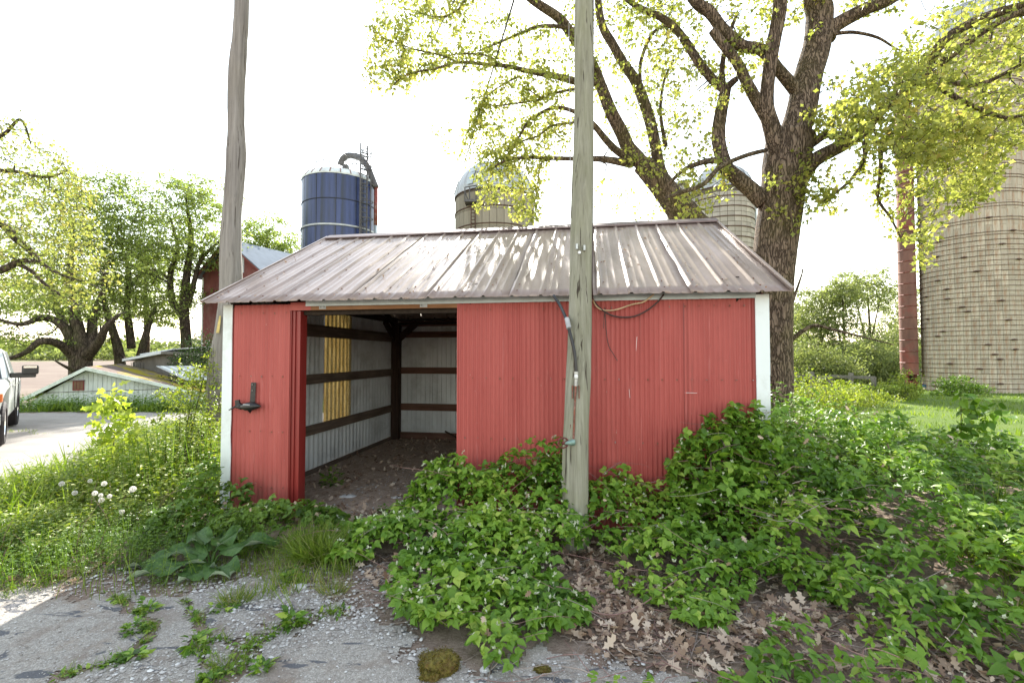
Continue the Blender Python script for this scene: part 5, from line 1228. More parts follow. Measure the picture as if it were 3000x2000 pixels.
L(t2, [(1850, 480, 12.1, 30), (1800, 472, 11.8, 24), (1755, 466, 11.6, 20), (1672, 465, 11.2, 15), (1600, 463, 10.9, 13), (1530, 462, 10.7, 11), (1475, 474, 10.5, 8), (1430, 500, 10.4, 5)], 8, True)
L(t2, [(1840, 462, 12.1, 28), (1805, 440, 12.0, 24), (1775, 410, 11.9, 22), (1738, 365, 11.7, 19), (1700, 335, 11.5, 15), (1630, 315, 11.3, 12), (1568, 340, 11.1, 10), (1547, 356, 11.0, 9), (1506, 427, 10.9, 7), (1477, 464, 10.8, 4)], 8, True)
L(t2, [(1752, 240, 11.8, 28), (1715, 245, 11.6, 24), (1676, 236, 11.4, 22), (1630, 224, 11.2, 20), (1547, 209, 11.0, 16), (1489, 195, 10.8, 13), (1415, 188, 10.6, 11), (1340, 183, 10.4, 9), (1280, 200, 10.3, 7), (1216, 212, 10.2, 6), (1187, 222, 10.2, 5), (1150, 250, 10.1, 3)], 8, True)
L(t2, [(1340, 183, 10.4, 8), (1290, 162, 10.4, 6), (1215, 145, 10.4, 5), (1150, 122, 10.4, 3), (1100, 108, 10.4, 2)], 5, True)
L(t2, [(1465, 195, 10.7, 8), (1430, 165, 10.6, 6), (1350, 158, 10.5, 5), (1300, 170, 10.5, 3)], 5, True)
L(t2, [(1690, 92, 11.6, 18), (1647, 80, 11.4, 13), (1580, 78, 11.2, 11), (1527, 97, 11.1, 9), (1465, 124, 11.0, 6), (1400, 150, 10.9, 3)], 6, True)
L(t2, [(1560, 0, 11.4, 14), (1480, -20, 11.2, 10), (1375, -5, 11.0, 8), (1340, 30, 10.9, 6), (1290, 52, 10.8, 5), (1230, 38, 10.7, 3)], 5, True)
L(t2, [(1710, 262, 11.6, 12), (1680, 262, 11.4, 10), (1620, 275, 11.2, 8), (1590, 290, 11.1, 7), (1547, 298, 11.0, 6), (1464, 309, 10.8, 5), (1415, 305, 10.7, 3)], 5, True)
L(t2, [(1590, 290, 11.1, 5), (1550, 265, 11.0, 4), (1528, 250, 11.0, 3)], 5, True)
L(t2, [(1720, 350, 11.7, 12), (1672, 360, 11.4, 9), (1614, 369, 11.2, 8), (1576, 398, 11.1, 7), (1518, 418, 10.9, 6), (1480, 445, 10.8, 3)], 5, True)
L(t2, [(1415, 305, 10.7, 4), (1400, 340, 10.7, 3), (1380, 375, 10.6, 3), (1362, 400, 10.6, 2)], 4, True)
L(t2, [(1520, 225, 10.9, 7), (1470, 250, 10.8, 5), (1420, 290, 10.7, 4), (1395, 345, 10.7, 3)], 4, True)
L(t2, [(1620, 465, 10.9, 9), (1585, 480, 10.7, 6), (1575, 540, 10.6, 4), (1565, 600, 10.5, 3), (1555, 640, 10.4, 2)], 4, True)
L(t2, [(1885, 310, 12.4, 16), (1876, 240, 12.2, 12), (1880, 170, 12.0, 12), (1920, 90, 11.9, 10), (1985, 75, 11.8, 8)], 6)
L(t2, [(1950, 430, 12.2, 16), (1935, 330, 12.0, 10), (1945, 240, 11.9, 9), (1975, 175, 11.8, 6)], 6)
att = np.concatenate([
    poly_pts(rs, [(1100, 20), (1250, -20), (1500, 40), (1640, 90), (1660, 240), (1500, 230), (1350, 200), (1200, 240), (1080, 270), (1095, 190), (1180, 150)], 325, 10.0, 11.8),
    poly_pts(rs, [(1075, 60), (1200, 60), (1200, 280), (1080, 260)], 85, 9.9, 10.8),
    poly_pts(rs, [(1380, 240), (1660, 200), (1670, 420), (1600, 480), (1480, 500), (1400, 420)], 248, 10.2, 11.9),
    poly_pts(rs, [(1400, 440), (1600, 440), (1580, 620), (1540, 680), (1480, 600), (1400, 620)], 124, 10.2, 11.0),
    poly_pts(rs, [(1620, -200), (2000, -200), (1990, 300), (1920, 560), (1800, 440), (1730, 300), (1640, 120)], 511, 11.0, 13.4),
    poly_pts(rs, [(1150, -420), (1900, -620), (1800, -40), (1300, 30), (1100, 0)], 403, 10.0, 13.0),
    poly_pts(rs, [(1250, 380), (1640, 330), (1640, 560), (1420, 560)], 90, 10.6, 12.2),
    poly_pts(rs, [(1740, 520), (1990, 560), (1900, 700), (1760, 600)], 18, 11.0, 12.0),
])
t2.grow(att, 0.0070, jit=0.20, up=0.15, sides=3)
t2.done([t2.leaves(10, 0.15, 0.100, T_LOBE)])

# --- generic background tree
def crown_tree(name, base, trunks, ells, label, seed, bark_, leafm, natt, per, crad, lsz, tpl=T_DIAMOND, rtip=0.020, group=None, cat='tree', flat=0.7, droop=0.2):
    """trunks: list of (points, radii); ells: list of (centre, (rx,ry,rz), weight) in world space"""
    t = Tree(name, base, label, cat, seed, bark_, leafm, group)
    for pts, rad in trunks: t.limb(pts, [r_ * 0.78 for r_ in rad], 8, amp=0.06)
    w = np.array([e[2] for e in ells], float); w /= w.sum(); A = []
    for e, k in zip(ells, w):
        n = max(6, int(natt * k)); d = rdir(t.rs, n) * (t.rs.rand(n, 1) ** 0.42); A.append(np.array(e[0])[None] + d * np.array(e[1])[None] * (1 + 0.28 * np.sin(d[:, 0:1] * 7 + e[0][0]) * np.cos(d[:, 2:3] * 6 + e[0][2])))
    t.grow(np.concatenate(A), rtip, jit=0.14, sides=3)
    return t.done([t.leaves(per, crad, lsz, tpl, flat=flat, droop=droop)])
# --- yellow leaved oak whose branches enter from the left edge
yb = Vector((-19.8, 14.8, -0.2))
t3 = Tree('oak_tree', yb, 'oak with pale yellow leaves reaching in from the left edge', 'tree', 44, M['bark2'], M['leaf_yel'])
t3.limb([yb, P(-330, 900, 14.8), P(-300, 700, 14.6), P(-330, 450, 14.5), P(-280, 150, 14.4)], [0.42, 0.36, 0.30, 0.22, 0.10], 12)
L(t3, [(-300, 640, 14.6, 44), (-140, 600, 14.2, 34), (0, 655, 13.9, 24), (45, 700, 13.8, 20), (90, 735, 13.7, 18), (120, 770, 13.6, 14), (180, 805, 13.5, 9), (260, 830, 13.4, 5)], 8, True)
L(t3, [(-320, 800, 14.7, 40), (-150, 830, 14.3, 30), (0, 792, 13.8, 22), (60, 765, 13.6, 18), (110, 768, 13.5, 14)], 8, True)
L(t3, [(60, 775, 13.6, 14), (100, 800, 13.5, 12), (135, 835, 13.4, 9), (200, 880, 13.3, 5)], 6, True)
L(t3, [(-300, 400, 14.5, 26), (-120, 420, 14.2, 20), (0, 400, 14.0, 12), (60, 350, 13.9, 8), (90, 420, 13.8, 4)], 6, True)
L(t3, [(-310, 550, 14.5, 30), (-120, 520, 14.2, 22), (20, 500, 13.9, 14), (130, 520, 13.7, 8), (200, 500, 13.6, 4)], 6, True)
att = np.concatenate([poly_pts(rs, [(-120, 330), (20, 340), (60, 400), (190, 430), (260, 560), (330, 760), (350, 840), (250, 900), (80, 860), (-120, 900)], 420, 12.6, 15.2),
                      poly_pts(rs, [(-700, 100), (-100, 250), (-100, 900), (-700, 800)], 260, 12.5, 17)])
t3.grow(att, 0.010, jit=0.15); t3.done([t3.leaves(17, 0.32, 0.105, T_LOBE)])
# --- spreading tree beside the white shed
def E(px, py, Y, rx, ry, rz_, w): c = P(px, py, Y); return (tuple(c), (rx, ry, rz_), w)
def TB(px, Y): p = P(px, 1100, Y); return Vector((p.x, p.y, float(zt(p.x, p.y)) - 0.1))
b4 = TB(238, 30)
pz_ = lambda *a: P(*a)
crown_tree('spreading_tree', b4, [
    ([b4, P(236, 1040, 30), P(232, 985, 30), P(215, 900, 30), P(205, 800, 30), P(215, 640, 30)], [0.85, 0.75, 0.5, 0.36, 0.25, 0.10]),
    ([P(225, 1050, 30), P(180, 1010, 29), P(120, 1000, 28), P(70, 1035, 27.5), P(-10, 1060, 27)], [0.5, 0.34, 0.26, 0.18, 0.10]),
    ([P(222, 1035, 30), P(190, 960, 29.5), P(130, 930, 29), P(60, 950, 28), P(-20, 930, 28)], [0.46, 0.34, 0.24, 0.16, 0.08]),
    ([P(245, 1040, 30), P(268, 990, 30.5), P(272, 930, 31), P(300, 860, 31), P(320, 760, 31)], [0.5, 0.40, 0.32, 0.22, 0.1]),
    ([P(250, 1045, 30), P(290, 1000, 29.5), P(310, 960, 29), P(350, 920, 29)], [0.5, 0.34, 0.26, 0.1]),
    ([P(228, 1040, 30), P(200, 980, 31), P(160, 880, 32), P(130, 760, 32)], [0.5, 0.36, 0.25, 0.1]),
    ([P(215, 1085, 29), P(185, 1070, 28.4), P(160, 1055, 28)], [0.16, 0.10, 0.05])],
    [E(230, 640, 31, 4.2, 3.5, 3.0, 3), E(150, 800, 31, 4.5, 3.5, 2.6, 2.4), E(300, 760, 31, 3.2, 3, 2.6, 1.8), E(60, 900, 30, 3.6, 3, 1.8, 1.2), E(260, 900, 30, 2.6, 2.4, 1.4, .6), E(60, 1000, 29, 3.4, 2.2, 0.7, .6), E(200, 545, 31, 2.2, 2, 1.2, .6), E(0, 750, 31, 3.5, 3, 3.5, 1.2)],
    'low spreading dark limbed tree behind the white shed', 51, M['bark2'], M['leaf_loc'], 1250, 13, 0.55, 0.19, flat=0.5)
b5 = TB(352, 33)
crown_tree('leafy_tree', b5, [
    ([b5, P(352, 1060, 33), P(338, 990, 33), P(318, 930, 33), P(300, 860, 33), P(310, 760, 33)], [0.5, 0.42, 0.34, 0.28, 0.2, 0.08]),
    ([P(385, 1020, 34), P(378, 960, 34), P(372, 890, 34), P(378, 800, 34), P(350, 700, 34)], [0.36, 0.32, 0.26, 0.2, 0.08]),
    ([P(410, 1045, 34), P(425, 990, 34), P(440, 940, 34), P(458, 890, 34)], [0.34, 0.30, 0.22, 0.08]),
    ([P(372, 850, 34), P(420, 800, 34), P(500, 830, 33.5)], [0.2, 0.16, 0.06])],
    [E(330, 620, 33, 2.6, 2.5, 1.8, 1), E(390, 700, 33, 3.0, 2.6, 2.0, 1.4), E(350, 820, 33, 3.0, 2.4, 1.6, 1), E(440, 900, 34, 2.6, 2, 1.6, .8), E(350, 540, 33, 1.7, 1.5, 1.1, .5), E(290, 1000, 33, 1.2, 1, 0.5, .2)],
    'two stemmed green tree right of the spreading tree', 52, M['bark2'], M['leaf_loc'], 800, 12, 0.5, 0.19, flat=0.5)
b6 = TB(545, 38)
crown_tree('tall_tree', b6, [
    ([b6, P(545, 1010, 38), P(540, 900, 38), P(548, 800, 38), P(560, 700, 38), P(545, 580, 38)], [0.62, 0.50, 0.46, 0.36, 0.25, 0.1]),
    ([P(540, 930, 38), P(505, 880, 38), P(500, 800, 38), P(520, 730, 38), P(500, 640, 38)], [0.42, 0.34, 0.28, 0.2, 0.08]),
    ([P(548, 900, 38), P(568, 830, 38), P(590, 760, 38), P(650, 700, 38)], [0.34, 0.26, 0.2, 0.1]),
    ([P(500, 820, 38), P(450, 790, 38), P(410, 800, 38)], [0.2, 0.14, 0.06]),
    ([P(520, 740, 38), P(470, 720, 38), P(430, 700, 38)], [0.2, 0.14, 0.06])],
    [E(530, 560, 38, 2.4, 2.2, 1.5, 1), E(600, 600, 38, 3.0, 2.6, 2.0, 1.4), E(500, 640, 38, 3.2, 2.6, 1.8, 1.5), E(560, 730, 38, 4.2, 3, 1.7, 1.8), E(470, 770, 38, 3.0, 2.4, 1.2, 1), E(640, 720, 39, 3.0, 2.4, 2.0, 1), E(540, 860, 38, 2.4, 2, 1.0, .5)],
    'tall green tree with twin dark trunks left of the grey pole', 53, M['bark2'], M['leaf_loc'], 1150, 12, 0.55, 0.21, flat=0.5)
b8 = TB(430, 44)
crown_tree('leafy_tree', b8, [([b8, P(430, 980, 44), P(425, 860, 44), P(430, 740, 44)], [0.4, 0.3, 0.2, 0.08])],
    [E(430, 780, 44, 4.0, 3, 2.6, 1.3), E(380, 860, 44, 4.0, 3, 2.2, 1), E(250, 900, 44, 4.5, 3, 2.0, 1), E(480, 900, 44, 3.0, 2.5, 2.0, .8), E(120, 860, 44, 4.5, 3, 2.6, 1)], 'pale green tree filling the gap behind the left trunks', 58, M['bark2'], M['leaf_loc'], 900, 14, 0.65, 0.24, flat=0.5)
b7 = TB(780, 47)
crown_tree('round_tree', b7, [([b7, P(780, 900, 47), P(782, 780, 47), P(785, 680, 47)], [0.45, 0.36, 0.25, 0.1])],
    [E(785, 690, 47, 3.0, 2.6, 2.0, 1), E(740, 720, 47, 2.4, 2.2, 1.9, .7), E(840, 740, 47, 2.2, 2.0, 1.4, .6), E(770, 790, 47, 3.6, 2.5, 1.8, .8)],
    'light green round tree behind the red barn roof', 54, M['bark2'], M['leaf_loc'], 500, 16, 0.65, 0.24, flat=0.5)
# --- right background trees
RT = [(2400, 46, 950, 2.6, [(2380, 900, 3.0, 2.2), (2350, 960, 3.0, 1.6), (2440, 880, 2.4, 1.8), (2380, 1030, 3.4, 1.6)], 'rounded green tree nearest the oak trunk on the right'),
      (2545, 48, 960, 3.0, [(2540, 830, 3.0, 1.8), (2580, 870, 3.2, 2.0), (2500, 850, 2.4, 1.8), (2570, 980, 3.0, 1.6), (2550, 1040, 3.4, 1.5)], 'tallest tree of the right background row'),
      (2470, 44, 980, 2.2, [(2470, 860, 2.4, 2.0), (2450, 950, 2.6, 1.6), (2470, 1030, 3.0, 1.6)], 'thin dark stemmed tree in the middle of the right row'),
      (2635, 52, 960, 3.0, [(2630, 900, 2.6, 3.0), (2650, 980, 2.8, 2.4), (2630, 1045, 3, 1.6)], 'green tree beside the silo chute'),
      (2340, 58, 980, 3.0, [(2330, 930, 2.4, 1.8), (2350, 1000, 3.2, 2.0)], 'small pale tree showing between oak trunk and rounded tree')]
for i, (px, Y, py, r, cl, lab) in enumerate(RT):
    b = TB(px, Y); tr = [([b, P(px, 1040, Y), P(px + 3, py, Y), P(cl[0][0], cl[0][1] + 20, Y)], [0.26, 0.22, 0.16, 0.05])]
    for (cx, cy_, rr, rz_) in cl[1:]: tr.append(([P(px, 1030, Y), P((px + cx) / 2, (1030 + cy_) / 2, Y), P(cx, cy_, Y)], [0.15, 0.10, 0.04]))
    crown_tree('background_tree', b, tr, [E(cx, cy_, Y, rr, rr * 0.8, rz_, 1) for cx, cy_, rr, rz_ in cl], lab, 60 + i, M['bark2'], M['leaf_far'], 520, 15, 0.6, 0.22, flat=0.6, group='trees behind the right fence')
# --- shrubs
def shrub(name, base, ells, label, seed, leafm, natt, per, crad, lsz, tpl=T_OVATE, stems=6, group=None, cat='shrub', rt=0.006):
    t = Tree(name, base, label, cat, seed, M['twig'], leafm, group); b = Vector(base)
    for i in range(stems):
        e = ells[i % len(ells)]; c = Vector(e[0]); d = Vector(tuple(t.rs.normal(size=3))) * 0.25 * e[1][0]
        t.limb([b, b.lerp(c, 0.5) + d * 0.5, c + d], [rt * 4, rt * 3, rt], 5)
    A = []
    w = np.array([e[2] for e in ells], float); w /= w.sum()
    for e, k in zip(ells, w):
        n = max(6, int(natt * k)); d = rdir(t.rs, n) * (t.rs.rand(n, 1) ** 0.45); q = np.array(e[0])[None] + d * np.array(e[1])[None]; q[:, 2] = np.maximum(q[:, 2], b.z + 0.06); A.append(q)
    t.grow(np.concatenate(A), rt, jit=0.15, sides=3)
    return t.done([t.leaves(per, crad, lsz, tpl)], trunk='stems', twig='twigs', crown='foliage')
sb = TB(590, 27)
shrub('evergreen_shrub', TB(590, 27), [E(590, 1060, 27, 1.7, 1.5, 1.5, 2), E(560, 1120, 27, 1.6, 1.3, 1.0, 1), E(610, 1010, 27, 1.2, 1.2, 1.0, .6), E(540, 1060, 27, 0.9, 0.8, 0.6, .4)], 'dark evergreen shrub in front of the barn corner', 71, M['leaf_dark'], 520, 14, 0.22, 0.10, T_DIAMOND, 8)
lb0 = P(2800, 1172, 21.0); lb0.z = float(zt(lb0.x, 21.0))
shrub('lilac_bush', lb0, [E(2805, 1130, 21.0, 0.85, 0.6, 0.50, 2), E(2775, 1132, 20.8, 0.6, 0.5, 0.5, 1), E(2860, 1142, 20.8, 0.7, 0.5, 0.30, 1), E(2770, 1158, 20.7, 0.6, 0.4, 0.3, .5)], 'dark green bush against the foot of the big silo', 72, M['leaf_weed_d'], 300, 12, 0.13, 0.08, T_OVATE, 8)
shrub('pale_bush', G(2560, 1170), [E(2555, 1140, 19, 0.75, 0.7, 0.4, 1), E(2600, 1150, 19, 0.6, 0.5, 0.3, 1)], 'light green bush at the end of the board fence', 73, M['leaf_weed'], 150, 12, 0.13, 0.075)
shrub('pale_bush', G(2655, 1172), [E(2650, 1120, 19, 0.6, 0.6, 0.6, 1), E(2665, 1150, 18.5, 0.5, 0.5, 0.35, 1)], 'light green bush just left of the silo chute', 74, M['leaf_weed'], 150, 12, 0.13, 0.075)
for i, (px, py, Y, rx, rz_, lab) in enumerate(((2350, 1040, 38, 2.2, 2.6, 'wide background bush just right of the oak trunk'), (2440, 1050, 36, 2.0, 1.9, 'dark hollow background bush under the rounded tree'), (2520, 1030, 39, 2.6, 2.6, 'tall background bush in the middle below the thin stems'), (2590, 1045, 37, 2.2, 2.2, 'bushy growth left of the silo chute beyond the fence'), (2650, 1030, 42, 2.4, 3.0, 'background bush touching the silo chute'))):
    c = P(px, py, Y); b = Vector((c.x, c.y, float(zt(c.x, c.y))))
    shrub('background_bush', b, [((c.x, c.y, b.z + rz_ * 0.75), (rx, 1.6, rz_ * 0.85), 1), ((c.x + rx * .6, c.y, b.z + rz_ * 0.4), (rx * .7, 1.4, rz_ * 0.5), .6), ((c.x - rx * .6, c.y, b.z + rz_ * 0.4), (rx * .7, 1.4, rz_ * 0.5), .6)], lab, 180 + i, M['leaf_far'], 420, 14, 0.42, 0.19, T_DIAMOND, 5, 'bushes under the right background trees', rt=0.012)
for i, (px, py, h, Y, lab) in enumerate(((2420, 1140, 0.7, 15, 'yellow green thicket nearest the oak trunk'), (2500, 1150, 0.5, 16, 'low yellow green thicket in front of the board fence'), (2350, 1120, 0.8, 13, 'tangled thicket at the oak foot'))):
    c = P(px, py, Y); b = Vector((c.x, c.y, float(zt(c.x, c.y))))
    shrub('thicket', b, [((c.x, c.y, b.z + h * 0.8), (1.1, 0.9, h * 0.8), 1), ((c.x + 0.9, c.y + 0.3, b.z + h * 0.5), (0.9, 0.8, h * 0.5), .7), ((c.x - 0.8, c.y, b.z + h * 0.6), (0.9, 0.8, h * 0.5), .7)], lab, 80 + i, M['leaf_weed'], 330, 10, 0.13, 0.07)
# small leaved bush by the left pole
c = Vector((-4.75, 6.6, 0)); 
shrub('hawthorn_bush', (c.x, c.y, 0), [E(600, 1150, 6.9, 0.45, 0.4, 0.42, 1.2), E(560, 1240, 6.7, 0.50, 0.4, 0.35, 1), E(620, 1270, 6.5, 0.35, 0.4, 0.45, 1), E(570, 1100, 7.0, 0.35, 0.3, 0.22, .5), E(500, 1160, 7.0, 0.25, 0.25, 0.12, .3), E(615, 1060, 7.0, 0.16, 0.2, 0.25, .25)],
      'twiggy bush with small bright leaves beside the left pole', 91, M['leaf_weed'], 420, 8, 0.075, 0.042, T_OVATE, 9, rt=0.003)
# bright young maple in the weeds
mb_ = G(330, 1420)
def sapling(name, base, tips, label, seed, leafm, lsz, tpl, stem_r, per=5, crad=0.10, cat='sapling', bark_=None):
    t = Tree(name, base, label, cat, seed, bark_ or M['twig'], leafm); b = Vector(base)
    top = tips[0]
    t.limb([b, b.lerp(top, 0.5) + Vector((0.03, 0, 0)), top], [stem_r, stem_r * 0.7, stem_r * 0.3], 6)
    t.tips = [Vector(top)]
    for q in tips[1:]:
        q = Vector(q); j = min(range(len(t.nodes)), key=lambda i: (t.nodes[i] - q).length + (0 if t.nodes[i].z < q.z else 1) * 0.3); t.limb([t.nodes[j], t.nodes[j].lerp(q, 0.5) + Vector((0, 0, 0.02)), q], [stem_r * 0.5, stem_r * 0.35, stem_r * 0.15], 4); t.tips += [q, t.nodes[j].lerp(q, 0.6)]
    return t.done([t.leaves(per, crad, lsz, tpl, droop=0.6)], trunk='stem', crown='foliage')
Ym = 6.2
mp = [P(335, 1140, Ym), P(270, 1200, Ym), P(300, 1190, Ym), P(345, 1220, Ym), P(275, 1230, Ym), P(380, 1210, Ym), P(370, 1235, Ym + 0.2), P(300, 1270, Ym - 0.1), P(360, 1270, Ym), P(385, 1285, Ym + .1), P(335, 1305, Ym), P(280, 1260, Ym), P(395, 1250, Ym), P(325, 1180, Ym), P(320, 1245, Ym - .2), P(350, 1160, Ym)]
sapling('maple_sapling', G(322, 1400), mp, 'young maple with glowing yellow green leaves standing in the weeds', 92, M['leaf_maple'], 0.105, T_MAPLE, 0.010, 7, 0.11, cat='sapling')
# sapling at the right corner of the shed
Ys = 4.2; sp_ = [P(2120, 1385, Ys), P(2030, 1370, Ys - .1), P(2080, 1330, Ys), P(2170, 1300, Ys), P(2200, 1420, Ys), P(2250, 1450, Ys), P(2280, 1400, Ys), P(2060, 1400, Ys), P(2150, 1360, Ys), P(2230, 1350, Ys + .1), P(2300, 1350, Ys + .1), P(2100, 1280, Ys + .1)]
sapling('young_tree', G(2190, 1620), [P(2175, 1490, Ys)] + sp_, 'young tree stem with pointed leaves at the right corner of the shed', 93, M['leaf_br'], 0.085, T_SERR, 0.018, 6, 0.10, bark_=M['bark2'])
Yq = 5.6
sapling('poplar_shoot', G(2800, 1440), [P(2815, 1165, Yq)] + [P(a, b, Yq) for a, b in ((2870, 1170), (2850, 1200), (2900, 1195), (2840, 1230), (2930, 1215), (2810, 1250), (2870, 1260), (2780, 1300), (2900, 1290), (2840, 1330))], 'tall shoot with broad grey green leaves sticking up on the right', 94, M['leaf_br'], 0.10, T_SERR, 0.010, 6, 0.10, cat='shoot')

# ------------------------------------------------------------------ far woods and hills
def wood_band(name, pts, h, n, lsz, seed, depth=14, col=None):
    rs = np.random.RandomState(seed); A = []
    for (x0, y0), (x1, y1) in zip(pts[:-1], pts[1:]):
        k = int(n * math.hypot(x1 - x0, y1 - y0) / sum(math.hypot(pts[i + 1][0] - pts[i][0], pts[i + 1][1] - pts[i][1]) for i in range(len(pts) - 1)))
        t = rs.rand(k); x = x0 + (x1 - x0) * t; y = y0 + (y1 - y0) * t + rs.uniform(0, depth, k); hh = h * (0.62 + 0.25 * np.sin(x * 0.09 + seed) + 0.18 * np.sin(x * 0.31 + 1)); z = zt(x, y) + hh * rs.rand(k) ** 0.6
        A.append(np.stack([x, y, z], 1))
    A = np.concatenate(A); N = len(A); V, f, r = leaf_arrays(A, rdir(rs, N), rdir(rs, N, 0.5), lsz * rs.uniform(.6, 1.4, N), T_DIAMOND, np.clip(rs.rand(N) * 0.7 + 0.15 * np.sin(A[:, 0] * 0.2), 0, 1))
    o = leaves_obj(name, [(V, f, r)], M['leaf_far']); o['kind'] = 'stuff'; tag(o, col, 'wood'); return o
wood_band('distant_wood', [(-560, 330), (-330, 300), (-120, 290)], 11, 9000, 3.2, 1, 30, 'line of green woods beyond the ploughed field')
wood_band('distant_wood', [(-700, 480), (-100, 500)], 16, 7000, 5.0, 2, 60, 'hazy woods on the far hill left')
wood_band('distant_wood', [(60, 150), (140, 140), (230, 150)], 9, 7000, 2.0, 3, 20, 'green woods far behind the right fence')
wood_band('hedge', [(-30, 30), (-22, 28), (-16, 27.5)], 1.6, 1500, 0.25, 5, 2.0, 'weedy hedge along the field edge beside the white shed')

# ------------------------------------------------------------------ low growth
rs = np.random.RandomState(99)
def bumps_h(x, y, B):
    h = np.zeros_like(x)
    for cx, cy_, rx, ry, hh in B:
        d = ((x - cx) / rx) ** 2 + ((y - cy_) / ry) ** 2; h = np.maximum(h, hh * np.sqrt(np.clip(1 - d, 0, 1)))
    return h
def wallline(x): return 4.97 - 0.1628 * (x - 0.1)     # y of the front wall for a given x (front side)
def cov(x, y, poly, jit=0.12):
    return in_poly(poly, x + jit * np.sin(7 * y + 3 * x), y + jit * np.sin(6 * x - 2 * y))

def bramble(name, poly, B, dens, lsz, label, cat, seed, holes=(), ymin=0.0, canes=40, buds=0.05, tpl=T_SERR, jit=0.12, behind_wall=False, mat='leaf_br', hmin=0.05, hnoise=0.35, low=0.45, extra=None, caneh=0.2):
    rs = np.random.RandomState(seed); xs = [p[0] for p in poly]; ys = [p[1] for p in poly]
    A = (max(xs) - min(xs)) * (max(ys) - min(ys)); n = int(A * dens)
    x = rs.uniform(min(xs), max(xs), n); y = rs.uniform(min(ys), max(ys), n); k = cov(x, y, poly, jit)
    for (hx, hy, hrx, hry) in holes: k &= (((x - hx) / hrx) ** 2 + ((y - hy) / hry) ** 2 > 1 + 0.35 * np.sin(9 * x + 7 * y))
    x, y = x[k], y[k]; H = bumps_h(x, y, B); H = np.maximum(H, hmin) * (1 + hnoise * np.sin(5.1 * x + 2.2 * np.sin(4 * y)) * np.cos(4.3 * y + x) )
    # thin out where it clumps
    kk = rs.rand(len(x)) < np.clip(0.75 + 0.5 * np.sin(3.1 * x + 1.7) * np.sin(3.7 * y + 0.6) + (H > 0.3) * 0.5, 0.25, 1); x, y, H = x[kk], y[kk], H[kk]
    if not behind_wall:
        f_ = ~((x > -3.3) & (x < 2.62) & (y > wallline(x) - 0.03)); x, y, H = x[f_], y[f_], H[f_]
    N = len(x); u = rs.rand(N); u_ = np.concatenate([u, rs.rand(40000)]); z = zt(x, y) + H * (low + (1 - low) * u ** 0.45) + rs.normal(size=N) * 0.02
    if extra is not None:
        x = np.concatenate([x, extra[:, 0]]); y = np.concatenate([y, extra[:, 1]]); z = np.concatenate([z, extra[:, 2]]); N = len(x)
    C = np.stack([x, y, z], 1); az = rs.uniform(0, 2 * math.pi, N)
    ax = np.stack([np.cos(az), np.sin(az), rs.uniform(-.35, .15, N)], 1); nrm = unit(rs.normal(size=(N, 3)) * 0.38 + np.array([0, -0.25, 1.0]))
    tone = np.clip(0.30 + 0.45 * rs.rand(N) + 0.22 * np.sin(4 * x + 2 * y) * np.cos(3 * y - x) + 0.25 * (u_[:N] - 0.5), 0, 1); s0 = lsz * np.clip(rs.normal(size=N) * 0.30 + 0.92, 0.35, 1.7); ch = []
    for da, sc in ((0, 1.0), (1.25, 0.82), (-1.25, 0.82)):
        s_ = np.cross(nrm, ax); d = ax * math.cos(da) + s_ * math.sin(da)
        ch.append(leaf_arrays(C + unit(ax) * 0.004, d + rs.normal(size=(N, 3)) * 0.12, nrm + rs.normal(size=(N, 3)) * 0.18, s0 * sc, tpl, np.clip(tone + rs.normal(size=N) * 0.1, 0, 1), rs.uniform(-.35, .05, N)))
    root = leaves_obj(name, ch, M[mat]); tag(root, label, cat, None, 'stuff')
    kd = rs.rand(N) < 0.022; nd = int(kd.sum())
    if nd: o = leaves_obj('dead_leaves', [leaf_arrays(C[kd] + np.array([0, 0, .01]), rdir(rs, nd), unit(rs.normal(size=(nd, 3)) * .7 + np.array([0, -.3, 1.])), 0.06 * rs.uniform(.4, 1.2, nd), T_OAK, rs.rand(nd), rs.uniform(-.6, .6, nd))], M['litter'], root); o['kind'] = 'stuff'
    # pale buds
    nb = int(N * buds)
    if nb:
        i = rs.choice(N, nb, False); Cb = np.repeat(C[i] + np.array([0, 0, 0.045]), 5, 0); nn = len(Cb)
        o = leaves_obj('buds', [leaf_arrays(Cb, rdir(rs, nn, 1.0), rdir(rs, nn), 0.028 * rs.uniform(.5, 1.2, nn), T_DIAMOND, rs.rand(nn))], M['leaf_under'], root); o['kind'] = 'stuff'
    if canes:
        mb = MB(); mb2 = MB()
        for c_ in range(canes):
            p = C[rs.randint(N)]; a = rs.choice([0.0, math.pi]) + rs.normal() * 0.7; Lc = rs.uniform(0.15, 0.65); r_c = rs.uniform(0.0016, 0.0034)
            q = p + np.array([0, 0, -0.02 + rs.normal() * 0.03]); d_ = np.array([math.cos(a), math.sin(a) * 0.7, rs.uniform(-.25, .45)]); cv = rs.normal(size=3) * 0.16; pts = []
            for t in range(7):
                pts.append(tuple(q)); q = q + d_ * Lc / 6; d_ = d_ + cv * 0.5 + np.array([0, 0, -0.10]) + rs.normal(size=3) * 0.06
                q[2] = max(q[2], float(zt(q[0], q[1])) + 0.01)
                if (q[0] < 2.7 and q[0] > -3.3): q[1] = min(q[1], wallline(q[0]) - 0.04)
            (mb if rs.rand() < 0.6 else mb2).tube(pts, [r_c * (1 - 0.09 * t) for t in range(7)], 4, cap=False)
        if mb.v: o = mb.build('canes', M['cane'], root, smooth=True, fixn=False); o['kind'] = 'stuff'
        if mb2.v: o = mb2.build('dead_canes', M['cane_grey'], root, smooth=True, fixn=False); o['kind'] = 'stuff'
    return root

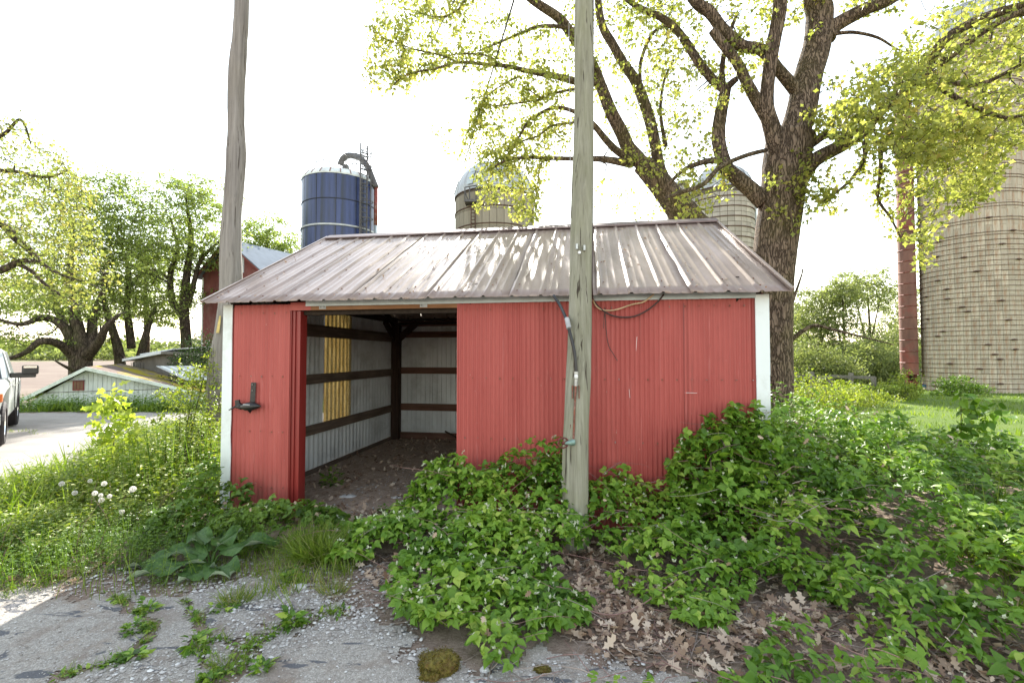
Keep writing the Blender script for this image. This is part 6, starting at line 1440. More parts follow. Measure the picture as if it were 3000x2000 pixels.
# bramble in the middle, from the door to the pole
PA = [(-1.55, 4.75), (-0.75, 5.05), (0.0, 4.9), (0.70, 4.80), (0.62, 4.35), (0.45, 3.95), (0.38, 3.55), (0.48, 3.2), (0.28, 2.95), (0.0, 2.78), (-0.15, 2.62), (-0.38, 2.80), (-0.62, 3.02), (-0.72, 3.35), (-1.15, 3.75), (-1.65, 4.05), (-1.75, 4.3)]
bramble('bramble_patch', PA, [(-0.35, 4.72, 0.8, 0.5, 0.72), (0.2, 4.6, 0.75, 0.45, 0.95), (0.0, 4.1, 0.8, 0.7, 0.45), (-0.9, 4.4, 0.7, 0.55, 0.35), (-0.35, 3.7, 0.8, 0.7, 0.28), (-0.2, 3.1, 0.5, 0.4, 0.16)], 1450, 0.063, 'dense leafy bramble mound spreading from the pole onto the pavement', 'bramble', 201, holes=((-1.05, 3.95, 0.16, 0.10), (-0.95, 3.55, 0.10, 0.07)), canes=120, buds=0.085, hmin=0.12)
# bramble right of the pole
PB = [(0.72, 4.75), (2.5, 4.55), (2.8, 5.2), (3.6, 5.4), (3.6, 4.4), (2.6, 3.9), (2.2, 3.35), (1.9, 3.40), (1.62, 3.30), (1.45, 3.02), (1.1, 3.15), (0.85, 3.5), (0.68, 3.9), (0.72, 4.5)]
ex = []
for _ in range(1900):     # leaves climbing the right corner
    t_ = rs.rand(); px = 1960 + 330 * rs.rand() ; top = 1330 - 130 * math.sin((px - 1960) / 330 * 2.2) + 30 * math.sin(px * 0.09)
    py = top + (1560 - top) * rs.rand() ** 1.3; Yc = (4.3 + 0.28 * rs.rand()) if px < 2235 else rs.uniform(4.1, 4.9); q = P(px, py, Yc)
    if q.z > 0.05: ex.append(tuple(q))
bramble('bramble_patch', PB, [(1.0, 4.6, 0.6, 0.5, 0.58), (1.5, 4.45, 0.7, 0.5, 0.50), (2.2, 4.25, 0.7, 0.6, 0.75), (2.8, 4.6, 0.7, 0.6, 1.0), (1.3, 3.9, 0.7, 0.6, 0.32), (1.9, 3.8, 0.6, 0.4, 0.36), (1.25, 3.4, 0.45, 0.35, 0.16)], 1080, 0.062, 'bramble climbing the red wall at the right corner', 'bramble', 202, canes=120, buds=0.05, hmin=0.10, extra=np.array(ex), caneh=0.5)
# the big mound at the right
PC = [(2.1, 3.35), (2.6, 3.9), (3.2, 4.6), (3.4, 5.6), (3.6, 7.0), (4.6, 8.2), (7.6, 8.2), (9.2, 7.6), (8.6, 5.4), (6.2, 4.0), (5.2, 3.0), (4.2, 2.2), (3.4, 2.0), (2.75, 2.25), (2.6, 2.75), (1.75, 2.55), (1.3, 2.35), (1.1, 2.6), (1.7, 2.85), (2.1, 2.95)]
bramble('bramble_thicket', PC, [(3.2, 4.2, 0.9, 0.8, 0.85), (4.0, 5.2, 1.3, 1.1, 0.95), (5.6, 5.4, 1.8, 1.3, 0.66), (3.9, 6.6, 1.1, 1.3, 1.0), (5.6, 7.0, 1.8, 1.1, 0.45), (3.5, 3.3, 1.1, 0.8, 0.55), (4.6, 3.8, 1.2, 1.0, 0.62), (2.6, 3.2, 0.6, 0.5, 0.32), (7.4, 6.4, 1.6, 1.2, 0.35), (3.2, 2.5, 0.7, 0.5, 0.22)], 640, 0.069, 'large bramble and weed thicket filling the right foreground', 'bramble', 203, holes=((2.0, 2.80, 0.22, 0.09), (2.9, 2.62, 0.24, 0.07), (3.3, 2.9, 0.2, 0.05), (1.75, 2.65, 0.2, 0.05)), tpl=T_OVATE, canes=420, buds=0.03, hmin=0.14, behind_wall=True, caneh=0.7)
# thin growth at the foot of the picture
PD = [(0.15, 2.35), (1.1, 2.6), (2.2, 2.7), (2.6, 2.2), (1.7, 1.9), (0.3, 2.1)]
bramble('bramble_seedlings', PD, [(1.0, 2.4, 0.4, 0.2, 0.12), (0.5, 2.45, 0.25, 0.15, 0.10), (1.9, 2.4, 0.5, 0.25, 0.15)], 260, 0.055, 'scattered small bramble leaves at the bottom of the bare ground', 'bramble', 204, canes=50, buds=0.02, hmin=0.04, behind_wall=True, caneh=0.05)
# leaves on the floor edge left of the door and under the wall
PE = [(-3.7, 5.35), (-2.2, 5.35), (-1.9, 5.1), (-1.55, 4.7), (-1.9, 4.15), (-2.4, 4.3), (-3.3, 4.35), (-3.8, 4.8)]
bramble('nettle_patch', PE, [(-3.3, 5.2, 0.42, 0.38, 0.72), (-2.15, 5.0, 0.30, 0.25, 0.26), (-2.6, 4.7, 0.6, 0.35, 0.28), (-1.9, 4.6, 0.45, 0.3, 0.16), (-3.3, 4.7, 0.4, 0.3, 0.35)], 900, 0.062, 'green nettles growing below the door jamb', 'weeds', 205, canes=10, buds=0.015, hmin=0.05, tpl=T_SERR, mat='leaf_weed_d')

# upright weeds: stems with leaves up the stem
def weeds(name, poly, n, hgt, lsz, per, label, seed, mat='leaf_weed', tpl=T_OVATE, B=None, stem=True, cat='weeds', lean=0.15, holes=()):
    rs = np.random.RandomState(seed); xs = [p[0] for p in poly]; ys = [p[1] for p in poly]; x = rs.uniform(min(xs), max(xs), n * 3); y = rs.uniform(min(ys), max(ys), n * 3); k = cov(x, y, poly, 0.15)
    for (hx, hy, hrx, hry) in holes: k &= (((x - hx) / hrx) ** 2 + ((y - hy) / hry) ** 2 > 1)
    k &= ~((x > -3.45) & (x < 2.7) & (y > wallline(x) - 0.02) & (y < 11))
    x, y = x[k][:n], y[k][:n]; n = len(x); Hf = hgt * rs.uniform(0.45, 1.15, n)
    if B is not None: Hf = np.maximum(0.25, bumps_h(x, y, B)) * rs.uniform(0.65, 1.1, n) * hgt
    L_ = rs.normal(size=(n, 2)) * lean; ch = []; cnt = per; idx = np.repeat(np.arange(n), cnt); t = np.tile(np.linspace(0.12, 1.0, cnt), n) + rs.uniform(-.03, .03, n * cnt)
    g = zt(x, y); pos = np.stack([x[idx] + L_[idx, 0] * Hf[idx] * t, y[idx] + L_[idx, 1] * Hf[idx] * t, g[idx] + Hf[idx] * t], 1)
    a = np.tile(np.arange(cnt) * 2.4, n) + rs.uniform(0, 6, n)[idx]; d = np.stack([np.cos(a), np.sin(a), rs.uniform(-.1, .5, len(a))], 1); nrm = unit(np.array([0, 0, 1.0]) + rs.normal(size=(len(a), 3)) * 0.35)
    sz = lsz * (1.15 - 0.55 * t) * rs.uniform(.7, 1.3, len(a)); tone = np.clip(rs.rand(n)[idx] * 0.6 + rs.rand(len(a)) * 0.4, 0, 1)
    ch.append(leaf_arrays(pos, d, nrm, sz, tpl, tone, rs.uniform(-.4, .0, len(a))))
    root = leaves_obj(name, ch, M[mat]); tag(root, label, cat, None, 'stuff')
    if stem:
        nb = n; z0 = np.stack([x, y, g], 1); tp_ = np.stack([L_[:, 0] * Hf, L_[:, 1] * Hf, Hf], 1)
        V, f, r = leaf_arrays(z0, tp_, rdir(rs, n), np.linalg.norm(tp_, axis=1), (T_BLADE[0] * np.array([1, 0.25, 0]), T_BLADE[1]), rs.rand(n))
        o = leaves_obj('stems', [(V, f, r)], M['leaf_weed_d'], root); o['kind'] = 'stuff'
    return root
PF = [(-3.55, 5.6), (-3.6, 6.6), (-4.1, 8.5), (-5.8, 11.6), (-8.4, 11.2), (-7.6, 8.6), (-6.6, 7.2), (-6.7, 6.4), (-7.6, 5.6), (-5.9, 4.6), (-4.6, 4.3), (-3.6, 4.75)]
BF = [(-4.1, 6.0, 0.9, 0.9, 1.10), (-4.5, 6.4, 1.5, 1.2, 0.9), (-5.4, 8.2, 1.6, 2.2, 0.8), (-5.6, 5.6, 1.3, 1.0, 0.45), (-4.0, 5.5, 0.9, 0.8, 0.68), (-6.2, 9.8, 1.4, 2.0, 0.6)]
weeds('weed_bank', PF, 3100, 1.0, 0.074, 11, 'sunlit bank of leafy weeds between driveway and shed', 301, 'leaf_weed', T_OVATE, BF)
PG = [(-4.8, 4.6), (-3.2, 5.0), (-2.8, 4.75), (-2.2, 4.3), (-2.4, 3.85), (-3.1, 3.75), (-3.9, 3.65), (-5.2, 3.5), (-6.4, 3.8), (-6.2, 4.6)]
weeds('mixed_weeds', PG, 1500, 0.30, 0.045, 9, 'low mixed weeds around the burdock at the pavement edge', 302, 'leaf_weed_d', T_FERN, holes=((-2.75, 4.0, 0.35, 0.25),))
PH = [(-6.6, 4.7), (-4.2, 4.9), (-3.9, 4.1), (-4.4, 3.6), (-6.2, 3.3), (-7.4, 3.8)]
weeds('sunlit_weeds', PH, 1050, 0.30, 0.058, 8, 'sunlit low weeds in front of the dandelion clocks', 303, 'leaf_weed', T_OVATE)
PI_ = [(3.9, 6.6), (7.2, 7.4), (7.6, 8.6), (7.6, 12.2), (5.8, 11.5), (4.4, 9.0)]
weeds('weed_fringe', PI_, 1900, 0.34, 0.075, 8, 'bright leafy weeds between the thicket and the lawn', 304, 'leaf_weed', T_OVATE)
weeds('oak_foot_weeds', [(3.4, 6.4), (4.6, 6.6), (5.9, 9.4), (6.6, 11.5), (5.6, 11.5), (4.4, 9.2)], 900, 0.8, 0.07, 12, 'tall dark weeds round the foot of the big oak', 305, 'leaf_weed_d', T_OVATE)
weeds('bank_weeds', [(-17, 14.6), (-13, 14.7), (-7, 14.9), (-4.6, 15), (-4.6, 17), (-9, 17.5), (-17, 17)], 2000, 0.52, 0.11, 8, 'long green weeds on the bank below the white shed', 306, 'leaf_weed_d', T_OVATE, cat='weeds')

# ------------------------------------------------------------------ grass
def grass(name, poly, n, h, label, seed, mat='grass', wide=1.0, parent=None, up=1.6, cat='grass', sheetf=None, base=None):
    rs = np.random.RandomState(seed); xs = [p[0] for p in poly]; ys = [p[1] for p in poly]; x = rs.uniform(min(xs), max(xs), n * 2); y = rs.uniform(min(ys), max(ys), n * 2); k = cov(x, y, poly, 0.2)
    if sheetf is not None: k &= sheetf(x, y)
    k &= ~((x > -3.45) & (x < 2.7) & (y > wallline(x) - 0.02) & (y < 11))
    x, y = x[k][:n], y[k][:n]; n = len(x); pos = np.stack([x, y, zt(x, y)], 1); d = rdir(rs, n); d[:, 2] = np.abs(d[:, 2]) + up; hh = h * rs.uniform(.4, 1.2, n) * (0.8 + 0.4 * np.sin(2 * x + 1.2 * y))
    T = (T_BLADE[0] * np.array([1, wide, 1]), T_BLADE[1])
    o = leaves_obj(name, [leaf_arrays(pos, d, rdir(rs, n), hh, T, np.clip(rs.rand(n) * 0.8 + 0.2 * np.sin(x) * np.sin(1.3 * y) + 0.05, 0, 1), rs.uniform(-.5, .1, n))], M[mat], parent); tag(o, label, cat, None, 'stuff'); return o
grass('lawn_grass', [(5, 9.5), (6.8, 7), (9, 6.5), (30, 14), (40, 30), (20, 36), (9, 22)], 48000, 0.13, 'sunlit lawn grass in front of the big silo', 401, wide=2.2)
grass('bank_grass', [(-22, 14.4), (-4.4, 14.6), (-4.4, 20), (-22, 20)], 18000, 0.24, 'grass on the bank beyond the driveway', 402, wide=2.4, sheetf=lambda x, y: ~in_drive(x, y))
grass('verge_grass', PF + [], 7000, 0.38, 'long grass blades among the weeds left of the shed', 403, wide=0.6)
grass('pavement_edge_grass', [(-6.5, 4.3), (-2.2, 4.3), (-1.5, 4.3), (-1.3, 3.7), (-2.2, 3.5), (-3.2, 3.6), (-6.5, 3.4)], 6000, 0.13, 'thin grass along the pavement edge', 404, wide=0.7)
grass('thicket_grass', [(3.2, 2.9), (5.4, 3.2), (6, 4.4), (4.0, 4.2)], 1800, 0.5, 'long blue green grass blades inside the right thicket', 405, wide=0.5)
grass('driveway_crack_grass', [(-12, 6.9), (-7.6, 8.2), (-7.6, 8.45), (-12, 7.15)], 2600, 0.10, 'grass strip growing in a driveway crack', 406, wide=1.2)
grass('driveway_crack_grass', [(-14, 10.1), (-8.2, 11.1), (-8.2, 11.3), (-14, 10.3)], 2200, 0.08, 'farther thin grass strip across the driveway near the truck', 407, wide=1.5)
def tuft(px, py, n, h, r, label, seed, dry=0.1, name='grass_tuft'):
    rs = np.random.RandomState(seed); g = G(px, py); a = rs.uniform(0, 6.28, n); q = r * rs.rand(n) ** 0.6
    pos = np.stack([np.cos(a) * q, np.sin(a) * q * 0.7, np.zeros(n)], 1); d = np.stack([np.cos(a) * (0.25 + 0.55 * q / r), np.sin(a) * (0.25 + 0.55 * q / r), np.ones(n)], 1) + rs.normal(size=(n, 3)) * 0.14
    T = (T_BLADE[0] * np.array([1, 0.42, 1]), T_BLADE[1])
    o = leaves_obj(name, [leaf_arrays(pos, d, rdir(rs, n), h * rs.uniform(.45, 1.1, n), T, np.clip(rs.rand(n) * 0.9 + (rs.rand(n) < dry) * 0.5, 0, 1), rs.uniform(-.7, .0, n))], M['grass']); o.location = g; tag(o, label, 'grass tuft', 'grass tufts near the doorway'); return o
tuft(935, 1640, 900, 0.30, 0.16, 'largest bright grass tuft in front of the doorway', 1)
tuft(900, 1610, 400, 0.26, 0.12, 'smaller grass tuft touching the left of the largest tuft', 2)
tuft(690, 1765, 260, 0.15, 0.10, 'short yellowish tuft below the burdock leaves', 3, 0.3)
tuft(975, 1735, 220, 0.13, 0.10, 'dry pale tuft between bramble and pavement', 4, 0.7)
tuft(660, 1950, 160, 0.09, 0.10, 'tiny tuft low on the pavement near the bottom', 6, 0.2)
tuft(560, 1430, 420, 0.34, 0.2, 'tall thin tuft in the weeds left of the wall sheet', 7)

# ------------------------------------------------------------------ burdock with big leaves
def bigleaf(tip_v, width, droop, seed, wave=0.05):
    """large wavy heart shaped leaf, origin at the leaf base"""
    rs = np.random.RandomState(seed); L_ = Vector(tip_v).length; K, Wn = 9, 6; V = []; ax = Vector(tip_v).normalized(); s = ax.cross(Vector((0, 0, 1))).normalized(); nn = s.cross(ax).normalized()
    ph = rs.uniform(0, 6, 2)
    for k in range(K + 1):
        t = k / K; w = width * (math.sin(math.pi * min(1, (t * 0.86 + 0.10))) ** 0.62) * (1.0 if t > 0.05 else 0.85) * (1 - t ** 6)
        for j in range(-Wn, Wn + 1):
            q = j / Wn; edge = abs(q) ** 3; x = L_ * (t - 0.10 * abs(q) * (1 - t))
            z = -droop * L_ * t * t + 0.16 * w * abs(q) + edge * wave * math.sin(9 * t + ph[0] + (1.5 if q > 0 else 0)) - 0.02 * (abs(q) < 0.01)
            V.append(ax * x + s * (w * q) + nn * z)
    m = 2 * Wn + 1; f = [(k * m + j, k * m + j + 1, (k + 1) * m + j + 1, (k + 1) * m + j) for k in range(K) for j in range(m - 1)]
    return V, f
def burdock_mat():
    t = NT('burdock_leaf'); f = t.noise(t.coord(), 22, 5, 0.65); g = t.n('ShaderNodeNewGeometry'); c = t.ramp(f, [(0.3, (0.040, 0.095, 0.020)), (0.7, (0.085, 0.165, 0.035))]); c = t.mix(g.outputs['Backfacing'], c, (0.30, 0.38, 0.25)); t.bump(f, 0.7, 0.02)
    t.base(c, 0.5, 0, 0.35); tl = t.n('ShaderNodeBsdfTranslucent'); t.l(c, tl.inputs['Color']); mx = t.n('ShaderNodeMixShader'); mx.inputs[0].default_value = 0.2; t.l(t.b.outputs[0], mx.inputs[1]); t.l(tl.outputs[0], mx.inputs[2]); t.l(mx.outputs[0], t.o.inputs['Surface']); return t.m
M['burdock'] = burdock_mat()
def burdock(c, leaves_, label, seed):
    root = empty('burdock_plant', c, 0, label, 'plant', 'burdock plants at the pavement edge')
    for i, (a, L_, w, h, dr, st_) in enumerate(leaves_):
        ar = math.radians(a); base = Vector((math.cos(ar) * st_, math.sin(ar) * st_, h)); V, f = bigleaf((math.cos(ar) * L_, math.sin(ar) * L_, L_ * 0.18), w, dr, seed + i)
        o = MB().add([base + v for v in V], f).build('leaf', M['burdock'], root, smooth=True, fixn=False)
        MB().tube([(0, 0, 0.0), base * 0.6 + Vector((0, 0, 0.02)), base + Vector((math.cos(ar) * L_ * 0.2, math.sin(ar) * L_ * 0.2, -0.002))], [0.011, 0.008, 0.005], 6).build('petiole', M['leaf_weed_d'], o)
    return root
bc_ = G(618, 1668)
burdock(bc_, [(112, 0.34, 0.17, 0.13, 0.2, 0.10), (35, 0.42, 0.13, 0.14, 0.2, 0.08), (80, 0.30, 0.08, 0.18, 0.05, 0.06), (-152, 0.46, 0.11, 0.08, 0.25, 0.08), (-100, 0.26, 0.13, 0.05, 0.2, 0.05), (-38, 0.24, 0.13, 0.06, 0.25, 0.14), (165, 0.36, 0.13, 0.11, 0.25, 0.14), (140, 0.30, 0.10, 0.18, 0.1, 0.16), (-178, 0.42, 0.12, 0.06, 0.3, 0.30)], 'large burdock with broad dull green leaves beside the pavement', 500)
burdock(G(70, 1560), [(60, 0.30, 0.14, 0.10, 0.2, 0.06), (170, 0.34, 0.13, 0.10, 0.25, 0.06), (-30, 0.26, 0.12, 0.08, 0.2, 0.05), (-110, 0.24, 0.10, 0.06, 0.2, 0.05)], 'smaller burdock at the left edge among sunlit weeds', 520)

# ------------------------------------------------------------------ dandelion clocks
def clock_mesh():
    rs = np.random.RandomState(3); n = 420; d = rdir(rs, n); return leaf_arrays(d * 0.006, d, rdir(rs, n), np.full(n, 0.021), (np.array([(0, -.01, 0), (0, .01, 0), (.75, .006, 0), (1, .17, .0), (1, -.17, .0)]), np.array([(0, 1, 2), (2, 3, 4)])), rs.rand(n))
cm = clock_mesh(); clock_me = np_mesh('seed_head', cm[0], cm[1], mat_leaf('dandelion_fluff', [(0, (0.75, 0.73, 0.70)), (1, (0.88, 0.86, 0.83))], 0.5, (1, 1, 1), 0.9), cm[2])
stem_me = MB().tube([(0, 0, -0.34), (0.012, 0, -0.17), (0, 0, -0.004)], [0.0026, 0.0024, 0.002], 6).mesh('stem', M['leaf_weed'])
core_me = MB().lathe([(0.0, -0.005), (0.005, -0.002), (0.004, 0.004), (0, 0.005)], 8).mesh('core', M['rust'])
DC = [(181, 1416, 'leftmost'), (219, 1443, 'second from the left'), (264, 1408, 'topmost'), (278, 1444, 'upper one of the middle trio'), (295, 1450, 'right one of the middle trio'), (297, 1464, 'lower one of the middle trio'), (305, 1416, 'small faint'), (321, 1453, 'lone grey'), (389, 1432, 'rightmost and roundest'), (357, 1498, 'lowest'), (1185, 1530, 'nearest the doorway'), (1507, 1677, 'half hidden in the bramble mound')]
for i, (px, py, w) in enumerate(DC):
    Yd = (4.7 if i < 10 else (4.75 if i == 10 else 3.6)) + U(-0.15, 0.15); p = P(px, py, Yd); r_ = empty('dandelion_clock', p, U(0, 6), '%s white dandelion clock on its stem' % w, 'dandelion', 'dandelion clocks in the weeds')
    h = link('seed_head', clock_me, r_); sc_ = U(0.7, 0.95) if i != 8 else 1.1; h.scale = (sc_, sc_, sc_); s_ = link('stem', stem_me, r_); s_.scale = (1, 1, max(0.2, (p.z - float(zt(p.x, p.y))) / 0.34)); link('core', core_me, r_)
# bare stems standing in the sun
mb = MB()
for i in range(70):
    px = rs.uniform(110, 400); py = rs.uniform(1560, 1760); g = G(px, py); h = rs.uniform(0.10, 0.24); l = rs.normal(size=2) * 0.03
    mb.tube([g, g + Vector((l[0] * .4, l[1] * .4, h * .5)), g + Vector((l[0], l[1], h))], [0.0022, 0.002, 0.0018], 5)
for (px, py, qx, qy) in ((855, 1815, 795, 1712), (870, 1810, 828, 1718), (862, 1800, 826, 1728), (400, 1745, 360, 1610), (395, 1738, 388, 1680)):
    g = G(px, py); e = P(qx, qy, g.y + 0.05); mb.tube([g, g.lerp(e, .5) + Vector((.005, 0, 0)), e], [0.003, 0.0026, 0.002], 6)
o = mb.build('bare_stems', M['leaf_maple'], None, smooth=True); tag(o, 'pale bare dandelion stems standing at the weed edge', 'stems', None, 'stuff')

# ------------------------------------------------------------------ dead leaves, twigs, gravel
def litter(name, regions, label, seed, lsz=0.10, parent=None):
    rs = np.random.RandomState(seed); X = []
    for poly, n in regions:
        xs = [p[0] for p in poly]; ys = [p[1] for p in poly]; x = rs.uniform(min(xs), max(xs), n * 3); y = rs.uniform(min(ys), max(ys), n * 3); k = in_poly(poly, x, y); X.append(np.stack([x[k][:n], y[k][:n]], 1))
    X = np.concatenate(X); n = len(X); z = zt(X[:, 0], X[:, 1]) + rs.uniform(0.006, 0.030, n); pos = np.column_stack([X, z]); d = rdir(rs, n); d[:, 2] *= 0.25
    o = leaves_obj(name, [leaf_arrays(pos, d, unit(rs.normal(size=(n, 3)) * 0.35 + np.array([0, 0, 1.])), lsz * rs.uniform(.3, 1.3, n), T_OAK, np.clip(rs.normal(size=n) * 0.34 + 0.42, 0, 1), rs.uniform(-.7, .8, n)), leaf_arrays(pos[::2] + np.array([.04, .03, -.004]), rdir(rs, len(pos[::2])) * np.array([1, 1, .2]), unit(rs.normal(size=(len(pos[::2]), 3)) * .3 + np.array([0, 0, 1.])), lsz * rs.uniform(.15, .5, len(pos[::2])), T_DIAMOND, rs.rand(len(pos[::2])), rs.uniform(-.3, .3, len(pos[::2])))], M['litter'], parent); tag(o, label, 'dead leaves', None, 'stuff'); return o
litter('dead_leaves', [([(0.4, 4.4), (0.9, 4.1), (1.2, 3.6), (2.3, 3.4), (2.9, 3.0), (3.6, 2.9), (4.3, 2.4), (3.4, 2.0), (2.4, 2.35), (1.4, 2.6), (0.55, 2.8), (0.4, 3.3)], 1700), ([(0.3, 2.9), (0.5, 4.4), (0.8, 4.4), (1.3, 3.3), (1.0, 2.8)], 500), ([(-1.3, 4.2), (-0.8, 4.1), (-0.75, 3.5), (-1.2, 3.6)], 110), ([(-6.6, 4.4), (-3.8, 4.4), (-3.0, 3.7), (-6.4, 3.4)], 500), ([(1.2, 4.3), (3.4, 4.3), (3.6, 3.0), (1.2, 3.0)], 700)], 'curled tan oak leaves on the bare ground right of the pole', 601, 0.078)
sp = lambda s, t: tuple(Sw(s, t))[:2]
litter('floor_leaves', [([sp(0.9, 0.1), sp(5.9, 0.1), sp(5.9, 4.7), sp(0.1, 4.7), sp(0.1, 1.2)], 2800), ([sp(0.9, -0.4), sp(3.0, -0.5), sp(3.0, 0.3), sp(0.9, 0.3)], 350)], 'brown leaf litter covering the dirt floor inside the shed', 602, 0.075)
litter('roof_debris', [([(0, 0), (0.001, 0), (0.001, 0.001)], 1)], 'x', 603)
bpy.data.objects.remove(bpy.data.objects['roof_debris'])
n = 420; s_ = RS0 + 0.085 + rs.randint(0, 21, n) * PW / 3 + np.abs(rs.normal(size=n)) * 0.03; s_ = np.where(rs.rand(n) < 0.25, rs.uniform(RS0, RS1, n), s_); t_ = -ER + (Dw / 2 + ER) * rs.beta(1.0, 1.3, n)
q = np.array([tuple(Sw(a, b, Hw - 0.02 + TANR * (b + ER) + 0.010)) for a, b in zip(s_, t_)]); d = rdir(rs, n); d[:, 2] = 0.1
o = leaves_obj('roof_debris', [leaf_arrays(q + rs.normal(size=(n, 3)) * np.array([.008, .02, .001]), d, unit(rs.normal(size=(n, 3)) * .4 + np.array([0, -.3, 1])), 0.035 * rs.uniform(.4, 1.3, n), T_DIAMOND, rs.rand(n) * 0.7 + 0.1, rs.uniform(-.3, .3, n))], M['litter']); tag(o, 'tan catkins and leaf bits caught along the roof ribs', 'debris', None, 'stuff')

def sticks(name, regions, label, seed, r0=0.0028, mat='cane_grey'):
    rs = np.random.RandomState(seed); mb = MB()
    for poly, n, Lm in regions:
        xs = [p[0] for p in poly]; ys = [p[1] for p in poly]; c = 0
        while c < n:
            x, y = rs.uniform(min(xs), max(xs)), rs.uniform(min(ys), max(ys))
            if not in_poly(poly, np.array([x]), np.array([y]))[0]: continue
            c += 1; a = rs.normal() * 0.6 + (0 if rs.rand() < .7 else 1.2); L_ = Lm * rs.uniform(.3, 1.4); pts = []; cv = rs.normal() * 0.15
            for t in np.linspace(0, 1, 5):
                qx = x + math.cos(a) * L_ * t - math.sin(a) * cv * L_ * math.sin(math.pi * t); qy = y + math.sin(a) * L_ * t + math.cos(a) * cv * L_ * math.sin(math.pi * t); pts.append((qx, qy, float(zt(qx, qy)) + 0.012 + 0.03 * math.sin(math.pi * t) * rs.rand()))
            mb.tube(pts, [r0 * rs.uniform(.5, 1.6) * (1 - .5 * t) for t in np.linspace(0, 1, 5)], 4, cap=False)
    o = mb.build(name, M[mat], None, smooth=True, fixn=False); tag(o, label, 'twigs', None, 'stuff'); return o
RG = [(0.3, 4.3), (1.2, 3.7), (2.3, 3.3), (3.6, 2.8), (4.2, 2.3), (2.4, 1.9), (0.4, 2.1), (-0.3, 2.6), (0.3, 2.9)]
sticks('fallen_twigs', [(RG, 260, 0.30), ([(-1.9, 4.4), (-1.1, 4.2), (-0.9, 3.2), (-1.6, 3.5), (-2.4, 3.7)], 90, 0.14)], 'pale twigs and dead bramble stems lying on the ground', 611)
sticks('red_canes', [(RG, 110, 0.5)], 'reddish bramble stems trailing over the bare ground', 612, 0.0032, 'cane')
def arch(pts, r, mat, label, name='bramble_cane'):
    cable(name, pts, r, mat, label, 'cane', 6, 6)
arch([P(1640, 1700, 3.65), P(1700, 1770, 3.2), P(1790, 1800, 3.15), P(1880, 1770, 3.25), P(1985, 1695, 3.45)], 0.0045, M['cane'], 'long arching red brown cane over the dead leaves')
arch([P(1815, 1450, 4.55), P(1880, 1420, 4.6), P(1980, 1400, 4.5), P(2060, 1402, 4.4), P(2160, 1412, 4.3)], 0.0045, M['cane'], 'arching cane along the red wall right of the pole')
arch([P(1765, 1390, 4.5), P(1790, 1370, 4.55), P(1820, 1352, 4.6)], 0.004, M['cane'], 'short bare red cane tip against the wall')
arch([P(2500, 1520, 3.9), P(2560, 1550, 3.9), P(2700, 1620, 4.0), P(2790, 1690, 3.9)], 0.005, M['cane_grey'], 'grey dead cane sloping through the right thicket')
arch([P(2585, 1700, 3.7), P(2640, 1670, 3.8), P(2705, 1640, 3.9)], 0.009, M['cane_grey'], 'short thick pale stick in the right thicket', 'stick')
arch([P(2600, 1300, 5.0), P(2610, 1350, 4.9), P(2590, 1400, 4.9), P(2640, 1410, 4.9)], 0.008, M['cane'], 'brown dead stalk standing in the sunlit thicket', 'stick')
arch([P(2300, 1500, 4.2), P(2420, 1530, 4.2), P(2480, 1560, 4.2), P(2600, 1590, 4.2)], 0.005, M['cane_grey'], 'long pale cane lying left to right in the thicket')
for k_ in range(26):
    pass
mbx = MB(); mby = MB()
for i in range(90):
    px = rs.uniform(2280, 2860); py = 1480 + (px - 2280) * 0.28 + rs.normal() * 55; Yc = rs.uniform(3.7, 4.3); a = P(px, py, Yc); e = a + Vector((rs.uniform(-.45, .45), rs.uniform(-.1, .1), rs.uniform(-.2, .12))); (mbx if i % 2 else mby).tube([a, a.lerp(e, .5) + Vector((0, 0, rs.uniform(-.03, .05))), e], [0.0035, 0.003, 0.0018], 4, cap=False)
o = mbx.build('dead_bramble_canes', M['cane_grey'], None, smooth=True, fixn=False); tag(o, 'tangle of pale dead canes in the middle of the right thicket', 'canes', None, 'stuff')
o = mby.build('red_bramble_canes', M['cane'], None, smooth=True, fixn=False); tag(o, 'tangle of reddish canes woven through the right thicket', 'canes', None, 'stuff')

# weeds, grass and soil crumbs following the broken seams of the paving
gr = []; wd = []
for pl, w in CRACKS:
    for (x1, y1), (x2, y2) in zip(pl[:-1], pl[1:]):
        L_ = math.hypot(x2 - x1, y2 - y1); n_ = int(900 * L_ * (w / 0.05) ** 0.7); t_ = rs.rand(n_); cl = 0.5 + 0.5 * np.sin(t_ * 9 + x1 * 7); k_ = rs.rand(n_) < cl ** 1.5; t_ = t_[k_]; n_ = len(t_)
        p_ = np.stack([x1 + (x2 - x1) * t_ + rs.normal(size=n_) * w * .6, y1 + (y2 - y1) * t_ + rs.normal(size=n_) * w * .5, np.zeros(n_)], 1); p_[:, 2] = zt(p_[:, 0], p_[:, 1]); d_ = rdir(rs, n_); d_[:, 2] = np.abs(d_[:, 2]) + .7
        gr.append(leaf_arrays(p_, d_, rdir(rs, n_), 0.075 * rs.uniform(.3, 1.3, n_), (T_BLADE[0] * np.array([1, .6, 1]), T_BLADE[1]), rs.rand(n_), rs.uniform(-.5, .1, n_)))
        m_ = n_ // 3; q_ = p_[:m_] + np.array([0, 0, .012]); dd = rdir(rs, m_); dd[:, 2] = np.abs(dd[:, 2]) * .5
        wd.append(leaf_arrays(q_, dd, unit(rs.normal(size=(m_, 3)) * .4 + np.array([0, 0, 1.])), 0.034 * rs.uniform(.5, 1.5, m_), T_OVATE, rs.rand(m_), rs.uniform(-.3, 0, m_)))
o = leaves_obj('seam_grass', gr, M['grass']); tag(o, 'sparse grass sprouting from the broken seams of the pavement', 'grass', None, 'stuff')
o = leaves_obj('seam_weeds', wd, M['leaf_br']); tag(o, 'tiny weeds following the broken seams of the pavement', 'weeds', None, 'stuff')
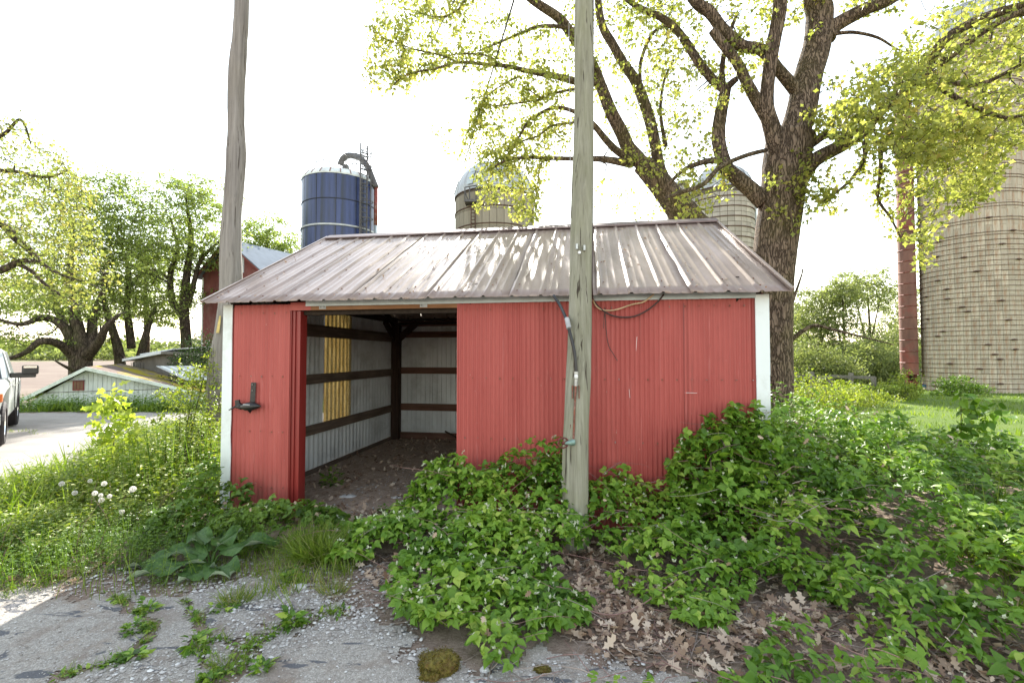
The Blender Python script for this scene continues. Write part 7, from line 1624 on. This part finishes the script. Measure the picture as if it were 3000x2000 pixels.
# dead stems among the sunlit weeds
mbz = MB()
for i in range(260):
    x_ = rs.uniform(-7, -3.3); y_ = rs.uniform(3.7, 6.8)
    if not in_poly(PH + [], np.array([x_]), np.array([y_]))[0] and rs.rand() < .5: continue
    g_ = Vector((x_, y_, float(zt(x_, y_)))); h_ = rs.uniform(.1, .5); a_ = rs.normal(size=2) * .18; mbz.tube([g_, g_ + Vector((a_[0] * .4, a_[1] * .4, h_ * .6)), g_ + Vector((a_[0], a_[1], h_))], [.0024, .002, .001], 3, cap=False)
o = mbz.build('dead_stems', M['cane'], None, smooth=True, fixn=False); tag(o, 'thin pinkish dead stems among the sunlit weeds', 'stems', None, 'stuff')
# straw
mb = []
for (px, py, n, L_, a0) in ((800, 1665, 60, 0.22, 0.25), (960, 1700, 90, 0.10, 1.6), (990, 1750, 120, 0.07, 0.5)):
    g = G(px, py); n_ = n; pos = np.array(tuple(g)) + rs.normal(size=(n_, 3)) * np.array([.09, .04, 0]) + np.array([0, 0, .015]); a = a0 + rs.normal(size=n_) * .35; d = np.stack([np.cos(a), np.sin(a), rs.uniform(0, .2, n_)], 1)
    mb.append(leaf_arrays(pos, d, rdir(rs, n_, 2.0), L_ * rs.uniform(.5, 1.3, n_), (T_BLADE[0] * np.array([1, .35, .3]), T_BLADE[1]), rs.rand(n_), rs.uniform(-.2, .2, n_)))
o = leaves_obj('dry_straw', mb, M['straw']); tag(o, 'dry straw lying below the bright grass tuft', 'straw', None, 'stuff')

def pebbles(name, regions, label, mat, seed):
    rs = np.random.RandomState(seed); t = (1 + 5 ** .5) / 2; ico = unit(np.array([(1, .2, .1), (.3, 1, -.1), (-.6, .7, .2), (-1, -.2, 0), (-.3, -1, .1), (.7, -.8, 0), (.1, 0, 1)], float))
    fc = np.array([(6, i, (i + 1) % 6) for i in range(6)])
    Vs = []; Fs = []; o_ = 0; Rn = []
    for poly, n, s0, s1 in regions:
        xs = [p[0] for p in poly]; ys = [p[1] for p in poly]; x = rs.uniform(min(xs), max(xs), n * 3); y = rs.uniform(min(ys), max(ys), n * 3); k = in_poly(poly, x, y); x, y = x[k][:n], y[k][:n]; n_ = len(x)
        s = s0 + (s1 - s0) * rs.rand(n_) ** 3; V = ico[None] * (1 + rs.normal(size=(n_, 7, 1)) * 0.16) * s[:, None, None] * np.array([1, 1, .6])[None, None] * (1 + rs.uniform(-.3, .3, (n_, 1, 3)))
        V = V + np.stack([x, y, zt(x, y) + 0.008 + s * .2], 1)[:, None]; Vs.append(V.reshape(-1, 3)); Fs.append((fc[None] + (np.arange(n_) * 7)[:, None, None]).reshape(-1, 3) + o_); o_ += n_ * 7; Rn.append(np.repeat(rs.rand(n_), 7))
    me = np_mesh(name, np.concatenate(Vs), np.concatenate(Fs), mat, np.concatenate(Rn)); o = link(name, me); tag(o, label, 'gravel', None, 'stuff'); return o
def peb_mat():
    t = NT('pebble'); a = t.n('ShaderNodeAttribute'); a.attribute_name = 'rnd'; c = t.ramp(a.outputs['Fac'], [(0, (0.22, 0.19, 0.165)), (0.5, (0.38, 0.355, 0.33)), (0.9, (0.52, 0.50, 0.48)), (1, (0.65, 0.64, 0.62))]); return t.base(c, 0.85, 0, 0.3)
M['peb'] = peb_mat()
pebbles('gravel', [(PAVE[:12] + [(1.0, 2.0), (-6, 2.0)], 7000, .002, .009), ([(-3.6, 3.95), (-2.0, 4.2), (-1.0, 4.0), (-0.6, 3.0), (-0.3, 2.4), (-1, 3.0), (-2.2, 3.5), (-3.6, 3.5)], 2600, .004, .018), ([(-2.6, 3.75), (-1.0, 3.4), (-0.9, 3.0), (-1.5, 2.7), (-2.0, 2.5), (-2.4, 2.6), (-1.9, 3.0)], 3000, .003, .014), ([(-0.7, 2.6), (0.8, 2.9), (0.9, 2.2), (-0.7, 2.2)], 900, .003, .015), ([sp(1.0, -0.5), sp(2.9, -0.5), sp(2.9, 2.4), sp(1.3, 2.4)], 1100, .004, .02)], 'loose pale gravel scattered on the old pavement', M['peb'], 701)
def rock(px, py, r, label, sq=(1, 1, .6), mat=None, seed=1, name='stone'):
    g = G(px, py); rs_ = np.random.RandomState(seed); bm = bmesh.new(); bmesh.ops.create_icosphere(bm, subdivisions=3, radius=1.0)
    for v in bm.verts:
        k = 1 + 0.28 * mnoise.noise(v.co * 1.6 + Vector((seed, 0, 0))) + 0.08 * mnoise.noise(v.co * 6); v.co = Vector((v.co.x * sq[0], v.co.y * sq[1], v.co.z * sq[2])) * r * k
    me = bpy.data.meshes.new(name); bm.to_mesh(me); bm.free(); me.materials.append(mat or M['stone']); o = link(name, me); o.location = g + Vector((0, 0, r * sq[2] * 0.45)); return o, g
M['stone'] = mat_simple('pale_limestone', (0.50, 0.49, 0.48), 0.85, 0, 0.2, 30)
for (px, py, r, lab, sq, sd_) in ((877, 1722, 0.042, 'pale cracked stone below the grass tuft', (1.4, .8, .5), 1), (1420, 1965, 0.026, 'white stone at the bottom near the small moss clump', (1, 1, .6), 2), (1275, 1976, 0.020, 'small white stone right of the moss cushion', (1, 1, .7), 3), (1268, 1480, 0.03, 'white stone on the dirt in the doorway', (1, 1, .7), 4), (1020, 1455, 0.07, 'flat pale brick piece on the dirt by the door', (1.4, .8, .3), 5), (1160, 1458, 0.05, 'grey flat stone in the doorway', (1.4, .7, .3), 6)):
    o, g = rock(px, py, r, lab, sq, None, sd_); tag(o, lab, 'stone', 'stones on the ground'); 
# moss cushions
def moss(px, py, r, label, seed, sq=(1.2, .9, .6)):
    mm_ = mat_simple('moss_cushion', (0.13, 0.105, 0.018), 0.95, 0, 0.5, 40, bump=0.8, dirt=(0.12, 0.055, 0.018), dirt_amt=0.9) if 'moss' not in M else M['moss']; M['moss'] = mm_
    o, g = rock(px, py, r, label, sq, mm_, seed, 'moss_cushion'); o.location.z -= r * sq[2] * 0.25; tag(o, label, 'moss', 'moss cushions on the pavement'); rs_ = np.random.RandomState(seed)
    n = int(2200 * (r / 0.1) ** 1.6); me = o.data; co = np.array([v.co[:] for v in me.vertices]); co = co[co[:, 2] > -r * 0.15]; i = rs_.randint(len(co), size=n); nn = unit(co[i]); pos = co[i] + rs_.normal(size=(n, 3)) * r * 0.06
    leaves_obj('moss_tips', [leaf_arrays(pos, nn + rs_.normal(size=(n, 3)) * .5, rdir(rs_, n), 0.010 * rs_.uniform(.5, 1.3, n), T_DIAMOND, np.clip(rs_.rand(n), 0, 1))], mat_leaf('moss_tip', [(0, (0.09, 0.075, 0.012)), (0.6, (0.16, 0.14, 0.022)), (1, (0.14, 0.07, 0.02))], 0.3) if 'mtip' not in M else M['mtip'], o)['kind'] = 'stuff'
moss(1285, 1955, 0.105, 'largest mossy cushion at the bottom edge of the pavement', 3); moss(1262, 1985, 0.05, 'brown moss cushion joined to the lower left of the largest', 5); moss(1590, 1966, 0.036, 'small dark moss cushion at the bottom centre', 7)
moss(1247, 1948, 0.03, 'tiny brown moss cushion left of the largest', 9)
# seedlings on the pavement
def seedling(px, py, n, h, lsz, label, seed, tpl=T_OVATE, mat='leaf_weed_d', r=0.05):
    rs_ = np.random.RandomState(seed); n = int(n * .8); g = G(px, py); a = rs_.uniform(0, 6.28, n); t = rs_.rand(n) ** 1.3; k_ = rs_.randint(0, 4, n); cx_ = rs_.normal(size=4) * r * 0.35; cy_ = rs_.normal(size=4) * r * 0.3; pos = np.stack([cx_[k_] + np.cos(a) * r * .5, cy_[k_] + np.sin(a) * r * .5, h * t * (0.5 + 0.5 * (k_ == 0))], 1); d = np.stack([np.cos(a), np.sin(a), .2 + t * .6], 1)
    o = leaves_obj('pavement_weed', [leaf_arrays(pos, d, unit(rs_.normal(size=(n, 3)) * .3 + np.array([0, 0, 1.])), lsz * rs_.uniform(.6, 1.3, n) * (1.2 - .5 * t), tpl, rs_.rand(n), rs_.uniform(-.4, .0, n))], M[mat]); o.location = g; tag(o, label, 'weed', 'small weeds on the pavement')
for i, a in enumerate(((570, 1900, 44, .20, .06, 'upright pointed weed on the pavement, tallest one', 11), (395, 1850, 60, .08, .07, 'flat rosette weed left of the tall pavement weed'), (430, 1790, 50, .08, .06, 'rosette weed near the pavement edge'), (395, 1925, 40, .07, .06, 'rosette weed low on the pavement at left'), (318, 1948, 46, .04, .04, 'tiny weed at the bottom left of the pavement'), (860, 1835, 70, .12, .07, 'leafy rosette below the bare stems'), (640, 1790, 40, .06, .05, 'small weed below the burdock'), (770, 1960, 60, .06, .05, 'low weed in the pavement crack'), (850, 1700, 80, .10, .055, 'small leafy weed right of the burdock'), (620, 1990, 60, .06, .05, 'weed cut by the bottom edge left of centre'), (870, 1650, 70, .12, .05, 'weed between burdock and grass tuft'), (1120, 1500, 50, .12, .06, 'small weed on the dirt in front of the doorway'), (960, 1420, 120, .30, .07, 'leafy weed standing just inside the doorway'))):
    seedling(a[0], a[1], a[2], a[3], a[4], a[5], 800 + i, T_OVATE if i != 1 else T_FERN, 'leaf_br', 0.05 if i != 12 else 0.15)
# stick leaning inside
cable('stick', [Sw(1.60, 4.55, 0.03), Sw(1.45, 4.5, 0.13), Sw(1.33, 4.45, 0.20)], 0.018, M['post'], 'dark stick lying against the back corner inside the shed', 'stick', 6, 4)
